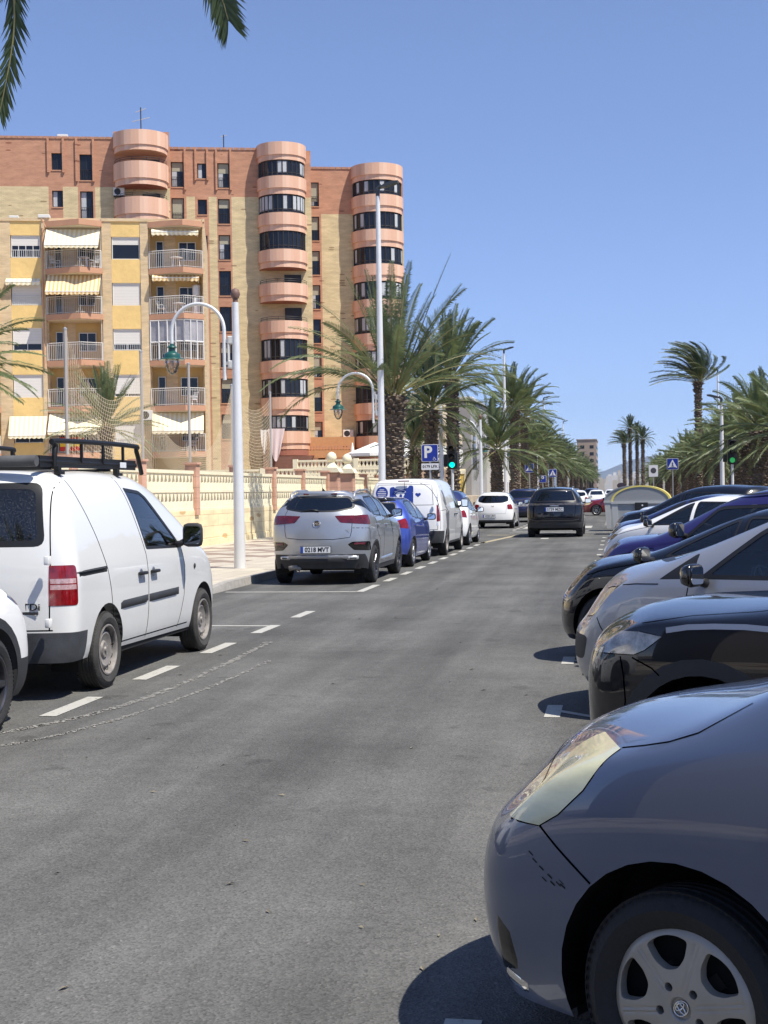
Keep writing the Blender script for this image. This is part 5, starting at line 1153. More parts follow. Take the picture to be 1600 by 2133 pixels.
# dark blue suv beyond it, black suv driving away in the lane
SUV = dict(xf=.92, xr=-3.55, wb=2.70, R=.36, Ra=.415, rf=.3, rr=.24, wf=.9, wr=.9, sub=3, crown=.05, paint=P_black, ww=.225, style='split', rim=M_alloy_d, gapw=.012,
    top=[(-3.55, 1.48), (-3.2, 1.60), (-2.4, 1.67), (-1.6, 1.68), (-1.1, 1.60), (-.7, 1.44), (0, 1.14), (.4, 1.08), (.75, .98), (.92, .8)],
    belt=[(-3.55, 1.12), (-2, 1.10), (-.8, 1.06), (0, 1.0), (.5, .94), (.92, .74)], bot=[(-3.55, .32), (-2.4, .24), (-.4, .24), (.92, .26)],
    plan=[(-3.55, .86), (-3.1, .915), (-2.6, .935), (0, .93), (.4, .9), (.92, .78)], ytop=[(-3.55, .60), (-2.2, .63), (-1.2, .64), (-.7, .69), (0, .82), (.4, .8), (.92, .6)],
    front=[(.2, .85), (.4, .92), (.8, .9), (.95, .8)], rear=[(.3, -3.46), (.5, -3.55), (.8, -3.55), (1.1, -3.50), (1.2, -3.44), (1.55, -3.22)], ztr=1.60,
    lev=[(0, .95), (.18, .985), (.5, 1.0), (.85, 1.0), (1, .97)],
    glass=sidewin([[(-.85, 1.12), (-1.75, 1.13), (-1.75, 1.52), (-1.3, 1.50), (-1.1, 1.40)], [(-1.8, 1.13), (-2.8, 1.16), (-3.0, 1.25), (-2.85, 1.45), (-2.6, 1.52), (-1.8, 1.53)]]) +
        [('windscreen', [(-.7, 1.16), (.7, 1.16), (.58, 1.5), (-.58, 1.5)], dict(axis='X+', nmin=.1, lim=lambda c: c.x < .1)), ('rear_window', [(-.72, 1.19), (.72, 1.19), (.58, 1.56), (-.58, 1.56)], dict(axis='X-', r=.06))],
    cuts=[('tail_light', [(sg*.96, 1.06), (-sg*.0, 1.08), (-sg*.0, 1.125), (sg*.96, 1.14)], dict(axis='X-', nmin=.05)) for sg in (-1, 1)] + [('clad', [(-3.7, .1), (-3.1, .1), (-3.1, .50), (-3.7, .50)], dict(axis='Y', nmin=-1))],
    mats={'tail_light': M_headdk, 'rear_window': G_dark}, inset={'tail_light': .004},
    seams=[('B', [(-.66, 1.18), (-.70, .9), (-.64, .66), (.64, .66), (.70, .9), (.66, 1.18)]), ('R', [(-1.78, 1.12), (-1.78, .35)]), ('R', [(-.84, 1.1), (-.8, .35)])],
    strips=[(M_alloy_d, 'bumper_crease', 'B', [(-.80, .60), (-.6, .56), (.6, .56), (.80, .60)], .03, .012)],
    handles=[(-2.6, 1.0, 0), (-1.6, 1.0, 0)], mir=(-.85, 1.18, (.16, .22, .17)), mirmat=M_gloss, interior=False)
suv, BS = make_car(SUV, 'black suv driving away in the middle of the lane', (-2.09, 48.95, 0), UP, name='moving_car')
plate(suv, (BS.hit('B', .0, .95)[0].x-.014, -.0, .93), (0, -1, 0), '5739 MZC', .13, .60)
text_mesh('badge', 'OMODA', .05, M_chrome, suv, frame((BS.hit('B', 0, 1.045)[0].x-.008, 0, 1.045), (0, -1, 0), (0, 0, 1)), .003, bold=.002, xscale=1.5)
h = BS.hit('T', -2.9, 0)[0]; m = MB(); m.add([(h.x-.12, 0, h.z-.01), (h.x+.12, -.02, h.z-.01), (h.x+.12, .02, h.z-.01), (h.x-.10, 0, h.z+.08)], [(0, 1, 2), (0, 1, 3), (1, 2, 3), (2, 0, 3)]); m.build('aerial', M_gloss, suv)
for sg in (-1, 1):
    t = MB(); zt = lambda x, d: BS.hit('T', x, sg*.58)[0].z+d; t.tube([(-2.95, sg*.585, zt(-2.95, 0)), (-2.8, sg*.585, zt(-2.8, .05)), (-2.4, sg*.585, zt(-2.4, .06)), (-1.5, sg*.585, zt(-1.5, .06)), (-1.2, sg*.585, zt(-1.2, .01))], .018, 8); t.build('roof_rail', M_alloy, suv, smooth=True)
dsu = dict(SUV); dsu['paint'] = P_navy; dsu['sub'] = 2; dsu['glass'] = [(a, b, dict(c, rim=.025)) for a, b, c in SUV['glass']]
hy, BH = make_car(dsu, 'dark blue suv half hidden between the white hatchback and the black suv', (-4.62, 70.6, 0), UP, name='moving_car')
plate(hy, (BH.hit('B', .0, .9)[0].x-.014, -.0, .86), (0, -1, 0), '1466 HKV', .12, .55)
# red saloon crossing the street
RED = generic(P_red, sub=2, R=.31, Ra=.36, style='multi', xf=.86, tuck=.0, top=[(-3.55, .98), (-3.0, 1.02), (-2.6, 1.16), (-2.2, 1.36), (-1.8, 1.42), (-1.3, 1.41), (-.9, 1.28), (-.35, 1.02), (0, .96), (.5, .84), (.8, .7), (.86, .62)], xr=-3.55,
    rear=[(.2, -3.45), (.5, -3.55), (.95, -3.5)], glass=sidewin([[(-1.12, .97), (-.42, .95), (-.6, 1.05), (-1.0, 1.26), (-1.12, 1.3)], [(-2.2, 1.0), (-1.18, .97), (-1.18, 1.3), (-1.9, 1.3)]]) + [('windscreen', [(-.62, 1.02), (.62, 1.02), (.5, 1.34), (-.5, 1.34)], dict(axis='X+', nmin=.1, lim=lambda c: c.x < 0))], cuts=generic(P_red)['cuts'][:2]+[('grille', rpoly([(-.4, .42), (.4, .42), (.36, .60), (-.36, .60)], .03), dict(axis='X+'))],
    rear2=None, mats={'headlight': mat('amber_lens', (.42, .34, .18))})
make_car(RED, 'dark red car crossing the street in front of the recycling containers', (-1.30, 83.3, 0), R(180), name='moving_car')
# small cars far down the street, copies of the white hatchback and the navy suv
for src, lab, loc, rz in ((dac, 'far white car in the left lane beyond the black suv', (-3.0, 104, 0), R(90)), (dac, 'pale far car facing the camera beside the zebra sign', (-2.0, 128, 0), R(-90)), (hy, 'dark suv far off under the left palms, facing away', (-3.9, 118, 0), R(90)),
                          (dac, 'white car farthest down the street near the vanishing point', (-.9, 168, 0), R(-90)), (hy, 'dark far car just above the roof of the far white car', (-2.7, 146, 0), R(90))):
    dup(src, loc, rz, lab, 'far cars down the street')
# white car parked on the raised plot behind the netting
dup(dac, (-27.3, 72.0, 1.15), R(8), 'white car parked behind the netting in front of the brick towers')
# ------------------------------------------------------------ buildings
def brickmat(name, c1, c2, mortar, bw=.25, bh=.07, ms=.012, patch=None, bumpy=.3):
    m = bpy.data.materials.new(name); m.use_nodes = True; n = m.node_tree; L = n.links; p = n.nodes['Principled BSDF']
    tc = n.nodes.new('ShaderNodeTexCoord'); sx = n.nodes.new('ShaderNodeSeparateXYZ'); L.new(tc.outputs['Object'], sx.inputs[0])
    ad = n.nodes.new('ShaderNodeMath'); ad.operation = 'ADD'; L.new(sx.outputs[0], ad.inputs[0]); L.new(sx.outputs[1], ad.inputs[1])
    cb = n.nodes.new('ShaderNodeCombineXYZ'); L.new(ad.outputs[0], cb.inputs[0]); L.new(sx.outputs[2], cb.inputs[1])
    br = n.nodes.new('ShaderNodeTexBrick'); br.inputs['Scale'].default_value = 1; br.inputs['Brick Width'].default_value = bw; br.inputs['Row Height'].default_value = bh
    br.inputs['Mortar Size'].default_value = ms; br.inputs['Color1'].default_value = (*c1, 1); br.inputs['Color2'].default_value = (*c2, 1); br.inputs['Mortar'].default_value = (*mortar, 1)
    L.new(cb.outputs[0], br.inputs['Vector'])
    no = n.nodes.new('ShaderNodeTexNoise'); no.inputs['Scale'].default_value = 1.0; no.inputs['Detail'].default_value = 7
    mp = n.nodes.new('ShaderNodeMapping'); mp.inputs['Scale'].default_value = (.8, .8, 3.0); L.new(tc.outputs['Object'], mp.inputs[0]); L.new(mp.outputs[0], no.inputs['Vector'])
    mr = n.nodes.new('ShaderNodeMapRange'); mr.inputs[1].default_value = .3; mr.inputs[2].default_value = .7; mr.inputs[3].default_value = .82; mr.inputs[4].default_value = 1.14; L.new(no.outputs[0], mr.inputs[0])
    vm = n.nodes.new('ShaderNodeVectorMath'); vm.operation = 'SCALE'; L.new(br.outputs[0], vm.inputs[0]); L.new(mr.outputs[0], vm.inputs['Scale'])
    last = vm.outputs[0]
    if patch:                                   # odd darker bricks in short runs
        v = n.nodes.new('ShaderNodeTexVoronoi'); v.inputs['Scale'].default_value = 1; mp2 = n.nodes.new('ShaderNodeMapping'); mp2.inputs['Scale'].default_value = (1.1, 1.1, 4.2)
        L.new(tc.outputs['Object'], mp2.inputs[0]); L.new(mp2.outputs[0], v.inputs['Vector'])
        sc_ = n.nodes.new('ShaderNodeSeparateColor'); L.new(v.outputs['Color'], sc_.inputs[0])
        gt = n.nodes.new('ShaderNodeMath'); gt.operation = 'GREATER_THAN'; gt.inputs[1].default_value = .9; L.new(sc_.outputs[0], gt.inputs[0])
        lt = n.nodes.new('ShaderNodeMath'); lt.operation = 'LESS_THAN'; lt.inputs[1].default_value = .3; L.new(v.outputs['Distance'], lt.inputs[0])
        mu = n.nodes.new('ShaderNodeMath'); mu.operation = 'MULTIPLY'; L.new(gt.outputs[0], mu.inputs[0]); L.new(lt.outputs[0], mu.inputs[1])
        mx = n.nodes.new('ShaderNodeMixRGB'); L.new(mu.outputs[0], mx.inputs[0]); L.new(last, mx.inputs[1]); mx.inputs[2].default_value = (*patch, 1); last = mx.outputs[0]
    L.new(last, p.inputs['Base Color']); p.inputs['Roughness'].default_value = .85
    bn = n.nodes.new('ShaderNodeBump'); bn.inputs['Strength'].default_value = bumpy; bn.inputs['Distance'].default_value = .02; L.new(br.outputs['Fac'], bn.inputs['Height']); bn.invert = True; L.new(bn.outputs[0], p.inputs['Normal'])
    MATS[name] = m; return m
def stripes(name, c1, c2, period, axis=0, rough=.85, duty=.5):
    m = bpy.data.materials.new(name); m.use_nodes = True; n = m.node_tree; L = n.links; p = n.nodes['Principled BSDF']
    tc = n.nodes.new('ShaderNodeTexCoord'); sx = n.nodes.new('ShaderNodeSeparateXYZ'); L.new(tc.outputs['Object'], sx.inputs[0])
    dv = n.nodes.new('ShaderNodeMath'); dv.operation = 'DIVIDE'; dv.inputs[1].default_value = period; L.new(sx.outputs[axis], dv.inputs[0])
    fr = n.nodes.new('ShaderNodeMath'); fr.operation = 'FRACT'; L.new(dv.outputs[0], fr.inputs[0])
    lt = n.nodes.new('ShaderNodeMath'); lt.operation = 'LESS_THAN'; lt.inputs[1].default_value = duty; L.new(fr.outputs[0], lt.inputs[0])
    mx = n.nodes.new('ShaderNodeMixRGB'); L.new(lt.outputs[0], mx.inputs[0]); mx.inputs[1].default_value = (*c1, 1); mx.inputs[2].default_value = (*c2, 1); L.new(mx.outputs[0], p.inputs['Base Color']); p.inputs['Roughness'].default_value = rough
    MATS[name] = m; return m
B_yb = brickmat('ochre_brick', (.62, .42, .20), (.72, .52, .27), (.60, .50, .36), .26, .075, .016)
B_red = brickmat('red_brick', (.50, .235, .135), (.56, .28, .165), (.42, .25, .17), .26, .075, .010, patch=(.26, .10, .06))
B_cream = brickmat('cream_brick', (.63, .50, .28), (.71, .58, .34), (.54, .43, .25), .30, .085, .012, patch=(.34, .24, .13))
B_dark = brickmat('shaded_red_brick', (.20, .085, .06), (.25, .11, .075), (.12, .07, .05), .26, .075, .012)  # red brick darkened: shade at the tower feet put into the colour
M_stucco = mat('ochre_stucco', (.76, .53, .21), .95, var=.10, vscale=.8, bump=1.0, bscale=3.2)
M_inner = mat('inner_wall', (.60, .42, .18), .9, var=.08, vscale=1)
M_slab = mat('salmon_concrete', (.52, .28, .17), .85, var=.08, vscale=2)
M_soffit = mat('cream_soffit', (.62, .54, .40), .9)
M_pink = mat('pink_concrete', (.62, .32, .20), .8, var=.09, vscale=1.3)
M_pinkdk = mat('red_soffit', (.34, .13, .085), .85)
M_wfr = mat('white_frame', (.72, .72, .70), .5)
M_bwin = mat('building_glass', (.012, .014, .020), .12, spec=.45)
M_bfr = mat('dark_frame', (.018, .016, .016), .5)
M_shut = stripes('roller_shutter', (.72, .69, .64), (.62, .59, .55), .10, 2)
M_shutb = stripes('beige_shutter', (.40, .38, .28), (.34, .32, .24), .10, 2)
M_curt = mat('curtain', (.46, .48, .50), .9, var=.15, vscale=6, stretch=(4, 4, .4))
M_rail = mat('railing_metal', (.55, .54, .50), .5, .1)
M_railw = mat('white_railing', (.62, .60, .56), .5)
M_awn = stripes('cream_awning', (.85, .80, .62), (.78, .66, .40), .30)
M_awn2 = stripes('ochre_awning', (.85, .72, .45), (.66, .40, .16), .26)
M_tilec = mat('parapet_cap', (.42, .22, .14), .85, var=.2, vscale=4)
M_plast = mat('white_plastic', (.75, .75, .74), .4)
M_acm = mat('ac_casing', (.68, .67, .63), .5)
def window(parent, x0, x1, z0, z1, y, fr=M_wfr, gl=M_bwin, shut=0.0, shm=M_shut, cols=2, bars=0.0, ft=.05, curtain=False, name='window'):
    """framed window standing in the opening; shut = share covered by the roller shutter; bars = share of guard rail"""
    m = MB(); m.box(x0, x1, y, y+.08, z0, z0+ft); m.box(x0, x1, y, y+.08, z1-ft, z1); m.box(x0, x0+ft, y, y+.08, z0+ft, z1-ft); m.box(x1-ft, x1, y, y+.08, z0+ft, z1-ft)
    zs_ = z1-ft-(z1-z0-2*ft)*shut
    for k in range(1, cols):
        x = x0+(x1-x0)*k/cols; m.box(x-ft*.4, x+ft*.4, y+.01, y+.06, z0+ft, zs_)
    w_ = m.build(name, fr, parent)
    if shut < .98: g = MB(); g.box(x0+ft, x1-ft, y+.045, y+.06, z0+ft, zs_); g.build('pane', gl, w_)
    if shut > 0: g = MB(); g.box(x0+ft, x1-ft, y+.02, y+.04, zs_, z1-ft); g.build('shutter', shm, w_)
    if curtain: g = MB(); g.box(x0+ft, x0+(x1-x0)*.5, y+.035, y+.042, z0+ft, zs_); g.build('curtain', M_curt, w_)
    if bars:
        g = MB(); zt = z0+(z1-z0)*bars; g.box(x0, x1, y-.05, y-.02, zt-.03, zt); g.box(x0, x1, y-.05, y-.02, z0+.04, z0+.07); k = int((x1-x0)/.13)
        for i in range(k+1): x = x0+(x1-x0)*i/k; g.box(x-.012, x+.012, y-.045, y-.025, z0+.05, zt-.02)
        g.build('guard_rail', fr, w_)
    return w_
def awning(parent, x0, x1, z0, z1, y0, y1, m, thick=.02, val=.22):
    """cloth sloping from the wall (y0,z1) to the front bar (y1,z0) with a scalloped valance"""
    g = MB(); n = 12
    for i in range(n):
        xa, xb = x0+(x1-x0)*i/n, x0+(x1-x0)*(i+1)/n
        g.add([(xa, y0, z1), (xb, y0, z1), (xb, y1, z0), (xa, y1, z0), (xa, y0, z1-thick), (xb, y0, z1-thick), (xb, y1, z0-thick), (xa, y1, z0-thick)], [(0, 1, 2, 3), (7, 6, 5, 4)])
    k = int((x1-x0)/.3)
    for i in range(k):
        xa = x0+(x1-x0)*i/k; wd = (x1-x0)/k; pts = [(xa, z0)]+[(xa+wd*t/6, z0-val+.07*(1-math.sin(math.pi*t/6))) for t in range(7)]+[(xa+wd, z0)]
        g.prism(pts, y1-.01, y1+.005, 'Y')
    o = g.build('awning', m, parent)
    b = MB(); b.tube([(x0, y1, z0), (x1, y1, z0)], .03, 6); b.tube([(x0+.05, y0, z1-.5), (x0+.05, y1, z0)], .015, 5); b.tube([(x1-.05, y0, z1-.5), (x1-.05, y1, z0)], .015, 5); b.build('awning_frame', M_wfr, o)
    return o
def railing(parent, pts, z, h, m, step=.13, name='railing'):
    g = MB()
    for a, b in zip(pts[:-1], pts[1:]):
        L_ = math.hypot(b[0]-a[0], b[1]-a[1]); k = max(1, int(L_/step))
        g.tube([(a[0], a[1], z+h), (b[0], b[1], z+h)], .025, 5); g.tube([(a[0], a[1], z+h-.14), (b[0], b[1], z+h-.14)], .012, 4); g.tube([(a[0], a[1], z+.08), (b[0], b[1], z+.08)], .015, 4)
        for i in range(k+1):
            x, y = a[0]+(b[0]-a[0])*i/k, a[1]+(b[1]-a[1])*i/k; r = .03 if i in (0, k) else .011
            g.box(x-r, x+r, y-r, y+r, z, z+h)
    return g.build(name, m, parent)
U16 = R(16)
def L2W(P0, x, y, z):
    c, s_ = math.cos(U16), math.sin(U16); return (P0[0]+x*c-y*s_, P0[1]+x*s_+y*c, z)
# ---- ochre apartment block
YP = (-26.90, 88.0, 0)
yb = thing('apartment_block', 'ochre stucco apartment block with striped awnings and pointed salmon balconies', 'building', YP, U16)
FL = [16.62, 13.60, 10.56, 7.54, 4.50]
wl = MB()
for x0, x1 in ((-13.46, -12.65), (-10.70, -10.42), (-6.76, -6.14), (-4.26, -3.73), (-.16, 0)): wl.box(x0, x1, 0, .35, .9, 19.75)
wl.box(-26, -17.25, 0, .35, .9, 19.75)
wl.box(-17.25, -13.46, 0, .35, 19.72, 19.95); wl.box(-10.42, -6.76, 0, .35, 19.72, 19.95); wl.box(-3.73, -.16, 0, .35, 19.72, 19.95)
for x in (-17.25, -13.46, -10.42, -6.76, -3.73, -.16): wl.box(x-.1 if x in (-13.46, -6.76, -.16) else x, x if x in (-13.46, -6.76, -.16) else x+.1, .35, 1.4, .9, 19.7)
wl.box(-.1, 0, .35, 11, .9, 19.7); wl.box(-26, -.1, 10.9, 11, .9, 19.7)
wl.build('wall', B_yb, yb)
cap = MB()
for x0, x1 in ((-26, -17.25), (-13.46, -10.42), (-6.76, -3.73), (-.16, 0)): cap.box(x0, x1, -.05, .4, 19.75, 19.95)
cap.build('parapet', B_yb, yb)
rf = MB(); rf.box(-26, 0, .4, 10.9, 19.55, 19.7); rf.build('roof', mat('roof_grey', (.3, .28, .25), .9), yb)
c1w = [(17.34, 18.82), (14.23, 15.74), (11.27, 12.75), (8.18, 9.69), (5.2, 6.75)]; c2w = [(17.26, 18.75), (14.22, 15.71), (11.24, 12.67), (8.19, 9.65), (5.05, 6.48)]
for (x0, x1, ws) in ((-12.65, -10.70, c1w), (-6.14, -4.26, c2w)):
    e = [.9]+[z for w_ in reversed(ws) for z in w_]+[19.75]
    for i in range(0, len(e), 2):
        g = MB(); g.box(x0+.002, x1-.002, .03, .33, e[i], e[i+1]); g.build('stucco_panel', M_stucco, yb)
for i, (z0, z1) in enumerate(c1w): window(yb, -12.60, -10.74, z0, z1, .10, shut=[.45, .97, .72, .99, .5][i], cols=4 if i == 0 else 2, bars=[.36, .40, .0, 0, 0][i])
for i, (z0, z1) in enumerate(c2w): window(yb, -6.10, -4.30, z0, z1, .10, shut=[.34, .99, .70, .9, .97][i], cols=1 if i == 0 else 2, bars=[0, 0, .3, 0, .3][i])
awning(yb, -12.9, -10.5, 5.65, 6.95, -.02, -.75, M_awn); awning(yb, -12.95, -10.75, 15.72, 15.98, -.02, -.35, M_awn, val=.25)
def bay(xl, xr, xa, kinds, side=True):
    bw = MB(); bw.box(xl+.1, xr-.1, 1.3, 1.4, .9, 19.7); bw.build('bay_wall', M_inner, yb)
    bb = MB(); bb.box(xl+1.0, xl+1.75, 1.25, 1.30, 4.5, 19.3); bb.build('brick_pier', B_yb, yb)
    out = [(xl, 1.3), (xl, -.02), (xa, -1.05), (xr+.03, -.28), (xr+.03, .0), (xr-.1, .0), (xr-.1, 1.3)]
    for z in [19.72]+FL:
        s_ = MB(); s_.prism([(p[0], p[1]) for p in out], z-.36, z); o = s_.build('balcony_slab', M_slab, yb)
        s2 = MB(); s2.prism([(xl+.05, 1.28), (xl+.05, .05), (xa, -.95), (xr-.05, -.22), (xr-.12, 1.28)], z-.40, z-.362); s2.build('soffit', M_soffit, o)
    rp_ = [(xl+.06, -.03), (xa, -.98), (xr-.02, -.25)]
    for i, z in enumerate(FL):
        k = kinds[i]
        railing(yb, rp_, z, 1.15, M_railw)
        # door and window of the recess
        window(yb, xl+.45, xl+.95, z+.05, z+2.05, 1.18, cols=1, name='balcony_door', shut=.0)
        window(yb, xl+1.95, xl+3.1, z+.75, z+2.0, 1.18, cols=2)
        if 'g' in k:                            # glazed-in balcony
            g = MB(); q = MB()
            for a, b, n in ((rp_[0], rp_[1], 4), (rp_[1], rp_[2], 3)):
                for t in range(n+1):
                    x, y = a[0]+(b[0]-a[0])*t/n, a[1]+(b[1]-a[1])*t/n; g.box(x-.035, x+.035, y-.035, y+.035, z, z+2.65)
                for zz in (z+1.2, z+2.62): g.tube([(a[0], a[1], zz), (b[0], b[1], zz)], .04, 4)
                q.quad((a[0], a[1]+.04, z+1.25), (b[0], b[1]+.04, z+1.25), (b[0], b[1]+.04, z+2.6), (a[0], a[1]+.04, z+2.6))
            f_ = g.build('glazing_frame', M_wfr, yb); q.build('pane', mat('milky_glass', (.34, .32, .33), .15, coat=.5, var=.25, vscale=2), f_)
        if 'a' in k: awning(yb, xl+.1, xr-.1, z+1.35, z+2.60, .0, -1.25, M_awn if 'c' in k else M_awn2)
        if 's' in k: awning(yb, xl+.25, xr-.25, z+2.38, z+2.60, -.15, -.5, M_awn if 'c' in k else M_awn2, val=.25)
bay(-10.42, -6.76, -8.1, ['ac', 'a', '', '', 'ac'])
bay(-3.73, -.16, -1.42, ['sc', 's', 'g', '', 'ac'])
bay(-17.25, -13.46, -15.4, ['', 'ac', '', 'a', 'ac'])
dp = MB(); dp.tube([(-10.58, -.05, 19.3), (-10.58, -.05, 10.0)], .045, 6); dp.tube([(-10.6, -.06, 19.9), (-10.3, -.4, 19.3), (-10.58, -.06, 18.9)], .03, 5); dp.build('drain_pipe', M_slab, yb)
dp = MB(); dp.tube([(-6.85, -.04, 19.6), (-6.85, -.04, 4.0)], .03, 6); dp.build('drain_pipe', M_railw, yb)
dp = MB(); dp.tube([(-13.9, -.1, 4.0), (-11.0, -.1, 4.05), (-10.9, -.1, 3.3)], .03, 5); dp.build('cable', M_bfr, yb)
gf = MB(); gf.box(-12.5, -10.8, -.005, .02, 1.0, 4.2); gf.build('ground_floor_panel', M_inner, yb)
# ---- brick tower block in three stepped wings with round bays
def arc(cx, cy, r, n=22, a0=180, a1=360): return [(cx+r*math.cos(R(a0+(a1-a0)*k/n)), cy+r*math.sin(R(a0+(a1-a0)*k/n))) for k in range(n+1)]
M_facets = [mat('pink_panel', (.69, .425, .30), .8), mat('pale_pink_panel', (.75, .49, .355), .8), mat('warm_pink_panel', (.65, .39, .27), .8)]
def half(mb, cx, cy, r, z0, z1, top=True, bottom=True, n=22, sh=False):
    p = arc(cx, cy, r, n)
    for k, (a, b) in enumerate(zip(p[:-1], p[1:])):
        if sh: mb.cm = (k*7//3) % 3
        mb.quad((a[0], a[1], z0), (b[0], b[1], z0), (b[0], b[1], z1), (a[0], a[1], z1))
    mb.cm = 0
    c = len(mb.v)
    if top: mb.add([(q[0], q[1], z1) for q in p], [tuple(range(len(p)))])
    if bottom: mb.add([(q[0], q[1], z0) for q in p], [tuple(range(len(p)-1, -1, -1))])
def tower(P, cx, cy, r, tops, cap, kinds, h=1.5, base=None, seed=0):
    """stack of rounded parapets; kinds: g glazed, w white curtains, o open"""
    rd = random.Random(seed)
    g = MB(); half(g, cx, cy, r, cap[0]+.42, cap[1], sh=True, bottom=False); half(g, cx, cy, r-.09, cap[0], cap[0]+.42, top=False, sh=True); g.add([(q[0], q[1], cap[0]+.42) for q in arc(cx, cy, r)]+[(q[0], q[1], cap[0]+.42) for q in arc(cx, cy, r-.1)[::-1]], [tuple(range(46))]); g.build('tower_cap', M_facets, P, recalc=False)
    zprev = cap[0]
    for i, zt in enumerate(tops):
        k = kinds[i]; zb = zt-h
        b = MB(); half(b, cx, cy, r, zb+.5, zt, sh=True, bottom=False, top=('o' not in k)); b.add([(q[0], q[1], zb+.5) for q in arc(cx, cy, r)]+[(q[0], q[1], zb+.5) for q in arc(cx, cy, r-.1)[::-1]], [tuple(range(46))])
        half(b, cx, cy, r-.1, zb, zb+.5, top=False, sh=True, bottom=False)
        if 'o' in k: half(b, cx, cy, r-.12, zt-1.0, zt, top=False, bottom=True)
        o = b.build('balcony_band', M_facets, P, recalc=False)
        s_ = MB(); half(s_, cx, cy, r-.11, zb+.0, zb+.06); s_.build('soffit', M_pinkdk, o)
        if 'o' in k:
            rl = MB(); p = arc(cx, cy, r-.12, 20, 190, 350)
            for zz in (.18, .34): rl.tube([(q[0], q[1], zt+zz) for q in p], .02, 5)
            for q in p[::4]: rl.box(q[0]-.015, q[0]+.015, q[1]-.015, q[1]+.015, zt, zt+.34)
            rl.build('handrail', M_bfr, o)
            d = MB(); d.box(cx+.1, cx+1.5, cy-.09, cy-.05, zt-.9, zprev-.35); d.build('balcony_door', M_bfr, P)
        else:
            f = MB(); gl = MB(); n = 14; p = arc(cx, cy, r-.2, n); CU = []
            for j, (a, b2) in enumerate(zip(p[:-1], p[1:])):
                gl.quad((a[0], a[1], zt), (b2[0], b2[1], zt), (b2[0], b2[1], zprev), (a[0], a[1], zprev))
                if ('w' in k and rd.random() < .62) or ('w' not in k and rd.random() < .16):
                    cu = MB(); CU.append(cu)
                    tx, ty = (b2[0]-a[0])*.12, (b2[1]-a[1])*.12; o2 = .03*math.cos(math.atan2(a[1]-cy, a[0]-cx)), .03*math.sin(math.atan2(a[1]-cy, a[0]-cx))
                    cu.quad((a[0]+tx+o2[0], a[1]+ty+o2[1], zt+.25), (b2[0]-tx+o2[0], b2[1]-ty+o2[1], zt+.25), (b2[0]-tx+o2[0], b2[1]-ty+o2[1], zprev-.12), (a[0]+tx+o2[0], a[1]+ty+o2[1], zprev-.12))
            for q in p: f.box(q[0]-.045, q[0]+.045, q[1]-.06, q[1]+.03, zt, zprev)
            for zz in (zt+.06, zprev-.06, zt+.30):
                for a, b2 in zip(p[:-1], p[1:]): f.tube([(a[0], a[1]-.02, zz), (b2[0], b2[1]-.02, zz)], .035, 4)
            ff = f.build('glazing_frame', M_bfr, P); gl.build('pane', M_bwin, ff, recalc=False)
            for cu in CU: cu.build('curtain', M_curt, ff, recalc=False)
        zprev = zb
    return zprev
def strip(P, x0, x1, top, split, zlow, wins=(), y=0.0, kindwin=None, allred=False, rd=None):
    """vertical wall strip, red brick above split, cream below, with recessed windows"""
    def seg(za, zb):
        for lo, hi, mm, nm in ((za, min(zb, split), B_cream if not allred else B_red, 'cream_wall' if not allred else 'red_wall'), (max(za, split), zb, B_red, 'red_wall')):
            if hi-lo > .01: WALLS.setdefault((P.name, nm), (MB(), mm, P))[0].box(x0, x1, y, y+.35, lo, hi)
    zs_ = sorted(wins); prev = zlow
    for a, b in zs_:
        seg(prev, a); prev = b
    seg(prev, top)
    for i, (a, b) in enumerate(zs_):
        tall = b-a > 1.6
        wd_ = window(P, x0+.02, x1-.02, a, b, y+.16, fr=M_bfr, shut=(random.choice([0, .35, .55, .8, .4]) if tall else 0), shm=M_shutb, cols=1 if x1-x0 < .85 else 2, bars=.42 if tall else 0, ft=.06, curtain=random.random() < .4)
        sl_ = MB(); sl_.box(x0-.03, x1+.03, y-.05, y+.14, a-.09, a-.01); sl_.build('sill', M_slab, wd_)
WALLS = {}
random.seed(7)
S1 = (-40.25, 106.5, 0); S2 = (-33.0, 110.0, 0); S3 = (-23.97, 115.5, 0)
b1 = thing('brick_tower_block', 'left wing of the brick block, open round balconies above the ochre flats', 'building', S1, U16)
T1_, SP1 = 30.66, 26.77
strip(b1, -22, -5.12, T1_, SP1, 1)
strip(b1, -5.12, -4.85, T1_, SP1, 1, allred=True); strip(b1, -4.85, -3.98, T1_, SP1, 1, [(28.13, 29.49), (25.13, 26.46), (22.1, 23.4)], allred=True)
strip(b1, -3.98, -2.78, T1_, SP1, 1); strip(b1, -2.78, -2.62, T1_, SP1, 1, allred=True); strip(b1, -2.62, -1.58, T1_, SP1, 1, [(27.31, 29.41), (24.2, 26.42), (21.2, 23.4)], allred=True)
strip(b1, -1.58, -1.42, T1_, SP1, 1, allred=True); strip(b1, -1.42, .12, T1_, SP1, 1)
strip(b1, .12, 4.6, 31.3, SP1, 1)
tower(b1, 2.30, 0, 2.22, [28.45, 25.6, 22.6], (29.35, 30.95), ['o', 'o', 'o'], h=1.85, seed=3)
g = MB()
for x in (-5.1, -3.9, -2.85, -1.5): g.box(x-.09, x+.09, -.14, .0, 27.2 if x > -3 else 27.9, T1_)
g.build('pilaster_group', B_red, b1)
b2 = thing('brick_tower_block', 'middle wing of the brick block with a tall round glazed bay', 'building', S2, U16)
T2_, SP2 = 30.25, 26.35; pit = 2.98
strip(b2, -3.6, -3.28, T2_, SP2, 1, allred=True); strip(b2, -3.28, -2.24, T2_, SP2, 1, [(27.14-k*pit, 29.21-k*pit) for k in range(3)], allred=True); strip(b2, -2.24, -2.05, T2_, SP2, 1, allred=True)
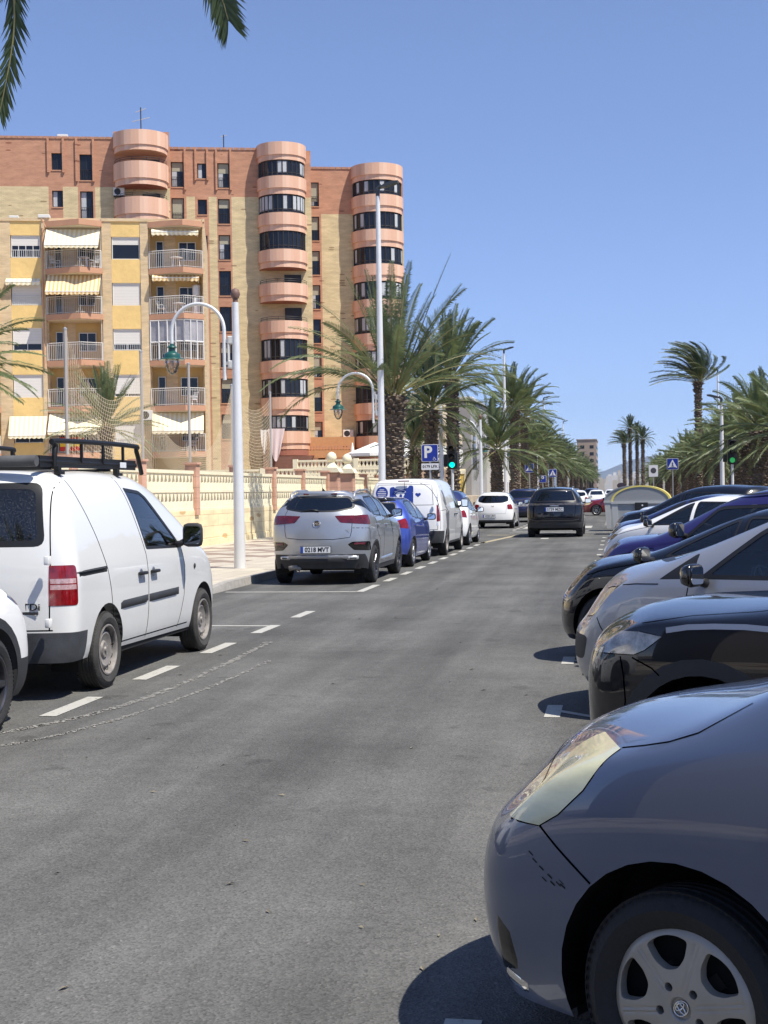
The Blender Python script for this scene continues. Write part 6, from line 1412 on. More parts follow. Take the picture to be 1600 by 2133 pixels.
strip(b2, -2.05, -1.34, T2_, SP2, 1); strip(b2, -1.34, -1.12, T2_, SP2, 1, allred=True); strip(b2, -1.12, -.36, T2_, SP2, 1, [(27.86-k*pit, 29.1-k*pit) for k in range(3)], allred=True); strip(b2, -.36, -.22, T2_, SP2, 1, allred=True)
strip(b2, -.22, .44, T2_, SP2, 1); strip(b2, .44, .54, T2_, SP2, 1, allred=True); strip(b2, .54, 1.52, T2_, SP2, 1, [(27.1-k*pit, 29.15-k*pit) for k in range(8)], allred=True); strip(b2, 1.52, 1.66, T2_, SP2, 1, allred=True)
strip(b2, 1.66, 3.8, T2_, SP2, 1); strip(b2, 3.8, 8.3, T2_, SP2, 4.8)
strip(b2, 3.85, 8.3, 4.8, 9, 1, y=1.2, allred=True)
zb = tower(b2, 5.85, 0, 2.06, [27.72, 24.72, 21.72, 18.95, 15.85, 12.58, 9.55, 6.75], (29.05, 30.5), ['w', 'w', 'g', 'o', 'o', 'g', 'g', 'w'], h=1.48, seed=5)
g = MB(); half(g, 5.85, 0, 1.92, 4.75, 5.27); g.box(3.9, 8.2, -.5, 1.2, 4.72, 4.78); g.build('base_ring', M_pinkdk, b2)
g = MB(); g.box(3.9, 7.95, -1.9, -1.6, 1, 4.7); g.build('base_wall', B_dark, b2)
g = MB()
for x in (-3.4, -2.12, -1.25, -.28, .46, 1.64): g.box(x-.08, x+.08, -.14, 0, 26.9 if x in (-3.4, -2.12, .46, 1.64) else 27.7, T2_)
g.build('pilaster_group', B_red, b2)
b3 = thing('brick_tower_block', 'right wing of the brick block, its round glazed bay rising behind the palm', 'building', S3, U16)
T3_, SP3 = 29.4, 25.55; pit = 2.93
strip(b3, -3.6, -1.9, T3_, SP3, 1, allred=True); strip(b3, -1.9, -1.06, T3_, SP3, 1, [(26.21-k*pit, 28.26-k*pit) for k in range(8)], allred=True); strip(b3, -1.06, -.9, T3_, SP3, 1, allred=True)
strip(b3, -.9, 1.72, T3_, SP3, 1); strip(b3, 1.72, 6.2, T3_, SP3, 4.8)
tower(b3, 3.95, 0, 2.25, [26.9-.05, 23.9, 20.97, 18.0, 15.1, 12.15, 9.2, 6.4], (28.1, 29.5), ['g', 'g', 'g', 'g', 'w', 'w', 'g', 'w'], h=1.45, seed=9)
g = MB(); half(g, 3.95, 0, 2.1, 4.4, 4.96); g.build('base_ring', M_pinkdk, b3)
g = MB(); g.box(1.6, 6.2, .3, .5, 1, 4.9); g.build('base_wall', B_dark, b3)
for (pn, nm), (mb, mm, P) in WALLS.items(): mb.build(nm, mm, P)
for P, xa, xb, top in ((b1, -22, 4.6, 30.5), (b2, -3.6, 8.3, 30.1), (b3, -3.6, 6.2, 29.25)):
    g = MB(); g.box(xa+.01, xb-.01, .36, 14, 1.2, top); g.build('rear_volume', B_red, P)
    c = MB(); n = int((xb-xa)/.5)
    for i in range(n): c.box(xa+i*.5+.02, xa+i*.5+.48, -.06, .38, top+.15 if P is not b2 else top+.15, top+.34)
    c.build('coping', M_tilec, P)
g = MB(); g.box(-1, 9.05, 5, 14.2, 1.2, 33); g.v = []; g.f = []; g.m = []
# low brick annexe between the wings
an = thing('annexe', 'low brick annexe with square openings at the foot of the brick block', 'building', L2W(S3, -1.2, -3.2, 0), U16)
g = MB(); g.box(-1.9, 2.6, 0, 3.0, 4.55, 5.25); g.box(-1.9, 2.6, .3, 3.0, 5.25, 6.3); g.build('roof_slab', mat('orange_render', (.55, .27, .12), .85, var=.1), an)
g = MB()
for i in range(18): g.box(-1.9+i*.25, -1.78+i*.25, -.03, 0, 5.25, 5.55)
for x in (-1.9, -.9, .1, 1.1, 2.1): g.box(x, x+.42, .02, .4, 1.1, 4.55)
g.box(-1.9, 2.6, .02, .4, 1.1, 3.2); g.box(-1.9, 2.6, .9, 1.0, 1.1, 4.5); g.build('wall', B_red, an)
# ---- rooftop antennas and small fittings
def antenna(label, P, x, y, z, h, arms):
    t = thing('antenna', label, 'antenna', L2W(P, x, y, z), 0)
    g = MB(); g.tube([(0, 0, 0), (0, 0, h)], .045, 6); g.build('mast', M_bfr, t)
    g = MB()
    for (zz, w_, tilt) in arms: g.tube([(-w_/2, 0, zz-tilt), (w_/2, 0, zz+tilt)], .03, 5)
    if arms: g.build('arm', M_rail, t)
    return t
antenna('tall aerial mast on top of the open round balconies', S1, 2.3, 1.0, 31.2, 2.35, [(1.35, 1.5, .12), (2.1, .9, .12)])
antenna('thin mast with small vane on the middle brick wing roof', S2, 1.1, 1.0, 30.2, 1.55, [(1.45, .5, .05)])
def ac_unit(label, P, x, y, z, w_=.9):
    t = thing('air_conditioner', label, 'air conditioner', L2W(P, x, y, z), U16, 'air conditioning units')
    g = MB(); g.bbox(-w_/2, w_/2, -.35, 0, 0, .65, .03); g.build('casing', M_acm, t)
    g = MB(); g.lathe([(0, -.36), (.23, -.358), (.26, -.352)], 20, (-.12, 0, .33), axis='Y'); g.build('fan', M_bfr, t)
    g = MB(); g.box(-w_/2, w_/2, -.3, .05, -.05, 0); g.build('bracket', M_bfr, t)
ac_unit('air conditioner beside the top open round balcony', S1, .55, -.35, 25.95)
ac_unit('air conditioner at the foot of the right brick wing', S3, 1.1, -.2, 6.35)
ac_unit('air conditioner on the ochre flats right of the lower window', YP, -3.98, -.05, 6.6, .75)
def roofbox(label, P, x, y, z, w_, h):
    g = MB(); g.bbox(-w_/2, w_/2, -.3, .3, 0, h, .03); o = g.build('roof_unit', M_acm); o.location = L2W(P, x, y, z); o.rotation_euler.z = U16; tag(o, label, 'roof unit')
roofbox('white box unit on the ochre roof left of the first awning', YP, -10.45, .2, 19.95, .75, .22)
roofbox('small white box on the ochre roof edge above the left windows', YP, -12.4, .3, 19.95, .6, .16)
roofbox('white framed unit on the left brick roof', S1, -4.0, .8, 30.8, .85, .35)
# ---- laundry, flag, balcony furniture
def cloth(label, cat, P, x, y, z, w_, h, m, name, point=True):
    g = MB(); n = 14; k = 10; vs = []
    for j in range(k+1):
        for i in range(n+1):
            u, v = i/n, j/k; dr = (1-abs(2*u-1))*.9 if point else 0
            vs.append((-w_/2+w_*u*(1-.35*v if point else 1)+(.12*w_*v if point else 0), -.05-.10*math.sin(u*15+v*2)*(.3+v)*.6, -h*v*(.55+.45*math.sin(math.pi*u) if point else 1)))
    g.add(vs, [(j*(n+1)+i, j*(n+1)+i+1, (j+1)*(n+1)+i+1, (j+1)*(n+1)+i) for j in range(k) for i in range(n)])
    o = g.build(name, m, smooth=True, recalc=False); o.location = L2W(P, x, y, z); o.rotation_euler.z = U16; tag(o, label, cat); return o
cloth('pale pink bed sheet hanging from the lowest glazed round balcony', 'sheet', S2, 5.0, -2.15, 6.95, 1.4, 2.7, mat('pink_sheet', (.70, .58, .58), .9), 'hanging_sheet')
cloth('white sheet hanging left of the pale pink bed sheet', 'sheet', S2, 4.05, -1.25, 6.9, .7, 2.0, mat('white_sheet', (.72, .70, .68), .9), 'hanging_sheet')
fl = MB(); 
for z0, z1, k in ((0, .28, 0), (.28, .62, 1), (.62, .9, 0)): fl.cm = k; fl.box(-.85, .85, -.01, .01, z0, z1)
o = fl.build('flag', [mat('flag_red', (.50, .03, .02), .8), mat('flag_yellow', (.75, .48, .03), .8)]); o.location = L2W(YP, -8.85, -.85, 4.62); o.rotation_euler.z = U16+R(-24); tag(o, 'red and yellow striped flag on the lowest balcony railing', 'flag')
def chair(label, P, x, y, z, rz):
    t = thing('plastic_chair', label, 'chair', L2W(P, x, y, z), U16+rz, 'white plastic balcony chairs')
    g = MB(); g.bbox(-.24, .24, -.22, .22, .40, .44, .01); g.build('seat', M_plast, t)
    g = MB()
    for k in range(6): xx = -.2+.08*k; g.add([(xx-.025, .20, .44), (xx+.025, .20, .44), (xx+.025, .32, .92), (xx-.025, .32, .92), (xx-.025, .22, .44), (xx+.025, .22, .44), (xx+.025, .34, .92), (xx-.025, .34, .92)], [(0, 1, 2, 3), (7, 6, 5, 4)])
    g.box(-.24, .24, .30, .34, .88, .95); g.build('backrest', M_plast, t)
    for sx in (-1, 1):
        g = MB(); g.tube([(sx*.25, .24, .62), (sx*.27, -.2, .64), (sx*.26, -.22, .42)], .02, 5); g.build('armrest', M_plast, t)
        for sy in (-1, 1): g = MB(); g.tube([(sx*.21, sy*.19, .41), (sx*.26, sy*.24, 0)], .022, 5); g.build('leg', M_plast, t)
def table(label, P, x, y, z):
    t = thing('plastic_table', label, 'table', L2W(P, x, y, z), U16, 'white plastic balcony tables')
    g = MB(); g.lathe([(0, .72), (.42, .72), (.43, .69), (0, .69)], 20); g.build('tabletop', M_plast, t)
    for a in (45, 135, 225, 315): g = MB(); g.tube([(.27*math.cos(R(a)), .27*math.sin(R(a)), .69), (.36*math.cos(R(a)), .36*math.sin(R(a)), 0)], .025, 5); g.build('leg', M_plast, t)
chair('white plastic chair at the left end of the top left balcony', YP, -9.85, .3, 16.62, R(60))
chair('white plastic chair at the right end of the top left balcony', YP, -7.25, .1, 16.62, R(-40))
table('white table on the top left balcony', YP, -7.95, -.15, 16.62)
chair('white plastic chair on the second right-hand balcony', YP, -2.9, .1, 13.6, R(70))
table('white table on the second right-hand balcony, behind the lamp arm', YP, -1.75, -.2, 13.6)
table('white table on the top right-hand balcony', YP, -1.9, -.2, 16.62)
chair('white plastic chair on the fourth right-hand balcony', YP, -1.0, .1, 7.54, R(-50))
chair('white plastic chair on the lowest right-hand balcony', YP, -1.1, .0, 4.5, R(-70))
chair('white plastic chair on the lower left balcony behind the palm', YP, -7.3, .0, 7.54, R(-50))
t = thing('water_heater', 'white cylindrical water heater on the second right-hand balcony', 'water heater', L2W(YP, -.62, .7, 13.6), U16)
g = MB(); g.lathe([(0, 0), (.26, 0), (.28, .03), (.28, 1.15), (.25, 1.2), (0, 1.2)], 20); g.build('tank', M_plast, t, smooth=True, angle=40)
g = MB(); g.lathe([(0, 1.35), (.26, 1.35), (.28, 1.38), (.28, 2.0), (.25, 2.05), (0, 2.05)], 20); g.build('upper_tank', M_plast, t, smooth=True, angle=40)
# ---- garden wall along the pavement
M_base = brickmat('cream_block', (.82, .69, .42), (.84, .72, .46), (.60, .47, .28), .95, .34, .008, patch=(.62, .42, .2), bumpy=.5)
M_cream = mat('cream_paint', (.82, .75, .54), .8, var=.06, vscale=2)
M_pil = brickmat('terracotta_block', (.56, .32, .22), (.60, .35, .25), (.40, .24, .17), 2, .3, .01)
def wall_run(label, X_, Ys, zg, zb, zt, zp, pil=True, base=True, rows=2, open_top=False):
    t = thing('garden_wall', label, 'wall', (X_, Ys[0], 0))
    y0 = Ys[0]; b = MB()
    if base: b.box(-.22, 0, 0, Ys[-1]-y0, zg-.1, zb); b.box(-.22, .03, 0, Ys[-1]-y0, zg-.1, zg+.18); b.build('base_wall', M_base, t)
    for i, Y_ in enumerate(Ys):
        g = MB(); g.box(-.26, .06, Y_-y0-.17, Y_-y0+.17, zb-.12, zp); g.box(-.30, .10, Y_-y0-.21, Y_-y0+.21, zp, zp+.06); g.build('pillar', M_pil, t)
    for a, b_ in zip(Ys[:-1], Ys[1:]):
        ya, yb_ = a-y0+.19, b_-y0-.19; g = MB()
        g.box(-.14, .0, ya, yb_, zt-.09, zt); g.box(-.12, -.01, ya, yb_, zb, zb+.06); zm = (zb+zt)/2; g.box(-.12, -.01, ya, yb_, zm-.045, zm+.035)
        n = int((yb_-ya)/.29); st = (yb_-ya)/n
        for k in range(n+1):
            yc = ya+st*k
            for lo, hi in ((zb+.06, zm-.045), (zm+.035, zt-.09)):
                h_ = hi-lo; w1, w2 = st*.26, st*.44
                pts = [(yc-w2, hi), (yc+w2, hi), (yc+w1*.55, (lo+hi)/2), (yc+w2, lo), (yc-w2, lo), (yc-w1*.55, (lo+hi)/2)] if True else None
                pts = [(max(ya, min(yb_, p[0])), p[1]) for p in pts]
                g.prism(pts, -.10, -.03, 'X')
        g.build('lattice_panel', M_cream, t)
        k_ = MB(); k_.box(-.36, -.30, ya-.1, yb_+.1, zb, zt-.02); k_.build('backing_wall', M_cream, t) if False else None
    return t
wall_run('cream block wall with terracotta pillars and pierced panels beside the pavement', -11.72, [15.0+4.42*k for k in range(0, 10)], .13, 1.15, 2.27, 2.45)
# gate pillars with balls, further wall and terrace balustrades
gp = thing('gate_pillar', 'cream gate pillar topped by a round finial, left of the pair', 'gate pillar', (-11.85, 56.3, 0), 0, 'gate pillars')
g = MB(); g.box(-.3, .3, -.3, .3, 0, 2.45); g.build('shaft', M_pil, gp)
g = MB(); g.prism([(-.42, 2.45), (.42, 2.45), (.3, 2.65), (-.3, 2.65)], -.4, .4, 'Y'); g.lathe([(0, 2.6), (.28, 2.62), (.14, 2.85), (.12, 2.9)], 16); g.build('capital', M_cream, gp)
g = MB(); g.lathe([(.0, 2.86), (.12, 2.88), (.2, 2.98), (.22, 3.08), (.18, 3.22), (.08, 3.3), (0, 3.32)], 16); g.build('finial', M_cream, gp, smooth=True)
dup(gp, (-11.85, 59.6, 0), 0, 'cream gate pillar topped by a round finial, right of the pair')
wall_run('second cream pierced wall beyond the gate pillars', -11.9, [60.3, 64.3, 68.3, 72.3, 76.3], .13, 1.15, 2.3, 2.42)
def balustrade(label, p0, p1, z0, z1, m=M_cream, step=.24):
    t = thing('balustrade', label, 'balustrade', (p0[0], p0[1], 0), math.atan2(p1[1]-p0[1], p1[0]-p0[0])); L_ = math.hypot(p1[0]-p0[0], p1[1]-p0[1])
    g = MB(); g.box(0, L_, -.08, .08, z1-.12, z1); g.box(0, L_, -.06, .06, z0, z0+.1); g.box(0, L_, -.06, .06, (z0+z1)/2-.04, (z0+z1)/2+.04)
    g.build('rail', m, t); n = int(L_/step); g = MB()
    for k in range(n):
        x = (k+.5)*L_/n
        for lo, hi in ((z0+.1, (z0+z1)/2-.04), ((z0+z1)/2+.04, z1-.12)): g.prism([(x-step*.44, hi), (x+step*.44, hi), (x+step*.16, (lo+hi)/2), (x+step*.44, lo), (x-step*.44, lo), (x-step*.16, (lo+hi)/2)], -.04, .04, 'Y')
    g.build('lattice', m, t)
    for k in range(int(L_/4)+1): g = MB(); g.box(k*4-.15, k*4+.15, -.14, .14, z0-.4, z1+.06); g.build('post', m, t)
    return t
balustrade('cream balustrade under the laundry and the umbrella', (-24.5, 77.5), (-13.0, 78.5), 2.0, 3.05)
balustrade('upper cream terrace balustrade below the white umbrella', (-20.6, 86.5), (-12.6, 86.5), 2.75, 3.75)
structure('terrace', MB().box(-34, -12.4, 86.7, 104, 1.15, 2.75), MATS['plot_ground'])
def umbrella(label, x, y, z0, z1, r, group='white terrace umbrellas'):
    t = thing('parasol', label, 'parasol', (x, y, 0), 0, group); g = MB(); n = 8
    vs = [(0, 0, z1)]+[(r*math.cos(2*math.pi*k/n), r*math.sin(2*math.pi*k/n), z1-.75) for k in range(n)]+[(r*math.cos(2*math.pi*k/n), r*math.sin(2*math.pi*k/n), z1-.95) for k in range(n)]
    g.add(vs, [(0, k+1, (k+1) % n+1) for k in range(n)]+[(k+1, k+1+n, (k+1) % n+1+n, (k+1) % n+1) for k in range(n)]); g.build('canopy', mat('white_canvas', (.80, .79, .76), .9), t, recalc=False)
    g = MB(); g.tube([(0, 0, z0), (0, 0, z1-.05)], .04, 8); g.build('pole', M_wfr, t)
umbrella('white open parasol left of the tall lamp pole', -16.0, 90.2, 2.75, 4.95, 2.0); umbrella('white open parasol right of the tall lamp pole', -13.3, 89.5, 2.75, 4.7, 1.8)
umbrella('white parasol between the first two palm trunks', -13.9, 96.0, 2.75, 4.7, 2.0)
t = thing('folded_parasol', 'folded white parasol beside the square openings', 'parasol', (-17.7, 91.0, 2.75)); g = MB(); g.lathe([(0, 0), (.05, .02), (.05, .6), (.16, .8), (.13, 1.6), (.03, 2.2), (0, 2.25)], 10); g.build('canvas', MATS['white_canvas'], t, smooth=True)
# ---- restaurant canopy and low buildings beyond
rs = thing('restaurant', 'long white canopy of the terrace restaurant behind the parking sign', 'building', (-13.1, 91, 0))
g = MB(); g.box(-2.2, 0, 0, 26, 3.95, 5.1); g.build('canopy', MATS['white_canvas'], rs)
g = MB()
for k in range(6): g.box(-.15, 0, k*4.8, k*4.8+.15, .5, 3.95)
g.build('post', M_wfr, rs); g = MB(); g.box(-2.2, -2, .5, 25, .9, 3.9); g.build('wall', mat('brown_wall', (.22, .12, .07), .8, var=.3), rs)
lw = thing('low_building', 'beige building with rounded balconies behind the white canopy', 'building', (-15.5, 107, 0))
g = MB(); g.box(-1.8, 0, 0, 26, 1, 9.2); g.build('wall', mat('beige_render', (.60, .50, .36), .9, var=.1, vscale=.5), lw)
for k in range(3):
    g = MB(); g.box(.0, .9, 2+k*8, 7+k*8, 6.0, 6.9); g.build('balcony', MATS['beige_render'], lw)
    window(lw, 0, 0, 0, 0, 0) if False else None
    g = MB(); g.box(.0, .04, 2.6+k*8, 6.4+k*8, 6.9, 8.3); g.build('window', M_bwin, lw)
g = MB(); g.box(-2.0, .2, -.2, 26.2, 9.2, 9.4); g.build('roof', M_soffit, lw)
lg = thing('low_building', 'grey house with flat roof and white trim above the far lamp', 'building', (-14.2, 134, 0))
g = MB(); g.box(-4, 0, 0, 24, 1, 10.6); g.build('wall', mat('grey_render', (.30, .30, .30), .9, var=.1, vscale=.5), lg)
g = MB(); g.box(-4.2, .2, -.2, 24.2, 10.6, 10.85); g.box(.2, 1.4, 1, 5, 6.4, 6.6); g.box(1.3, 1.4, 1, 5, 6.6, 7.5); g.build('roof', M_wfr, lg)
for k in range(4): g = MB(); g.box(0, .05, 2+k*5.5, 4+k*5.5, 5.5, 7.2); g.build('window', M_bwin, lg)
gw = thing('gate_house', 'peach rendered gateway with a row of small triangular openings, beside the yellow gate', 'gateway', (-11.8, 84.0, 0))
g = MB(); g.box(-.4, 0, 0, 12.0, .13, 3.1); g.build('wall', mat('peach_render', (.60, .42, .28), .9, var=.1), gw)
g = MB()
for k in range(8): g.prism([(1.2+k*1.1, 2.95), (1.9+k*1.1, 2.95), (1.55+k*1.1, 2.4)], .0, .02, 'X')
g.build('opening', M_bfr, gw)
g = MB(); g.box(0, .06, 8.6, 11.5, .13, 2.0); g.build('door', mat('brown_door', (.22, .09, .05), .7), gw)
yg = thing('yellow_gate', 'bright yellow corrugated gate beside the first red-topped palm trunk', 'gate', (-11.75, 96.3, 0))
g = MB(); g.box(-.2, 0, 0, 9.0, .13, 2.9); g.build('panel', stripes('yellow_sheet', (.78, .55, .12), (.62, .42, .08), .5, 1), yg)
g = MB(); g.box(-.3, .1, -.3, 0, .13, 3.3); g.box(-.3, .1, 9.0, 9.3, .13, 3.3); g.box(-.28, .08, 0, 9, 2.9, 3.2); g.build('frame', M_cream, yg)
M_white_r = mat('white_render', (.70, .68, .63), .9, var=.08, vscale=.3)
for i, (x0, x1, y0, y1, z, lab, mm) in enumerate([(-34, -13.5, 150, 190, 7.5, 'white low row of houses behind the left palms', M_white_r), (-34, -13.2, 196, 250, 9, 'cream houses far behind the left palms', MATS['beige_render']),
      (-17.5, -9.2, 600, 640, 23, 'brown tower block at the far end of the left palms', mat('brown_render', (.34, .26, .20), .9, var=.15, vscale=.1)), (16, 40, 118, 170, 8, 'pale houses behind the right-hand palms', M_white_r), (17, 45, 60, 104, 7.0, 'cream villas behind the right-hand palm trunks', MATS['beige_render'])]):
    t = thing('house', lab, 'building', (x0, y0, 0)); g = MB(); g.box(0, x1-x0, 0, y1-y0, 0, z); g.box(-.3, x1-x0+.3, -.3, y1-y0+.3, z, z+.3); g.build('wall', mm, t)
    xs_ = x1-x0+.02 if x1 < 0 else -.06
    nf = int(z/3)
    for f_ in range(min(nf, 7)):
        g = MB()
        for k in range(min(10, int((y1-y0)/4))): g.box(xs_, xs_+.04, 1.5+k*4, 3.2+k*4, f_*3+1.2, f_*3+2.6)
        if x1 < 0:
            for k in range(int((x1-x0)/4)): g.box(1.5+k*4, 3.2+k*4, -.05, -.01, f_*3+1.2, f_*3+2.6)
        g.build('window_row', M_bwin, t)
# ------------------------------------------------------------ palms
def leafmat(name, c1, c2, tr=.35):
    m = bpy.data.materials.new(name); m.use_nodes = True; n = m.node_tree; L = n.links; p = n.nodes['Principled BSDF']; out = n.nodes['Material Output']
    tc = n.nodes.new('ShaderNodeTexCoord'); no = n.nodes.new('ShaderNodeTexNoise'); no.inputs['Scale'].default_value = 1.6; no.inputs['Detail'].default_value = 5; L.new(tc.outputs['Object'], no.inputs['Vector'])
    cr = n.nodes.new('ShaderNodeValToRGB'); cr.color_ramp.elements[0].position = .35; cr.color_ramp.elements[1].position = .68; cr.color_ramp.elements[0].color = (*c1, 1); cr.color_ramp.elements[1].color = (*c2, 1)
    L.new(no.outputs[0], cr.inputs[0]); L.new(cr.outputs[0], p.inputs['Base Color']); p.inputs['Roughness'].default_value = .42; p.inputs['Specular IOR Level'].default_value = .45
    t = n.nodes.new('ShaderNodeBsdfTranslucent'); L.new(cr.outputs[0], t.inputs[0]); mx = n.nodes.new('ShaderNodeMixShader'); mx.inputs[0].default_value = tr
    L.new(p.outputs[0], mx.inputs[1]); L.new(t.outputs[0], mx.inputs[2]); L.new(mx.outputs[0], out.inputs[0]); MATS[name] = m; return m
M_leaf = leafmat('palm_leaf', (.075, .105, .042), (.20, .25, .11), .3); M_leafd = leafmat('dark_palm_leaf', (.034, .056, .024), (.10, .135, .055), .2); M_dry = leafmat('dry_palm_leaf', (.24, .19, .09), (.36, .30, .16))
M_stalk = mat('leaf_stalk', (.17, .16, .06), .6, var=.25, vscale=3)
M_trunk = mat('palm_trunk', (.050, .036, .026), .95, col2=(.19, .15, .115), vscale=5, bump=.6, bscale=25)
M_trunkl = mat('palm_trunk_scar', (.30, .24, .18), .95, var=.35, vscale=7)
def frond(V, F, Mi, rng, L_, az, el, droop, wind, base=(0, 0, 0), n=42, lw=.030, llen=.46, stalk=.16, twist=0.0, curl=0.0, both_=True):
    """one feather leaf: a curving midrib with two ranks of narrow leaflets"""
    d = Vector((math.cos(az)*math.cos(el), math.sin(az)*math.cos(el), math.sin(el))); p = Vector(base); pts = []; seg = 22; ds = L_/seg; wv = Vector(wind)
    for i in range(seg+1):
        pts.append((p.copy(), d.copy())); t = i/seg
        d = (d+Vector((0, 0, -1))*droop*(.25+t)*ds*.5+wv*(.15+t)*ds).normalized(); p = p+d*ds
    up = Vector((0, 0, 1))
    # midrib: three-sided tapering stem
    b = len(V)
    for i, (q, dd) in enumerate(pts):
        s_ = dd.cross(up); s_ = s_.normalized() if s_.length > 1e-3 else Vector((1, 0, 0)); nn = s_.cross(dd); r = .026*(1-i/seg)**.8+.004
        for a in (90, 210, 330): V.append((q+(s_*math.cos(R(a))+nn*math.sin(R(a)))*r)[:])
    for i in range(seg):
        for k in range(3): F.append((b+i*3+k, b+i*3+(k+1) % 3, b+(i+1)*3+(k+1) % 3, b+(i+1)*3+k)); Mi.append(1)
    for i in range(n):
        t = stalk+(1-stalk)*(i+.5)/n; x = t*seg; k = min(int(x), seg-1); f = x-k; q = pts[k][0].lerp(pts[k+1][0], f); dd = pts[k][1].lerp(pts[k+1][1], f).normalized()
        s_ = dd.cross(up); s_ = s_.normalized() if s_.length > 1e-3 else Vector((1, 0, 0)); nn = s_.cross(dd)
        if twist: a = twist*t; s_, nn = s_*math.cos(a)+nn*math.sin(a), nn*math.cos(a)-s_*math.sin(a)
        ll = llen*(math.sin(math.pi*min(1, .12+.80*((t-stalk)/(1-stalk))**.75)))**.8*(.85+.3*rng.random())
        for sg in (-1, 1):
            fw = .75+.5*t+.15*rng.random(); ld = (s_*sg+dd*fw+nn*(.35+.25*rng.random()-.3*curl)+wv*.6).normalized()
            tip = q+ld*ll+Vector((0, 0, -1))*ll*(.18+.25*rng.random()+curl*.5); mid = q+ld*ll*.5-Vector((0, 0, 1))*ll*.03
            w2 = (dd*.9+nn*.35).normalized()*lw*.5; b = len(V)
            V.extend([(q+w2*.5)[:], (mid+w2)[:], tip[:], (mid-w2)[:], (q-w2*.5)[:]]); F.append((b, b+1, b+2, b+3, b+4)); Mi.append(0)
def crown_mesh(name, seed, nf=44, L_=3.6, wind=(0, 0, 0), lo=-25, hi=86, n=40, droop=.9, llen=.45, lw=.030, leaf=None, skirt=0):
    rng = random.Random(seed); V = []; F = []; Mi = []
    for i in range(nf):
        u = (i+.5)/nf; el = R(hi-(hi-lo)*u**1.15+rng.uniform(-7, 7)); az = i*2.39996+rng.uniform(-.2, .2); rr = .12+.08*u
        frond(V, F, Mi, rng, L_*rng.uniform(.82, 1.1)*(.92 if u < .12 else 1), az, el, droop*(.6+.6*u)*rng.uniform(.8, 1.25), wind, (rr*math.cos(az), rr*math.sin(az), .45-.6*u), n, lw, llen, twist=rng.uniform(-.8, .8))
    k = len(F)
    for i in range(skirt):
        az = rng.uniform(0, 6.28); frond(V, F, Mi, rng, L_*.55, az, R(-35), 2.2, (0, 0, 0), (.2*math.cos(az), .2*math.sin(az), -.4), 16, lw, llen*.6, curl=.6)
    Mi = Mi[:k]+[2 if q == 0 else 1 for q in Mi[k:]]
    me = bpy.data.meshes.new(name); me.from_pydata(V, [], F); me.materials.append(leaf or M_leaf); me.materials.append(M_stalk); me.materials.append(M_dry); me.polygons.foreach_set('material_index', Mi); return me
def trunk_mesh(name, h, r0, r1, seed=0, scale=.16, lean=(0, 0), neck=True, dens=1.0):
    """shaft covered in upward-pointing leaf-base scales set in a spiral"""
    rng = random.Random(seed); mb = MB(); prof = []
    steps = max(8, int(h/.25))
    for i in range(steps+1):
        z = h*i/steps; r = r0+(r1-r0)*i/steps
        if neck and z > h-.8: r *= 1+.30*sm((z-h+.8)/.5)*(1-.5*sm((z-h+.25)/.25))
        if z < .4: r *= 1.15-.15*z/.4
        prof.append((r*.92, z))
    prof.append((.02, h+.1)); mb.lathe(prof, 18)
    per = max(9, int(2*math.pi*r0/scale)); rows = int(h/(scale*.72)*dens)
    for j in range(rows):
        z = h*(j+.3)/rows; r = float(np.interp(z, [p[1] for p in prof[:-1]], [p[0] for p in prof[:-1]]))
        for k in range(per):
            a = 2*math.pi*(k+.5*(j % 2)+.13*rng.uniform(-1, 1))/per+j*.05; s2 = scale*.62*rng.uniform(.5, 1.3); pr = scale*rng.uniform(.2, .85)*(1.6 if neck and z > h-.7 else 1)
            ca, sa = math.cos(a), math.sin(a); tx, ty = -sa, ca; zz = z+rng.uniform(-.06, .06)
            P_ = lambda rr, t, dz: (ca*rr+tx*t, sa*rr+ty*t, zz+dz)
            mb.cm = 0; mb.add([P_(r*.97, -s2*.8, -scale*.25), P_(r*.97, s2*.8, -scale*.25), P_(r+pr, s2*.45, scale*.35), P_(r+pr, -s2*.45, scale*.35), P_(r*.95, -s2*.7, scale*.5), P_(r*.95, s2*.7, scale*.5)], [(0, 1, 2, 3), (0, 3, 4), (1, 5, 2)])
            mb.cm = 1; mb.add([P_(r+pr, -s2*.45, scale*.35), P_(r+pr, s2*.45, scale*.35), P_(r*.95, s2*.7, scale*.5), P_(r*.95, -s2*.7, scale*.5)], [(0, 1, 2, 3)])
    lx, ly = lean
    mb.v = [(x+lx*(z/h)**2, y+ly*(z/h)**2, z) for x, y, z in mb.v]
    me = bpy.data.meshes.new(name); me.from_pydata(mb.v, [], mb.f); me.materials.append(M_trunk); me.materials.append(M_trunkl); me.polygons.foreach_set('material_index', mb.m); return me
WR = (.16, .02, .02)        # breeze leaning the tops up the street and to the right on the left row
CR = [crown_mesh('crown', 1, 50, 3.5, (.05, .02, .03), -12, 88, 60, .5, .46, .036), crown_mesh('crown', 2, 48, 2.9, (.12, .04, .02), -20, 86, 44, .75, .44, .062), crown_mesh('crown', 3, 46, 2.8, (.18, .05, 0), -22, 84, 42, .8, .44, .062),
      crown_mesh('crown', 4, 46, 2.8, (.10, .10, 0), -26, 86, 42, .85, .44, .062, leaf=M_leafd, skirt=6), crown_mesh('crown', 5, 48, 2.9, (-.12, .05, 0), -24, 84, 44, .8, .46, .062), crown_mesh('crown', 6, 46, 2.8, (-.18, .02, 0), -26, 82, 42, .9, .46, .062)]
TR = {}
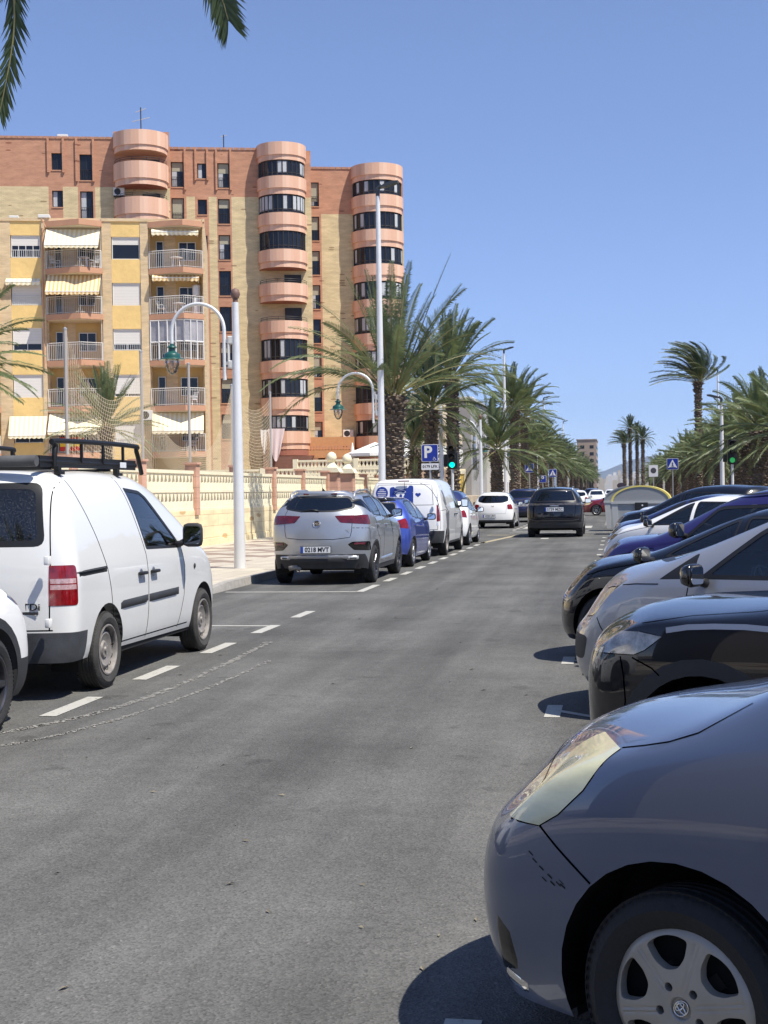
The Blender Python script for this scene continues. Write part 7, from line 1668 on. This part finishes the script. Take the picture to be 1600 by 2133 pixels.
def palm(label, x, y, z0, h, r, ci, s=1.0, rz=0.0, group=None, lean=(0, 0), tseed=0, flip=False, name='palm_tree', rtop=None, scale=.16, neck=True, col=None):
    key = (round(h, 1), r, tseed, lean, scale)
    if key not in TR: TR[key] = trunk_mesh('trunk', round(h, 1), r, rtop or r*.88, tseed, scale, lean, neck)
    t = thing(name, label, 'palm tree', (x, y, z0), 0, group)
    link(bpy.data.objects.new('trunk', TR[key]), t)
    c = link(bpy.data.objects.new('crown', CR[ci] if isinstance(ci, int) else ci), t); c.location = (lean[0], lean[1], round(h, 1)); c.rotation_euler = (0, 0, rz); c.scale = (s, s, s)
    return t
GL = 'palms along the left pavement'; GRr = 'palms along the right-hand median'
# the first palm has its own crown: tall upright plume with long arms thrown left
rng = random.Random(77); V = []; F = []; Mi = []
for i in range(38):
    az = i*2.39996; u = i/38; el = R(88-62*u+rng.uniform(-6, 6))
    frond(V, F, Mi, rng, 3.7*rng.uniform(.85, 1.08), az, el, .45+.45*u, (.02, 0, .02), (.16*math.cos(az), .16*math.sin(az), .4-.5*u), 66, .036, .44, twist=rng.uniform(-.8, .8))
for a, el, L_, dr in ((178, 42, 4.2, .9), (186, 30, 4.3, .8), (172, 18, 4.0, .9), (192, 52, 3.8, .7), (8, 34, 4.1, .9), (350, 25, 3.6, 1.1), (355, 70, 4.6, .15), (2, 64, 3.9, .3)):
    frond(V, F, Mi, rng, L_, R(a), R(el), dr, (0, 0, 0), (.18*math.cos(R(a)), .18*math.sin(R(a)), .1), 70, .036, .44, twist=rng.uniform(-.5, .5))
me = bpy.data.meshes.new('crown'); me.from_pydata(V, [], F); me.materials.append(M_leaf); me.materials.append(M_stalk); me.polygons.foreach_set('material_index', Mi)
palm('big palm with long arching arms and thick scaly trunk, right behind the tall lamp pole', -6.95, 42.6, .1, 4.5, .31, me, 1.0, 0, GL, tseed=1)
palm('second palm on the left, trunk right behind the parking sign', -6.85, 50.6, .1, 4.5, .25, 3, .86, 1.0, GL, tseed=2)
palm('tall palm with dark trunk directly behind the green traffic light', -6.75, 56.6, .1, 6.2, .26, 1, .92, 0, GL, tseed=3)
palm('palm with reddish swollen trunk top beside the yellow gate', -6.9, 79.0, .1, 3.8, .36, 2, 1.12, .3, GL, tseed=4)
palm('tall palm crown rising over the yellow gate palm', -6.85, 92.5, .1, 6.9, .33, 2, 1.12, 0, GL, tseed=5)
palm('slim palm close on the right of the tall crown over the yellow gate', -6.9, 103.0, .1, 6.9, .30, 1, 1.0, .2, GL, tseed=6)
yy = 111.0
for i in range(22):
    hh = [4.6, 5.2, 4.2, 5.6, 4.8, 5.0][i % 6]
    palm('%s palm of the left avenue, counted after the tall crown pair' % ['first', 'second', 'third', 'fourth', 'fifth', 'sixth', 'seventh', 'eighth', 'ninth', 'tenth', 'eleventh', 'twelfth', 'thirteenth', 'fourteenth', 'fifteenth', 'sixteenth', 'seventeenth', 'eighteenth', 'nineteenth', 'twentieth', 'twenty-first', 'twenty-second'][i],
         -6.9+random.uniform(-.3, .3), yy, .1, hh, .27, [2, 1, 3, 2][i % 4], random.uniform(.86, 1.02), random.uniform(-.4, .4), GL, tseed=10+i % 3); yy += 8.2+i*.5
# behind the netting, by the gate, and at the left frame edge
palm('palm with pale crown behind the sagging net, in front of the ochre flats', -23.4, 60.5, 1.1, 3.7, .27, 0, .78, 2.0, tseed=7)
palm('palm behind the green lantern between the first two trunks', -9.4, 64.0, 1.0, 2.6, .26, 3, .8, .5, tseed=8)
palm('palm whose frond tips enter at the left frame edge beside the ochre flats', -23.6, 46.0, 1.1, 5.2, .3, 1, 1.15, .3, tseed=9)
# right-hand median rows
def right_row(x, y0, n, lab, step=7.6):
    y = y0
    for i in range(n):
        palm('%s %s' % (['nearest', 'second', 'third', 'fourth', 'fifth', 'sixth', 'seventh', 'eighth', 'ninth', 'tenth', 'eleventh', 'twelfth', 'thirteenth', 'fourteenth', 'fifteenth', 'sixteenth', 'seventeenth', 'eighteenth'][i], lab),
             x+random.uniform(-.3, .3), y, .1, [3.3, 3.7, 3.5, 3.9, 3.6][i % 5], .34, [4, 5][i % 2], random.uniform(.74, .90), random.uniform(-.4, .4), GRr, tseed=20+i % 3); y += step+i*.55
right_row(5.9, 49.5, 18, 'palm of the kerbside row on the right median'); right_row(9.6, 52.0, 16, 'palm of the inner row on the right median')
# tall single palm blown to the left, and the slim group at the far end
cw = crown_mesh('crown', 31, 60, 3.3, (-.95, .0, .12), 20, 86, 46, .7, .44, .05, leaf=M_leafd)
palm('tall slim palm with windswept crown rising above the right-hand row', 5.75, 101.0, .1, 9.1, .24, cw, 1.02, 0, tseed=30, scale=.2)
for i, (x, y, h) in enumerate(((.9, 196, 7.8), (1.8, 205, 10.3), (2.9, 212, 9.6), (3.6, 203, 8.6))):
    palm('%s slim dark palm of the far cluster beside the mountain' % ['lowest leftmost', 'tallest', 'third', 'rightmost'][i], x, y, .1, h, .20, cw if i == 0 else 3, .70, .5*i, 'far slim palms', tseed=31, scale=.25)
# overhanging palm standing just outside the frame on the left: two of its fronds hang into the picture
rng = random.Random(5); V = []; F = []; Mi = []
for i in range(34):
    az = R(95)+i*2.39996; 
    dg_ = math.degrees(az) % 360
    if dg_ > 285 or dg_ < 110: continue
    frond(V, F, Mi, rng, 3.6, az, R(60-70*(i/34)), 1.0, (0, 0, 0), (.2*math.cos(az), .2*math.sin(az), 0), 40, .034, .45)
OVX, OVY, OVZ = -7.1, 12.2, 7.0
def path_frond(pts, n, lw, llen, t0=.25):
    """feather leaf along given points (relative to the crown), leaflets hanging from the midrib"""
    P = [Vector(p) for p in pts]; C_ = []
    for i in range(len(P)-1):
        for k in range(12):
            u = k/12; a, b, c, d = P[max(i-1, 0)], P[i], P[i+1], P[min(i+2, len(P)-1)]
            C_.append(.5*((2*b)+(c-a)*u+(2*a-5*b+4*c-d)*u*u+(-a+3*b-3*c+d)*u**3))
    C_.append(P[-1]); m_ = MB(); m_.tube([v[:] for v in C_], [.03*(1-i/len(C_))+.005 for i in range(len(C_))], 5); b0 = len(V); V.extend(m_.v); F.extend([tuple(b0+i for i in f) for f in m_.f]); Mi.extend([1]*len(m_.f))
    for i in range(n):
        t = t0+(1-t0)*(i+.5)/n; x = t*(len(C_)-1); k = min(int(x), len(C_)-2); q = C_[k].lerp(C_[k+1], x-k); dd = (C_[k+1]-C_[k]).normalized()
        s_ = dd.cross(Vector((.15, 1, .1))).normalized(); nn = s_.cross(dd)
        for sg in (-1, 1):
            ld = (s_*sg*rng.uniform(.55, .8)+dd*rng.uniform(.9, 1.2)+nn*rng.uniform(-.35, .35)+Vector((0, 0, -.25))).normalized(); ll = llen*(.6+.4*math.sin(math.pi*min(1, (t-t0)/(1-t0)*.9+.1)))*rng.uniform(.85, 1.1)
            tip = q+ld*ll; mid = q+ld*ll*.45; w2 = (dd*.6+s_*sg*-.5).normalized()*lw*.5; b = len(V)
            V.extend([(q+w2*.5)[:], (mid+w2)[:], tip[:], (mid-w2)[:], (q-w2*.5)[:]]); F.append((b, b+1, b+2, b+3, b+4)); Mi.append(0)
path_frond([(0, 0, .3), (.75, -.1, .85), (1.38, -.2, .55), (1.60, -.25, -.25), (1.66, -.25, -1.05), (1.50, -.25, -1.85)], 120, .028, .33)
path_frond([(0, 0, .1), (1.1, -.1, 1.0), (2.3, -.1, .9), (3.0, -.1, .2), (3.5, -.1, -.65), (3.66, -.1, -1.1)], 140, .028, .46)
me = bpy.data.meshes.new('crown'); me.from_pydata(V, [], F); me.materials.append(M_leafd); me.materials.append(M_stalk); me.polygons.foreach_set('material_index', Mi)
palm('palm outside the left edge whose two dark fronds hang into the sky', OVX, OVY, .1, OVZ-.1, .26, me, 1.0, 0, tseed=40)
# clipped hedge shrubs
def shrub(label, x, y, z, sx_, sy_, sz_, m, n=1500, seed=1):
    rng = random.Random(seed); mb = MB()
    for i in range(n):
        a, b = rng.uniform(0, 6.283), rng.uniform(-.2, 1.45); rr = rng.uniform(.72, 1.05)*(1+.15*math.sin(3*a+seed)); c = Vector((math.cos(a)*math.cos(b)*sx_*rr, math.sin(a)*math.cos(b)*sy_*rr, max(0, math.sin(b))*sz_*rr+.1))
        u = Vector((rng.uniform(-1, 1), rng.uniform(-1, 1), rng.uniform(-1, 1))).normalized(); v = u.cross(Vector((rng.uniform(-1, 1), rng.uniform(-1, 1), 1))).normalized(); s_ = rng.uniform(.05, .1)
        mb.add([(c-u*s_)[:], (c+v*s_*.5)[:], (c+u*s_)[:], (c-v*s_*.5)[:]], [(0, 1, 2, 3)])
    t = thing('shrub', label, 'shrub', (x, y, z)); mb.build('foliage', m, t, recalc=False); g = MB(); g.tube([(0, 0, -.2), (0, 0, sz_*.6)], .05, 6); g.tube([(0, 0, .1), (sx_*.5, 0, sz_*.6)], .03, 5); g.build('stem', M_trunk, t); return t
M_shrub = leafmat('shrub_leaf', (.035, .06, .02), (.10, .13, .04), .2)
shrub('dark clipped hedge behind the green traffic light', -12.6, 88.5, 2.9, 1.3, 1.6, 1.7, M_shrub, 1800, 2)
shrub('small leafy shrub left of the parking sign post', -8.6, 53.0, .5, .7, .7, 1.6, M_shrub, 900, 3)
shrub('low shrub right of the parking sign post', -7.9, 56.0, .5, .5, .5, 1.3, M_shrub, 600, 4)
# ------------------------------------------------------------ lamps, signals, signs, netting, containers, far scenery
M_pole = mat('galvanised_white', (.70, .71, .71), .45, .1, var=.06, vscale=3)
M_green = mat('lantern_green', (.012, .085, .070), .35, coat=.4)
M_head = mat('lamp_head', (.05, .055, .06), .4, .3)
M_lens = glass('lamp_glass', (.85, .82, .78), .08, 0, .2, (.8, .7, .62))
M_ball = mat('brown_ball', (.16, .09, .07), .6)
def lantern(parent, dx, z, s=1.0):
    """goose-neck bracket arm to the left with a bell lantern; pole axis at x=0"""
    a = MB(); xa = -.24; rr = .54; zc = z+.18
    a.tube([(xa, 0, z-.80), (xa, 0, zc)]+[(xa-rr+rr*math.cos(R(t)), 0, zc+rr*math.sin(R(t))) for t in range(8, 181, 8)]+[(xa-2*rr, 0, z-.06)], .036, 10)
    a.build('bracket_arm', M_pole, parent, smooth=True, angle=40)
    b = MB(); b.bbox(-.16, -.04, -.05, .05, z-.10, z+.06, .02); b.bbox(-.16, -.04, -.05, .05, z-.58, z-.42, .02); b.bbox(-.17, -.13, -.045, .045, z-.58, z+.06, .015); b.box(xa-.03, -.13, -.025, .025, z-.07, z+.0); b.box(xa-.03, -.13, -.025, .025, z-.50, z-.44)
    b.build('bracket', M_acm, parent)
    l = MB(); lx = xa-2*rr; zt = z-.05
    l.lathe([(.0, zt), (.04, zt), (.045, zt-.04), (.09, zt-.055), (.10, zt-.08), (.065, zt-.10), (.065, zt-.145), (.09, zt-.165), (.155, zt-.205), (.165, zt-.22), (.17, zt-.28), (.25, zt-.305), (.255, zt-.32), (.16, zt-.32), (0, zt-.30)], 28, (lx, 0, 0))
    ln = l.build('lantern', M_green, parent, smooth=True, angle=35)
    g = MB(); g.lathe([(.135, zt-.32), (.14, zt-.38), (.125, zt-.47), (.09, zt-.56), (.04, zt-.61), (0, zt-.62)], 24, (lx, 0, 0)); g.build('glass_bowl', M_lens, ln, smooth=True)
    g = MB(); g.lathe([(0, zt-.33), (.035, zt-.34), (.04, zt-.45), (.0, zt-.49)], 12, (lx, 0, 0)); g.build('bulb', mat('pinkish_bulb', (.75, .5, .42), .4), ln, smooth=True)
def short_lamp(label, x, y, arm=True, h=5.45):
    t = thing('lantern_post', label, 'lamp post', (x, y, .12), 0, 'goose-neck lantern posts'); g = MB(); g.tube([(0, 0, 0), (0, 0, h*.5), (0, 0, h-.2)], [.115, .095, .062], 20); g.build('pole', M_pole, t, smooth=True, angle=40)
    g = MB(); g.tube([(0, 0, h-.2), (0, 0, h-.12)], .05, 10); g.lathe([(0, h-.13), (.07, h-.12), (.098, h-.04), (.07, h+.05), (0, h+.085)], 18); g.build('ball_finial', M_ball, t, smooth=True, angle=50)
    if arm: lantern(t, 0, h-.92)
    return t
def tall_lamp(label, x, y, h=10.35, sg=1, arm=True):
    t = thing('street_lamp', label, 'street lamp', (x, y, .12), 0, 'tall street lamps'); g = MB(); g.tube([(0, 0, 0), (0, 0, h*.5), (0, 0, h)], [.115, .095, .065], 20); g.build('pole', M_pole, t, smooth=True, angle=40)
    g = MB(); g.tube([(0, 0, h), (0, 0, h+.22), (sg*.12, 0, h+.32)], [.06, .065, .06], 10)
    g.prism([(sg*.05, h+.24), (sg*.2, h+.34), (sg*.48, h+.42), (sg*.64, h+.42), (sg*.62, h+.36), (sg*.25, h+.26)][::sg], -.13, .13, 'Y'); g.build('lamp_head', M_head, t)
    if arm: lantern(t, 0, 4.35)
    return t
short_lamp('short white lantern post with brown ball, standing between van and silver suv', -7.39, 26.15)
tall_lamp('tall white lamp pole in front of the big palm', -7.0, 40.6)
tall_lamp('second tall street lamp, above the yellow gate', -7.2, 89.0); tall_lamp('third tall street lamp on the left side', -7.2, 137.0); tall_lamp('fourth tall street lamp on the left side', -7.2, 186.0, arm=False)
short_lamp('slim white post between the parking sign and the traffic light', -7.2, 56.2, True, 6.6); short_lamp('short lantern post in front of the yellow gate', -7.2, 72.8); short_lamp('lantern post beyond the reddish palm trunk', -7.2, 108.0); short_lamp('far lantern post left of the zebra crossing signs', -7.2, 124.0)
tall_lamp('tall street lamp on the right median behind the palms', 8.2, 116.0, 10.9, -1, False); tall_lamp('white pole at the right beside the traffic light', 4.6, 63.0, 5.2, -1, False)
# traffic lights
def signal(label, x, y, lit, z=2.35, s=1.0):
    t = thing('traffic_light', label, 'traffic light', (x, y, .12), 0, 'traffic lights'); g = MB(); g.tube([(0, 0, 0), (0, 0, z)], .055*s, 12); g.build('post', M_pole, t, smooth=True, angle=40)
    g = MB(); g.bbox(-.17*s, .17*s, -.1, .12, z, z+.98*s, .04)
    for k in range(3):
        zz = z+(.17+.32*k)*s; n = 16
        for j in range(n):                       # hood over each lens
            a0, a1 = R(-20+220*j/n), R(-20+220*(j+1)/n); r = .135*s
            g.add([(r*math.cos(a0), -.1, zz+r*math.sin(a0)), (r*math.cos(a1), -.1, zz+r*math.sin(a1)), (r*.98*math.cos(a1), -.30, zz+r*math.sin(a1)*.9), (r*.98*math.cos(a0), -.30, zz+r*math.sin(a0)*.9)], [(0, 1, 2, 3), (3, 2, 1, 0)])
    g.bbox(.17*s, .20*s, -.06, .5, z, z+.66*s, .01); g.bbox(-.35*s, -.2*s, .0, .2, z+.1, z+.6*s, .02)
    hs = g.build('housing', M_trim, t, recalc=False)
    for k in range(3):
        zz = z+(.17+.32*k)*s; g = MB(); g.lathe([(0, -.125), (.06*s, -.12), (.105*s, -.102)], 20, (0, 0, zz), axis='Y')
        m = (mat('green_signal', (.0, .3, .22), .3, emit=(0.0, .95, .62), estr=1.5) if lit == 2 else mat('green_signal_dim', (.02, .22, .07), .3, emit=(.05, .5, .15), estr=.35)) if k == 0 else mat('dark_lens', (.02, .015, .015), .2)
        g.build('lens', m, t, smooth=True)
signal('traffic light glowing green, standing beside the tall dark palm trunk', -6.55, 54.6, 2, 2.35)
signal('traffic light on the right before the median palm trunks', 4.45, 55.6, 1, 2.35, 1.0)
# signs
M_sblue = mat('sign_blue', (.012, .035, .30), .35); M_sback = mat('sign_back', (.40, .41, .42), .5, .4)
def sign(label, x, y, z, w_, h_, group=None, rz=0, postx=0):
    t = thing('road_sign', label, 'sign', (x, y, .12), rz, group); g = MB(); g.tube([(postx, .04, 0), (postx, .04, z+h_/2)], .035, 8); g.build('post', M_sback, t, smooth=True, angle=40)
    g = MB(); g.prism(rpoly([(-w_/2, z-h_/2), (w_/2, z-h_/2), (w_/2, z+h_/2), (-w_/2, z+h_/2)], .05), -.012, .0, 'Y'); p = g.build('border', M_wfr, t)
    e = .02; g = MB(); g.prism(rpoly([(-w_/2+e, z-h_/2+e), (w_/2-e, z-h_/2+e), (w_/2-e, z+h_/2-e), (-w_/2+e, z+h_/2-e)], .04), -.016, -.0125, 'Y'); g.build('panel', M_sblue, t); return t
def wheelchair(parent, cx, cz, s, m, y=-.020):
    g = MB(); T = lambda a, b: (cx+a*s, y, cz+b*s)
    g.tube([T(-.05, .42), T(-.05, .41)], .07*s, 8); g.tube([T(-.05, .28), T(-.02, .0), T(.22, .0), T(.32, -.30), T(.44, -.26)], .035*s, 6); g.tube([T(-.04, .15), T(.17, .15)], .03*s, 6)
    g.tube([T(.02+.26*math.cos(R(a)), -.16+.26*math.sin(R(a))) for a in range(115, 361, 14)], .03*s, 6); return g.build('wheelchair_symbol', m, parent)
s = sign('blue disabled parking sign with a white letter P', -6.62, 48.5, 2.84, .60, .62)
text_mesh('letter', 'P', .58, M_wfr, s, frame((-.07, -.019, 2.86), (1, 0, 0), (0, 0, 1)), .001, bold=.018)
wheelchair(s, .155, 2.65, .17, M_wfr)
g = MB(); g.prism(rpoly([(-.31, 2.24), (.31, 2.24), (.31, 2.47), (-.31, 2.47)], .02), -.014, 0, 'Y'); pl = g.build('plate', M_plate, s)
text_mesh('plate_text', '0179 LFX', .135, M_platedk, pl, frame((0, -.017, 2.355), (1, 0, 0), (0, 0, 1)), .0008, bold=.003)
def zebra(label, x, y, z, s_=.6, rz=0):
    t = sign(label, x, y, z, s_, s_, 'zebra crossing signs', rz); g = MB(); k = s_*.40; g.prism([(-k, z-k*.85), (k, z-k*.85), (0, z+k)], -.022, -.017, 'Y'); tri = g.build('triangle', M_wfr, t)
    g = MB(); u = k; y_ = -.026; T = lambda a, b: (a*u, y_, z+b*u)
    g.tube([T(0, .42), T(.0, .41)], .09*u, 8); g.tube([T(0, .3), T(.0, -.1), T(-.2, -.6)], .06*u, 5); g.tube([T(0, -.1), T(.22, -.6)], .06*u, 5); g.tube([T(-.2, .0), T(0, .22), T(.2, .0)], .04*u, 5); g.box(-.7*u, .7*u, y_, y_+.003, z-.80*u, z-.70*u); g.build('walking_figure', M_sblue, t)
    return t
zebra('zebra crossing sign above the black suv, the larger of two', -6.1, 96.0, 3.0, .62); zebra('zebra crossing sign just right of the larger one above the black suv', -5.0, 107.0, 2.75, .62)
s = sign('blue parking sign with white P under the two zebra crossing signs', -5.4, 100.0, 2.25, .5, .5); text_mesh('letter', 'P', .45, M_wfr, s, frame((-.02, -.019, 2.27), (1, 0, 0), (0, 0, 1)), .001, bold=.01)
zebra('zebra crossing sign at the right before the median palms', 3.35, 87.0, 2.95, .70)
t = thing('road_sign', 'white square sign with dark disc on the right, left of the zebra sign', 'sign', (2.1, 84.0, .12)); g = MB(); g.tube([(0, .04, 0), (0, .04, 2.7)], .035, 8); g.build('post', M_sback, t); g = MB(); g.box(-.27, .27, -.012, 0, 2.15, 2.85); g.build('panel', M_plate, t)
g = MB(); g.prism(circ(0, 2.52, .17, 20), -.016, -.0125, 'Y'); g.build('disc', mat('dark_disc', (.06, .06, .07), .5), t)
t = thing('road_sign', 'dark oval back of a sign over the grey container', 'sign', (.15, 72.0, .12)); g = MB(); g.tube([(0, .04, 0), (0, .04, 1.6)], .03, 8); g.build('post', M_sback, t); g = MB(); g.prism([(.22*math.cos(R(a)), 1.62+.15*math.sin(R(a))) for a in range(0, 360, 20)], -.01, .01, 'Y'); g.build('panel', mat('dark_plum', (.05, .035, .05), .6), t)
# recycling containers
def container(label, x, y, lid, rz):
    t = thing('recycling_container', label, 'container', (x, y, 0), rz, 'recycling containers'); w_, d_ = .98, .62
    g = MB(); g.prism([(-w_*.92, .12), (w_*.92, .12), (w_, 1.08), (-w_, 1.08)], -d_, d_, 'Y'); g.build('body', mat('container_grey', (.34, .35, .35), .5, var=.08), t)
    g = MB()
    for s_ in (-1, 1): g.prism([(s_*w_*.93, .1), (s_*w_*.78, .1), (s_*w_*.80, 1.1), (s_*w_*1.02, 1.1)][::s_], -d_-.03, -d_, 'Y')
    g.box(-w_*1.04, w_*1.04, -d_-.05, d_+.05, 1.06, 1.14); g.build('frame', mat('container_rim', (.46, .47, .46), .5), t)
    n = 18; arc_ = [(w_*1.0*math.cos(math.pi*k/n), 1.14+.52*math.sin(math.pi*k/n)) for k in range(n+1)]
    g = MB(); g.prism(arc_, -d_, d_, 'Y'); g.build('dome', mat('container_lid_grey', (.27, .28, .285), .45), t, smooth=True, angle=30)
    g = MB(); a2 = [(p[0]*1.03, 1.14+(p[1]-1.14)*1.05) for p in arc_]
    for k in range(n): g.add([(a2[k][0], -d_-.02, a2[k][1]), (a2[k+1][0], -d_-.02, a2[k+1][1]), (a2[k+1][0]*.93, -d_-.02, 1.14+(a2[k+1][1]-1.14)*.9), (a2[k][0]*.93, -d_-.02, 1.14+(a2[k][1]-1.14)*.9), (a2[k][0], d_+.02, a2[k][1]), (a2[k+1][0], d_+.02, a2[k+1][1])], [(0, 1, 2, 3), (0, 4, 5, 1)])
    g.build('lid_band', lid, t, recalc=False)
    g = MB(); g.bbox(-.2, .24, -d_-.09, -d_-.02, .84, 1.10, .02); g.build('latch', M_trim, t); g = MB(); g.lathe([(0, -d_-.10), (.03, -d_-.095)], 12, (.05, 0, 1.0), axis='Y'); g.build('lock', M_wfr, t)
container('grey recycling container with yellow lid band', .80, 48.2, mat('yellow_band', (.72, .60, .16), .45), R(-4))
container('grey recycling container with grey lid, behind the yellow-banded one', .52, 52.4, mat('grey_band', (.24, .26, .29), .4), R(-4))
# ball-court net on posts behind the wall
M_net = mat('net_cord', (.55, .46, .32), .8)
NP = [(-20.3, 48.5, 7.9), (-20.4, 57.0, 7.9), (-20.5, 64.0, 8.0), (-21.8, 76.0, 7.9), (-21.2, 82.5, 7.9)]; AT = [7.8, 7.2, 4.0, 7.7, 7.5]
nl = ['nearest the van rack', 'second from the van', 'behind the green lantern', 'left of the short lamp post', 'beside the hanging sheets']
for i, (x, y, z) in enumerate(NP):
    t = thing('net_post', 'thin grey net post, %s' % nl[i], 'post', (x, y, 1.1), 0, 'net posts'); g = MB(); g.tube([(0, 0, 0), (0, 0, z-1.1)], .07, 8); g.build('shaft', mat('net_post_grey', (.38, .36, .34), .6), t, smooth=True, angle=40)
    g = MB(); g.lathe([(0, z-1.05), (.08, z-1.1), (.08, z-1.16)], 8); g.build('cap', M_sback, t)
for i in range(4):
    a, b = NP[i], NP[i+1]; L_ = math.hypot(b[0]-a[0], b[1]-a[1]); g = MB(); nv = int(L_/.21); nh = 30; sag = [2.0, 1.2, 1.6, 1.0][i]; rr = .0075
    def top(u): return AT[i]*(1-u)+AT[i+1]*u-sag*4*u*(1-u)
    def pt(u, v): zt = top(u); bulge = .35*math.sin(math.pi*u)*(1-abs(2*v-1)); return (a[0]+(b[0]-a[0])*u+bulge, a[1]+(b[1]-a[1])*u, 1.3+(zt-1.3)*v-.25*math.sin(math.pi*u)*math.sin(math.pi*v))
    def cord(pts):
        vs = []
        for p in pts: vs += [(p[0], p[1], p[2]+rr), (p[0]+.6*rr, p[1]-.6*rr, p[2]-rr*.6), (p[0]-.6*rr, p[1]+.6*rr, p[2]-rr*.6)]
        g.add(vs, [(3*k+j, 3*k+(j+1) % 3, 3*k+3+(j+1) % 3, 3*k+3+j) for k in range(len(pts)-1) for j in range(3)])
    def cordv(pts):
        vs = []
        for p in pts: vs += [(p[0]+rr, p[1], p[2]), (p[0]-rr*.5, p[1]+rr, p[2]), (p[0]-rr*.5, p[1]-rr, p[2])]
        g.add(vs, [(3*k+j, 3*k+(j+1) % 3, 3*k+3+(j+1) % 3, 3*k+3+j) for k in range(len(pts)-1) for j in range(3)])
    for k in range(nh+1): cord([pt(u/16, k/nh) for u in range(17)])
    for k in range(nv+1): cordv([pt(k/nv, v/10) for v in range(11)])
    o = g.build('net', M_net, recalc=False)
    tag(o, ['sagging net between the first two posts, over the palm', 'net dropping from the second post to the third', 'net rising from the third post to the fourth', 'net hung between the last two posts beside the sheets'][i], 'net', 'ball court nets')
# zebra of distant town and mountain
random.seed(21); g = MB()
for i in range(40):
    x = -60+i*3.6+random.uniform(-2, 2); z = random.uniform(7, 22); y = 1500+random.uniform(0, 400); a = random.uniform(2.5, 5); g.cm = i % 2; g.box(x-a, x+a, y, y+12, 0, z); g.box(x-2, x+2, y+12.5, y+20, 0, z*random.uniform(1.0, 1.3))
o = g.build('far_town', [mat('far_white', (.62, .60, .57), .9), mat('far_cream', (.52, .46, .38), .9)]); tag(o, 'pale far town reading as one mass at the end of the street', 'town', kind='stuff')
g = MB(); N_ = 90; xs_ = np.linspace(-9000, 9000, N_)
def ridge(x): return 60+130*math.exp(-((x-(500))/1100)**2)+30*math.sin(x/900+1)+45*math.sin(x/310)+22*math.sin(x/130)
rows = [(9000, 0.0), (9600, .35), (10300, .7), (11200, 1.0), (12500, .6), (14000, 0.0)]
vs = [(float(x), float(y), max(-2, ridge(float(x))*f+(14*math.sin(x/70+y) if 0 < f < 1 else 0))) for y, f in rows for x in xs_]
g.add(vs, [(r*N_+k, r*N_+k+1, (r+1)*N_+k+1, (r+1)*N_+k) for r in range(len(rows)-1) for k in range(N_-1)])
structure('mountain', g, mat('hazed_rock', (.13, .14, .15), .95, var=.3, vscale=.002), smooth=True)  # rock base tinted blue to stand for distant air
# small litter on the pavement edge and road: leaves and chips
lm = MB(); rng = random.Random(9)
for i in range(70):
    x, y = rng.uniform(-3.9, -.2), rng.uniform(3.8, 22); s_ = rng.uniform(.008, .03); a = rng.uniform(0, 3.1); dx, dy = math.cos(a)*s_, math.sin(a)*s_
    lm.add([(x-dx, y-dy, .005), (x+dy*.4, y-dx*.4, .012), (x+dx, y+dy, .006), (x-dy*.4, y+dx*.4, .007)], [(0, 1, 2), (0, 2, 3)])
o = lm.build('road_litter', mat('dry_litter', (.10, .08, .05), .9, col2=(.3, .27, .2), vscale=2)); tag(o, 'scattered crumbs of dry leaf and grit on the asphalt', 'litter', kind='stuff')
# unseen house row, palms and cars added behind the camera for paint reflections
t = thing('house', 'unseen grey beige house row added behind the camera for reflections', 'building', (-26, -58, 0)); g = MB(); g.box(0, 12, 0, 56, 0, 9); g.build('wall', mat('grey_beige_render', (.24, .22, .20), .9, var=.15, vscale=.3), t)
for k in range(4):
    for f_ in range(3): g = MB(); g.box(12.0, 12.06, 4+k*13, 9+k*13, f_*3+1, f_*3+2.6); g.build('window', M_bwin, t)
for i, (x, y) in enumerate(((-8.0, -8.0), (-8.0, -20), (8.6, -6), (8.6, -15), (8.6, -26))): palm('unseen palm added behind the camera, %s of five' % ['first', 'second', 'third', 'fourth', 'last'][i], x, y, .1, 4.2, .3, 2 if x < 0 else 4, 1.1, i, tseed=1)
dup(blu, (-5.1, -4.0, 0), R(90), 'unseen small blue hatchback added behind the camera'); dup(suv, (1.9, -3.4, 0), R(150), 'unseen black suv added behind the camera')
# ------------------------------------------------------------ air: even haze round the whole scene, the sky outside it
hz = MB().box(-9500, 9500, -200, 14500, -4, 900)
hm = bpy.data.materials.new('haze'); hm.use_nodes = True; hn = hm.node_tree; hn.nodes.remove(hn.nodes['Principled BSDF'])
pv_ = hn.nodes.new('ShaderNodeVolumePrincipled'); pv_.inputs['Color'].default_value = (.50, .70, 1, 1); pv_.inputs['Density'].default_value = 0.000045; pv_.inputs['Anisotropy'].default_value = .2
hn.links.new(pv_.outputs[0], hn.nodes['Material Output'].inputs['Volume'])
HAZE = True
if HAZE:
    o = hz.build('haze', hm); o['kind'] = 'stuff'; o['label'] = 'thin blue haze between the street and the far mountain'; o['category'] = 'haze'
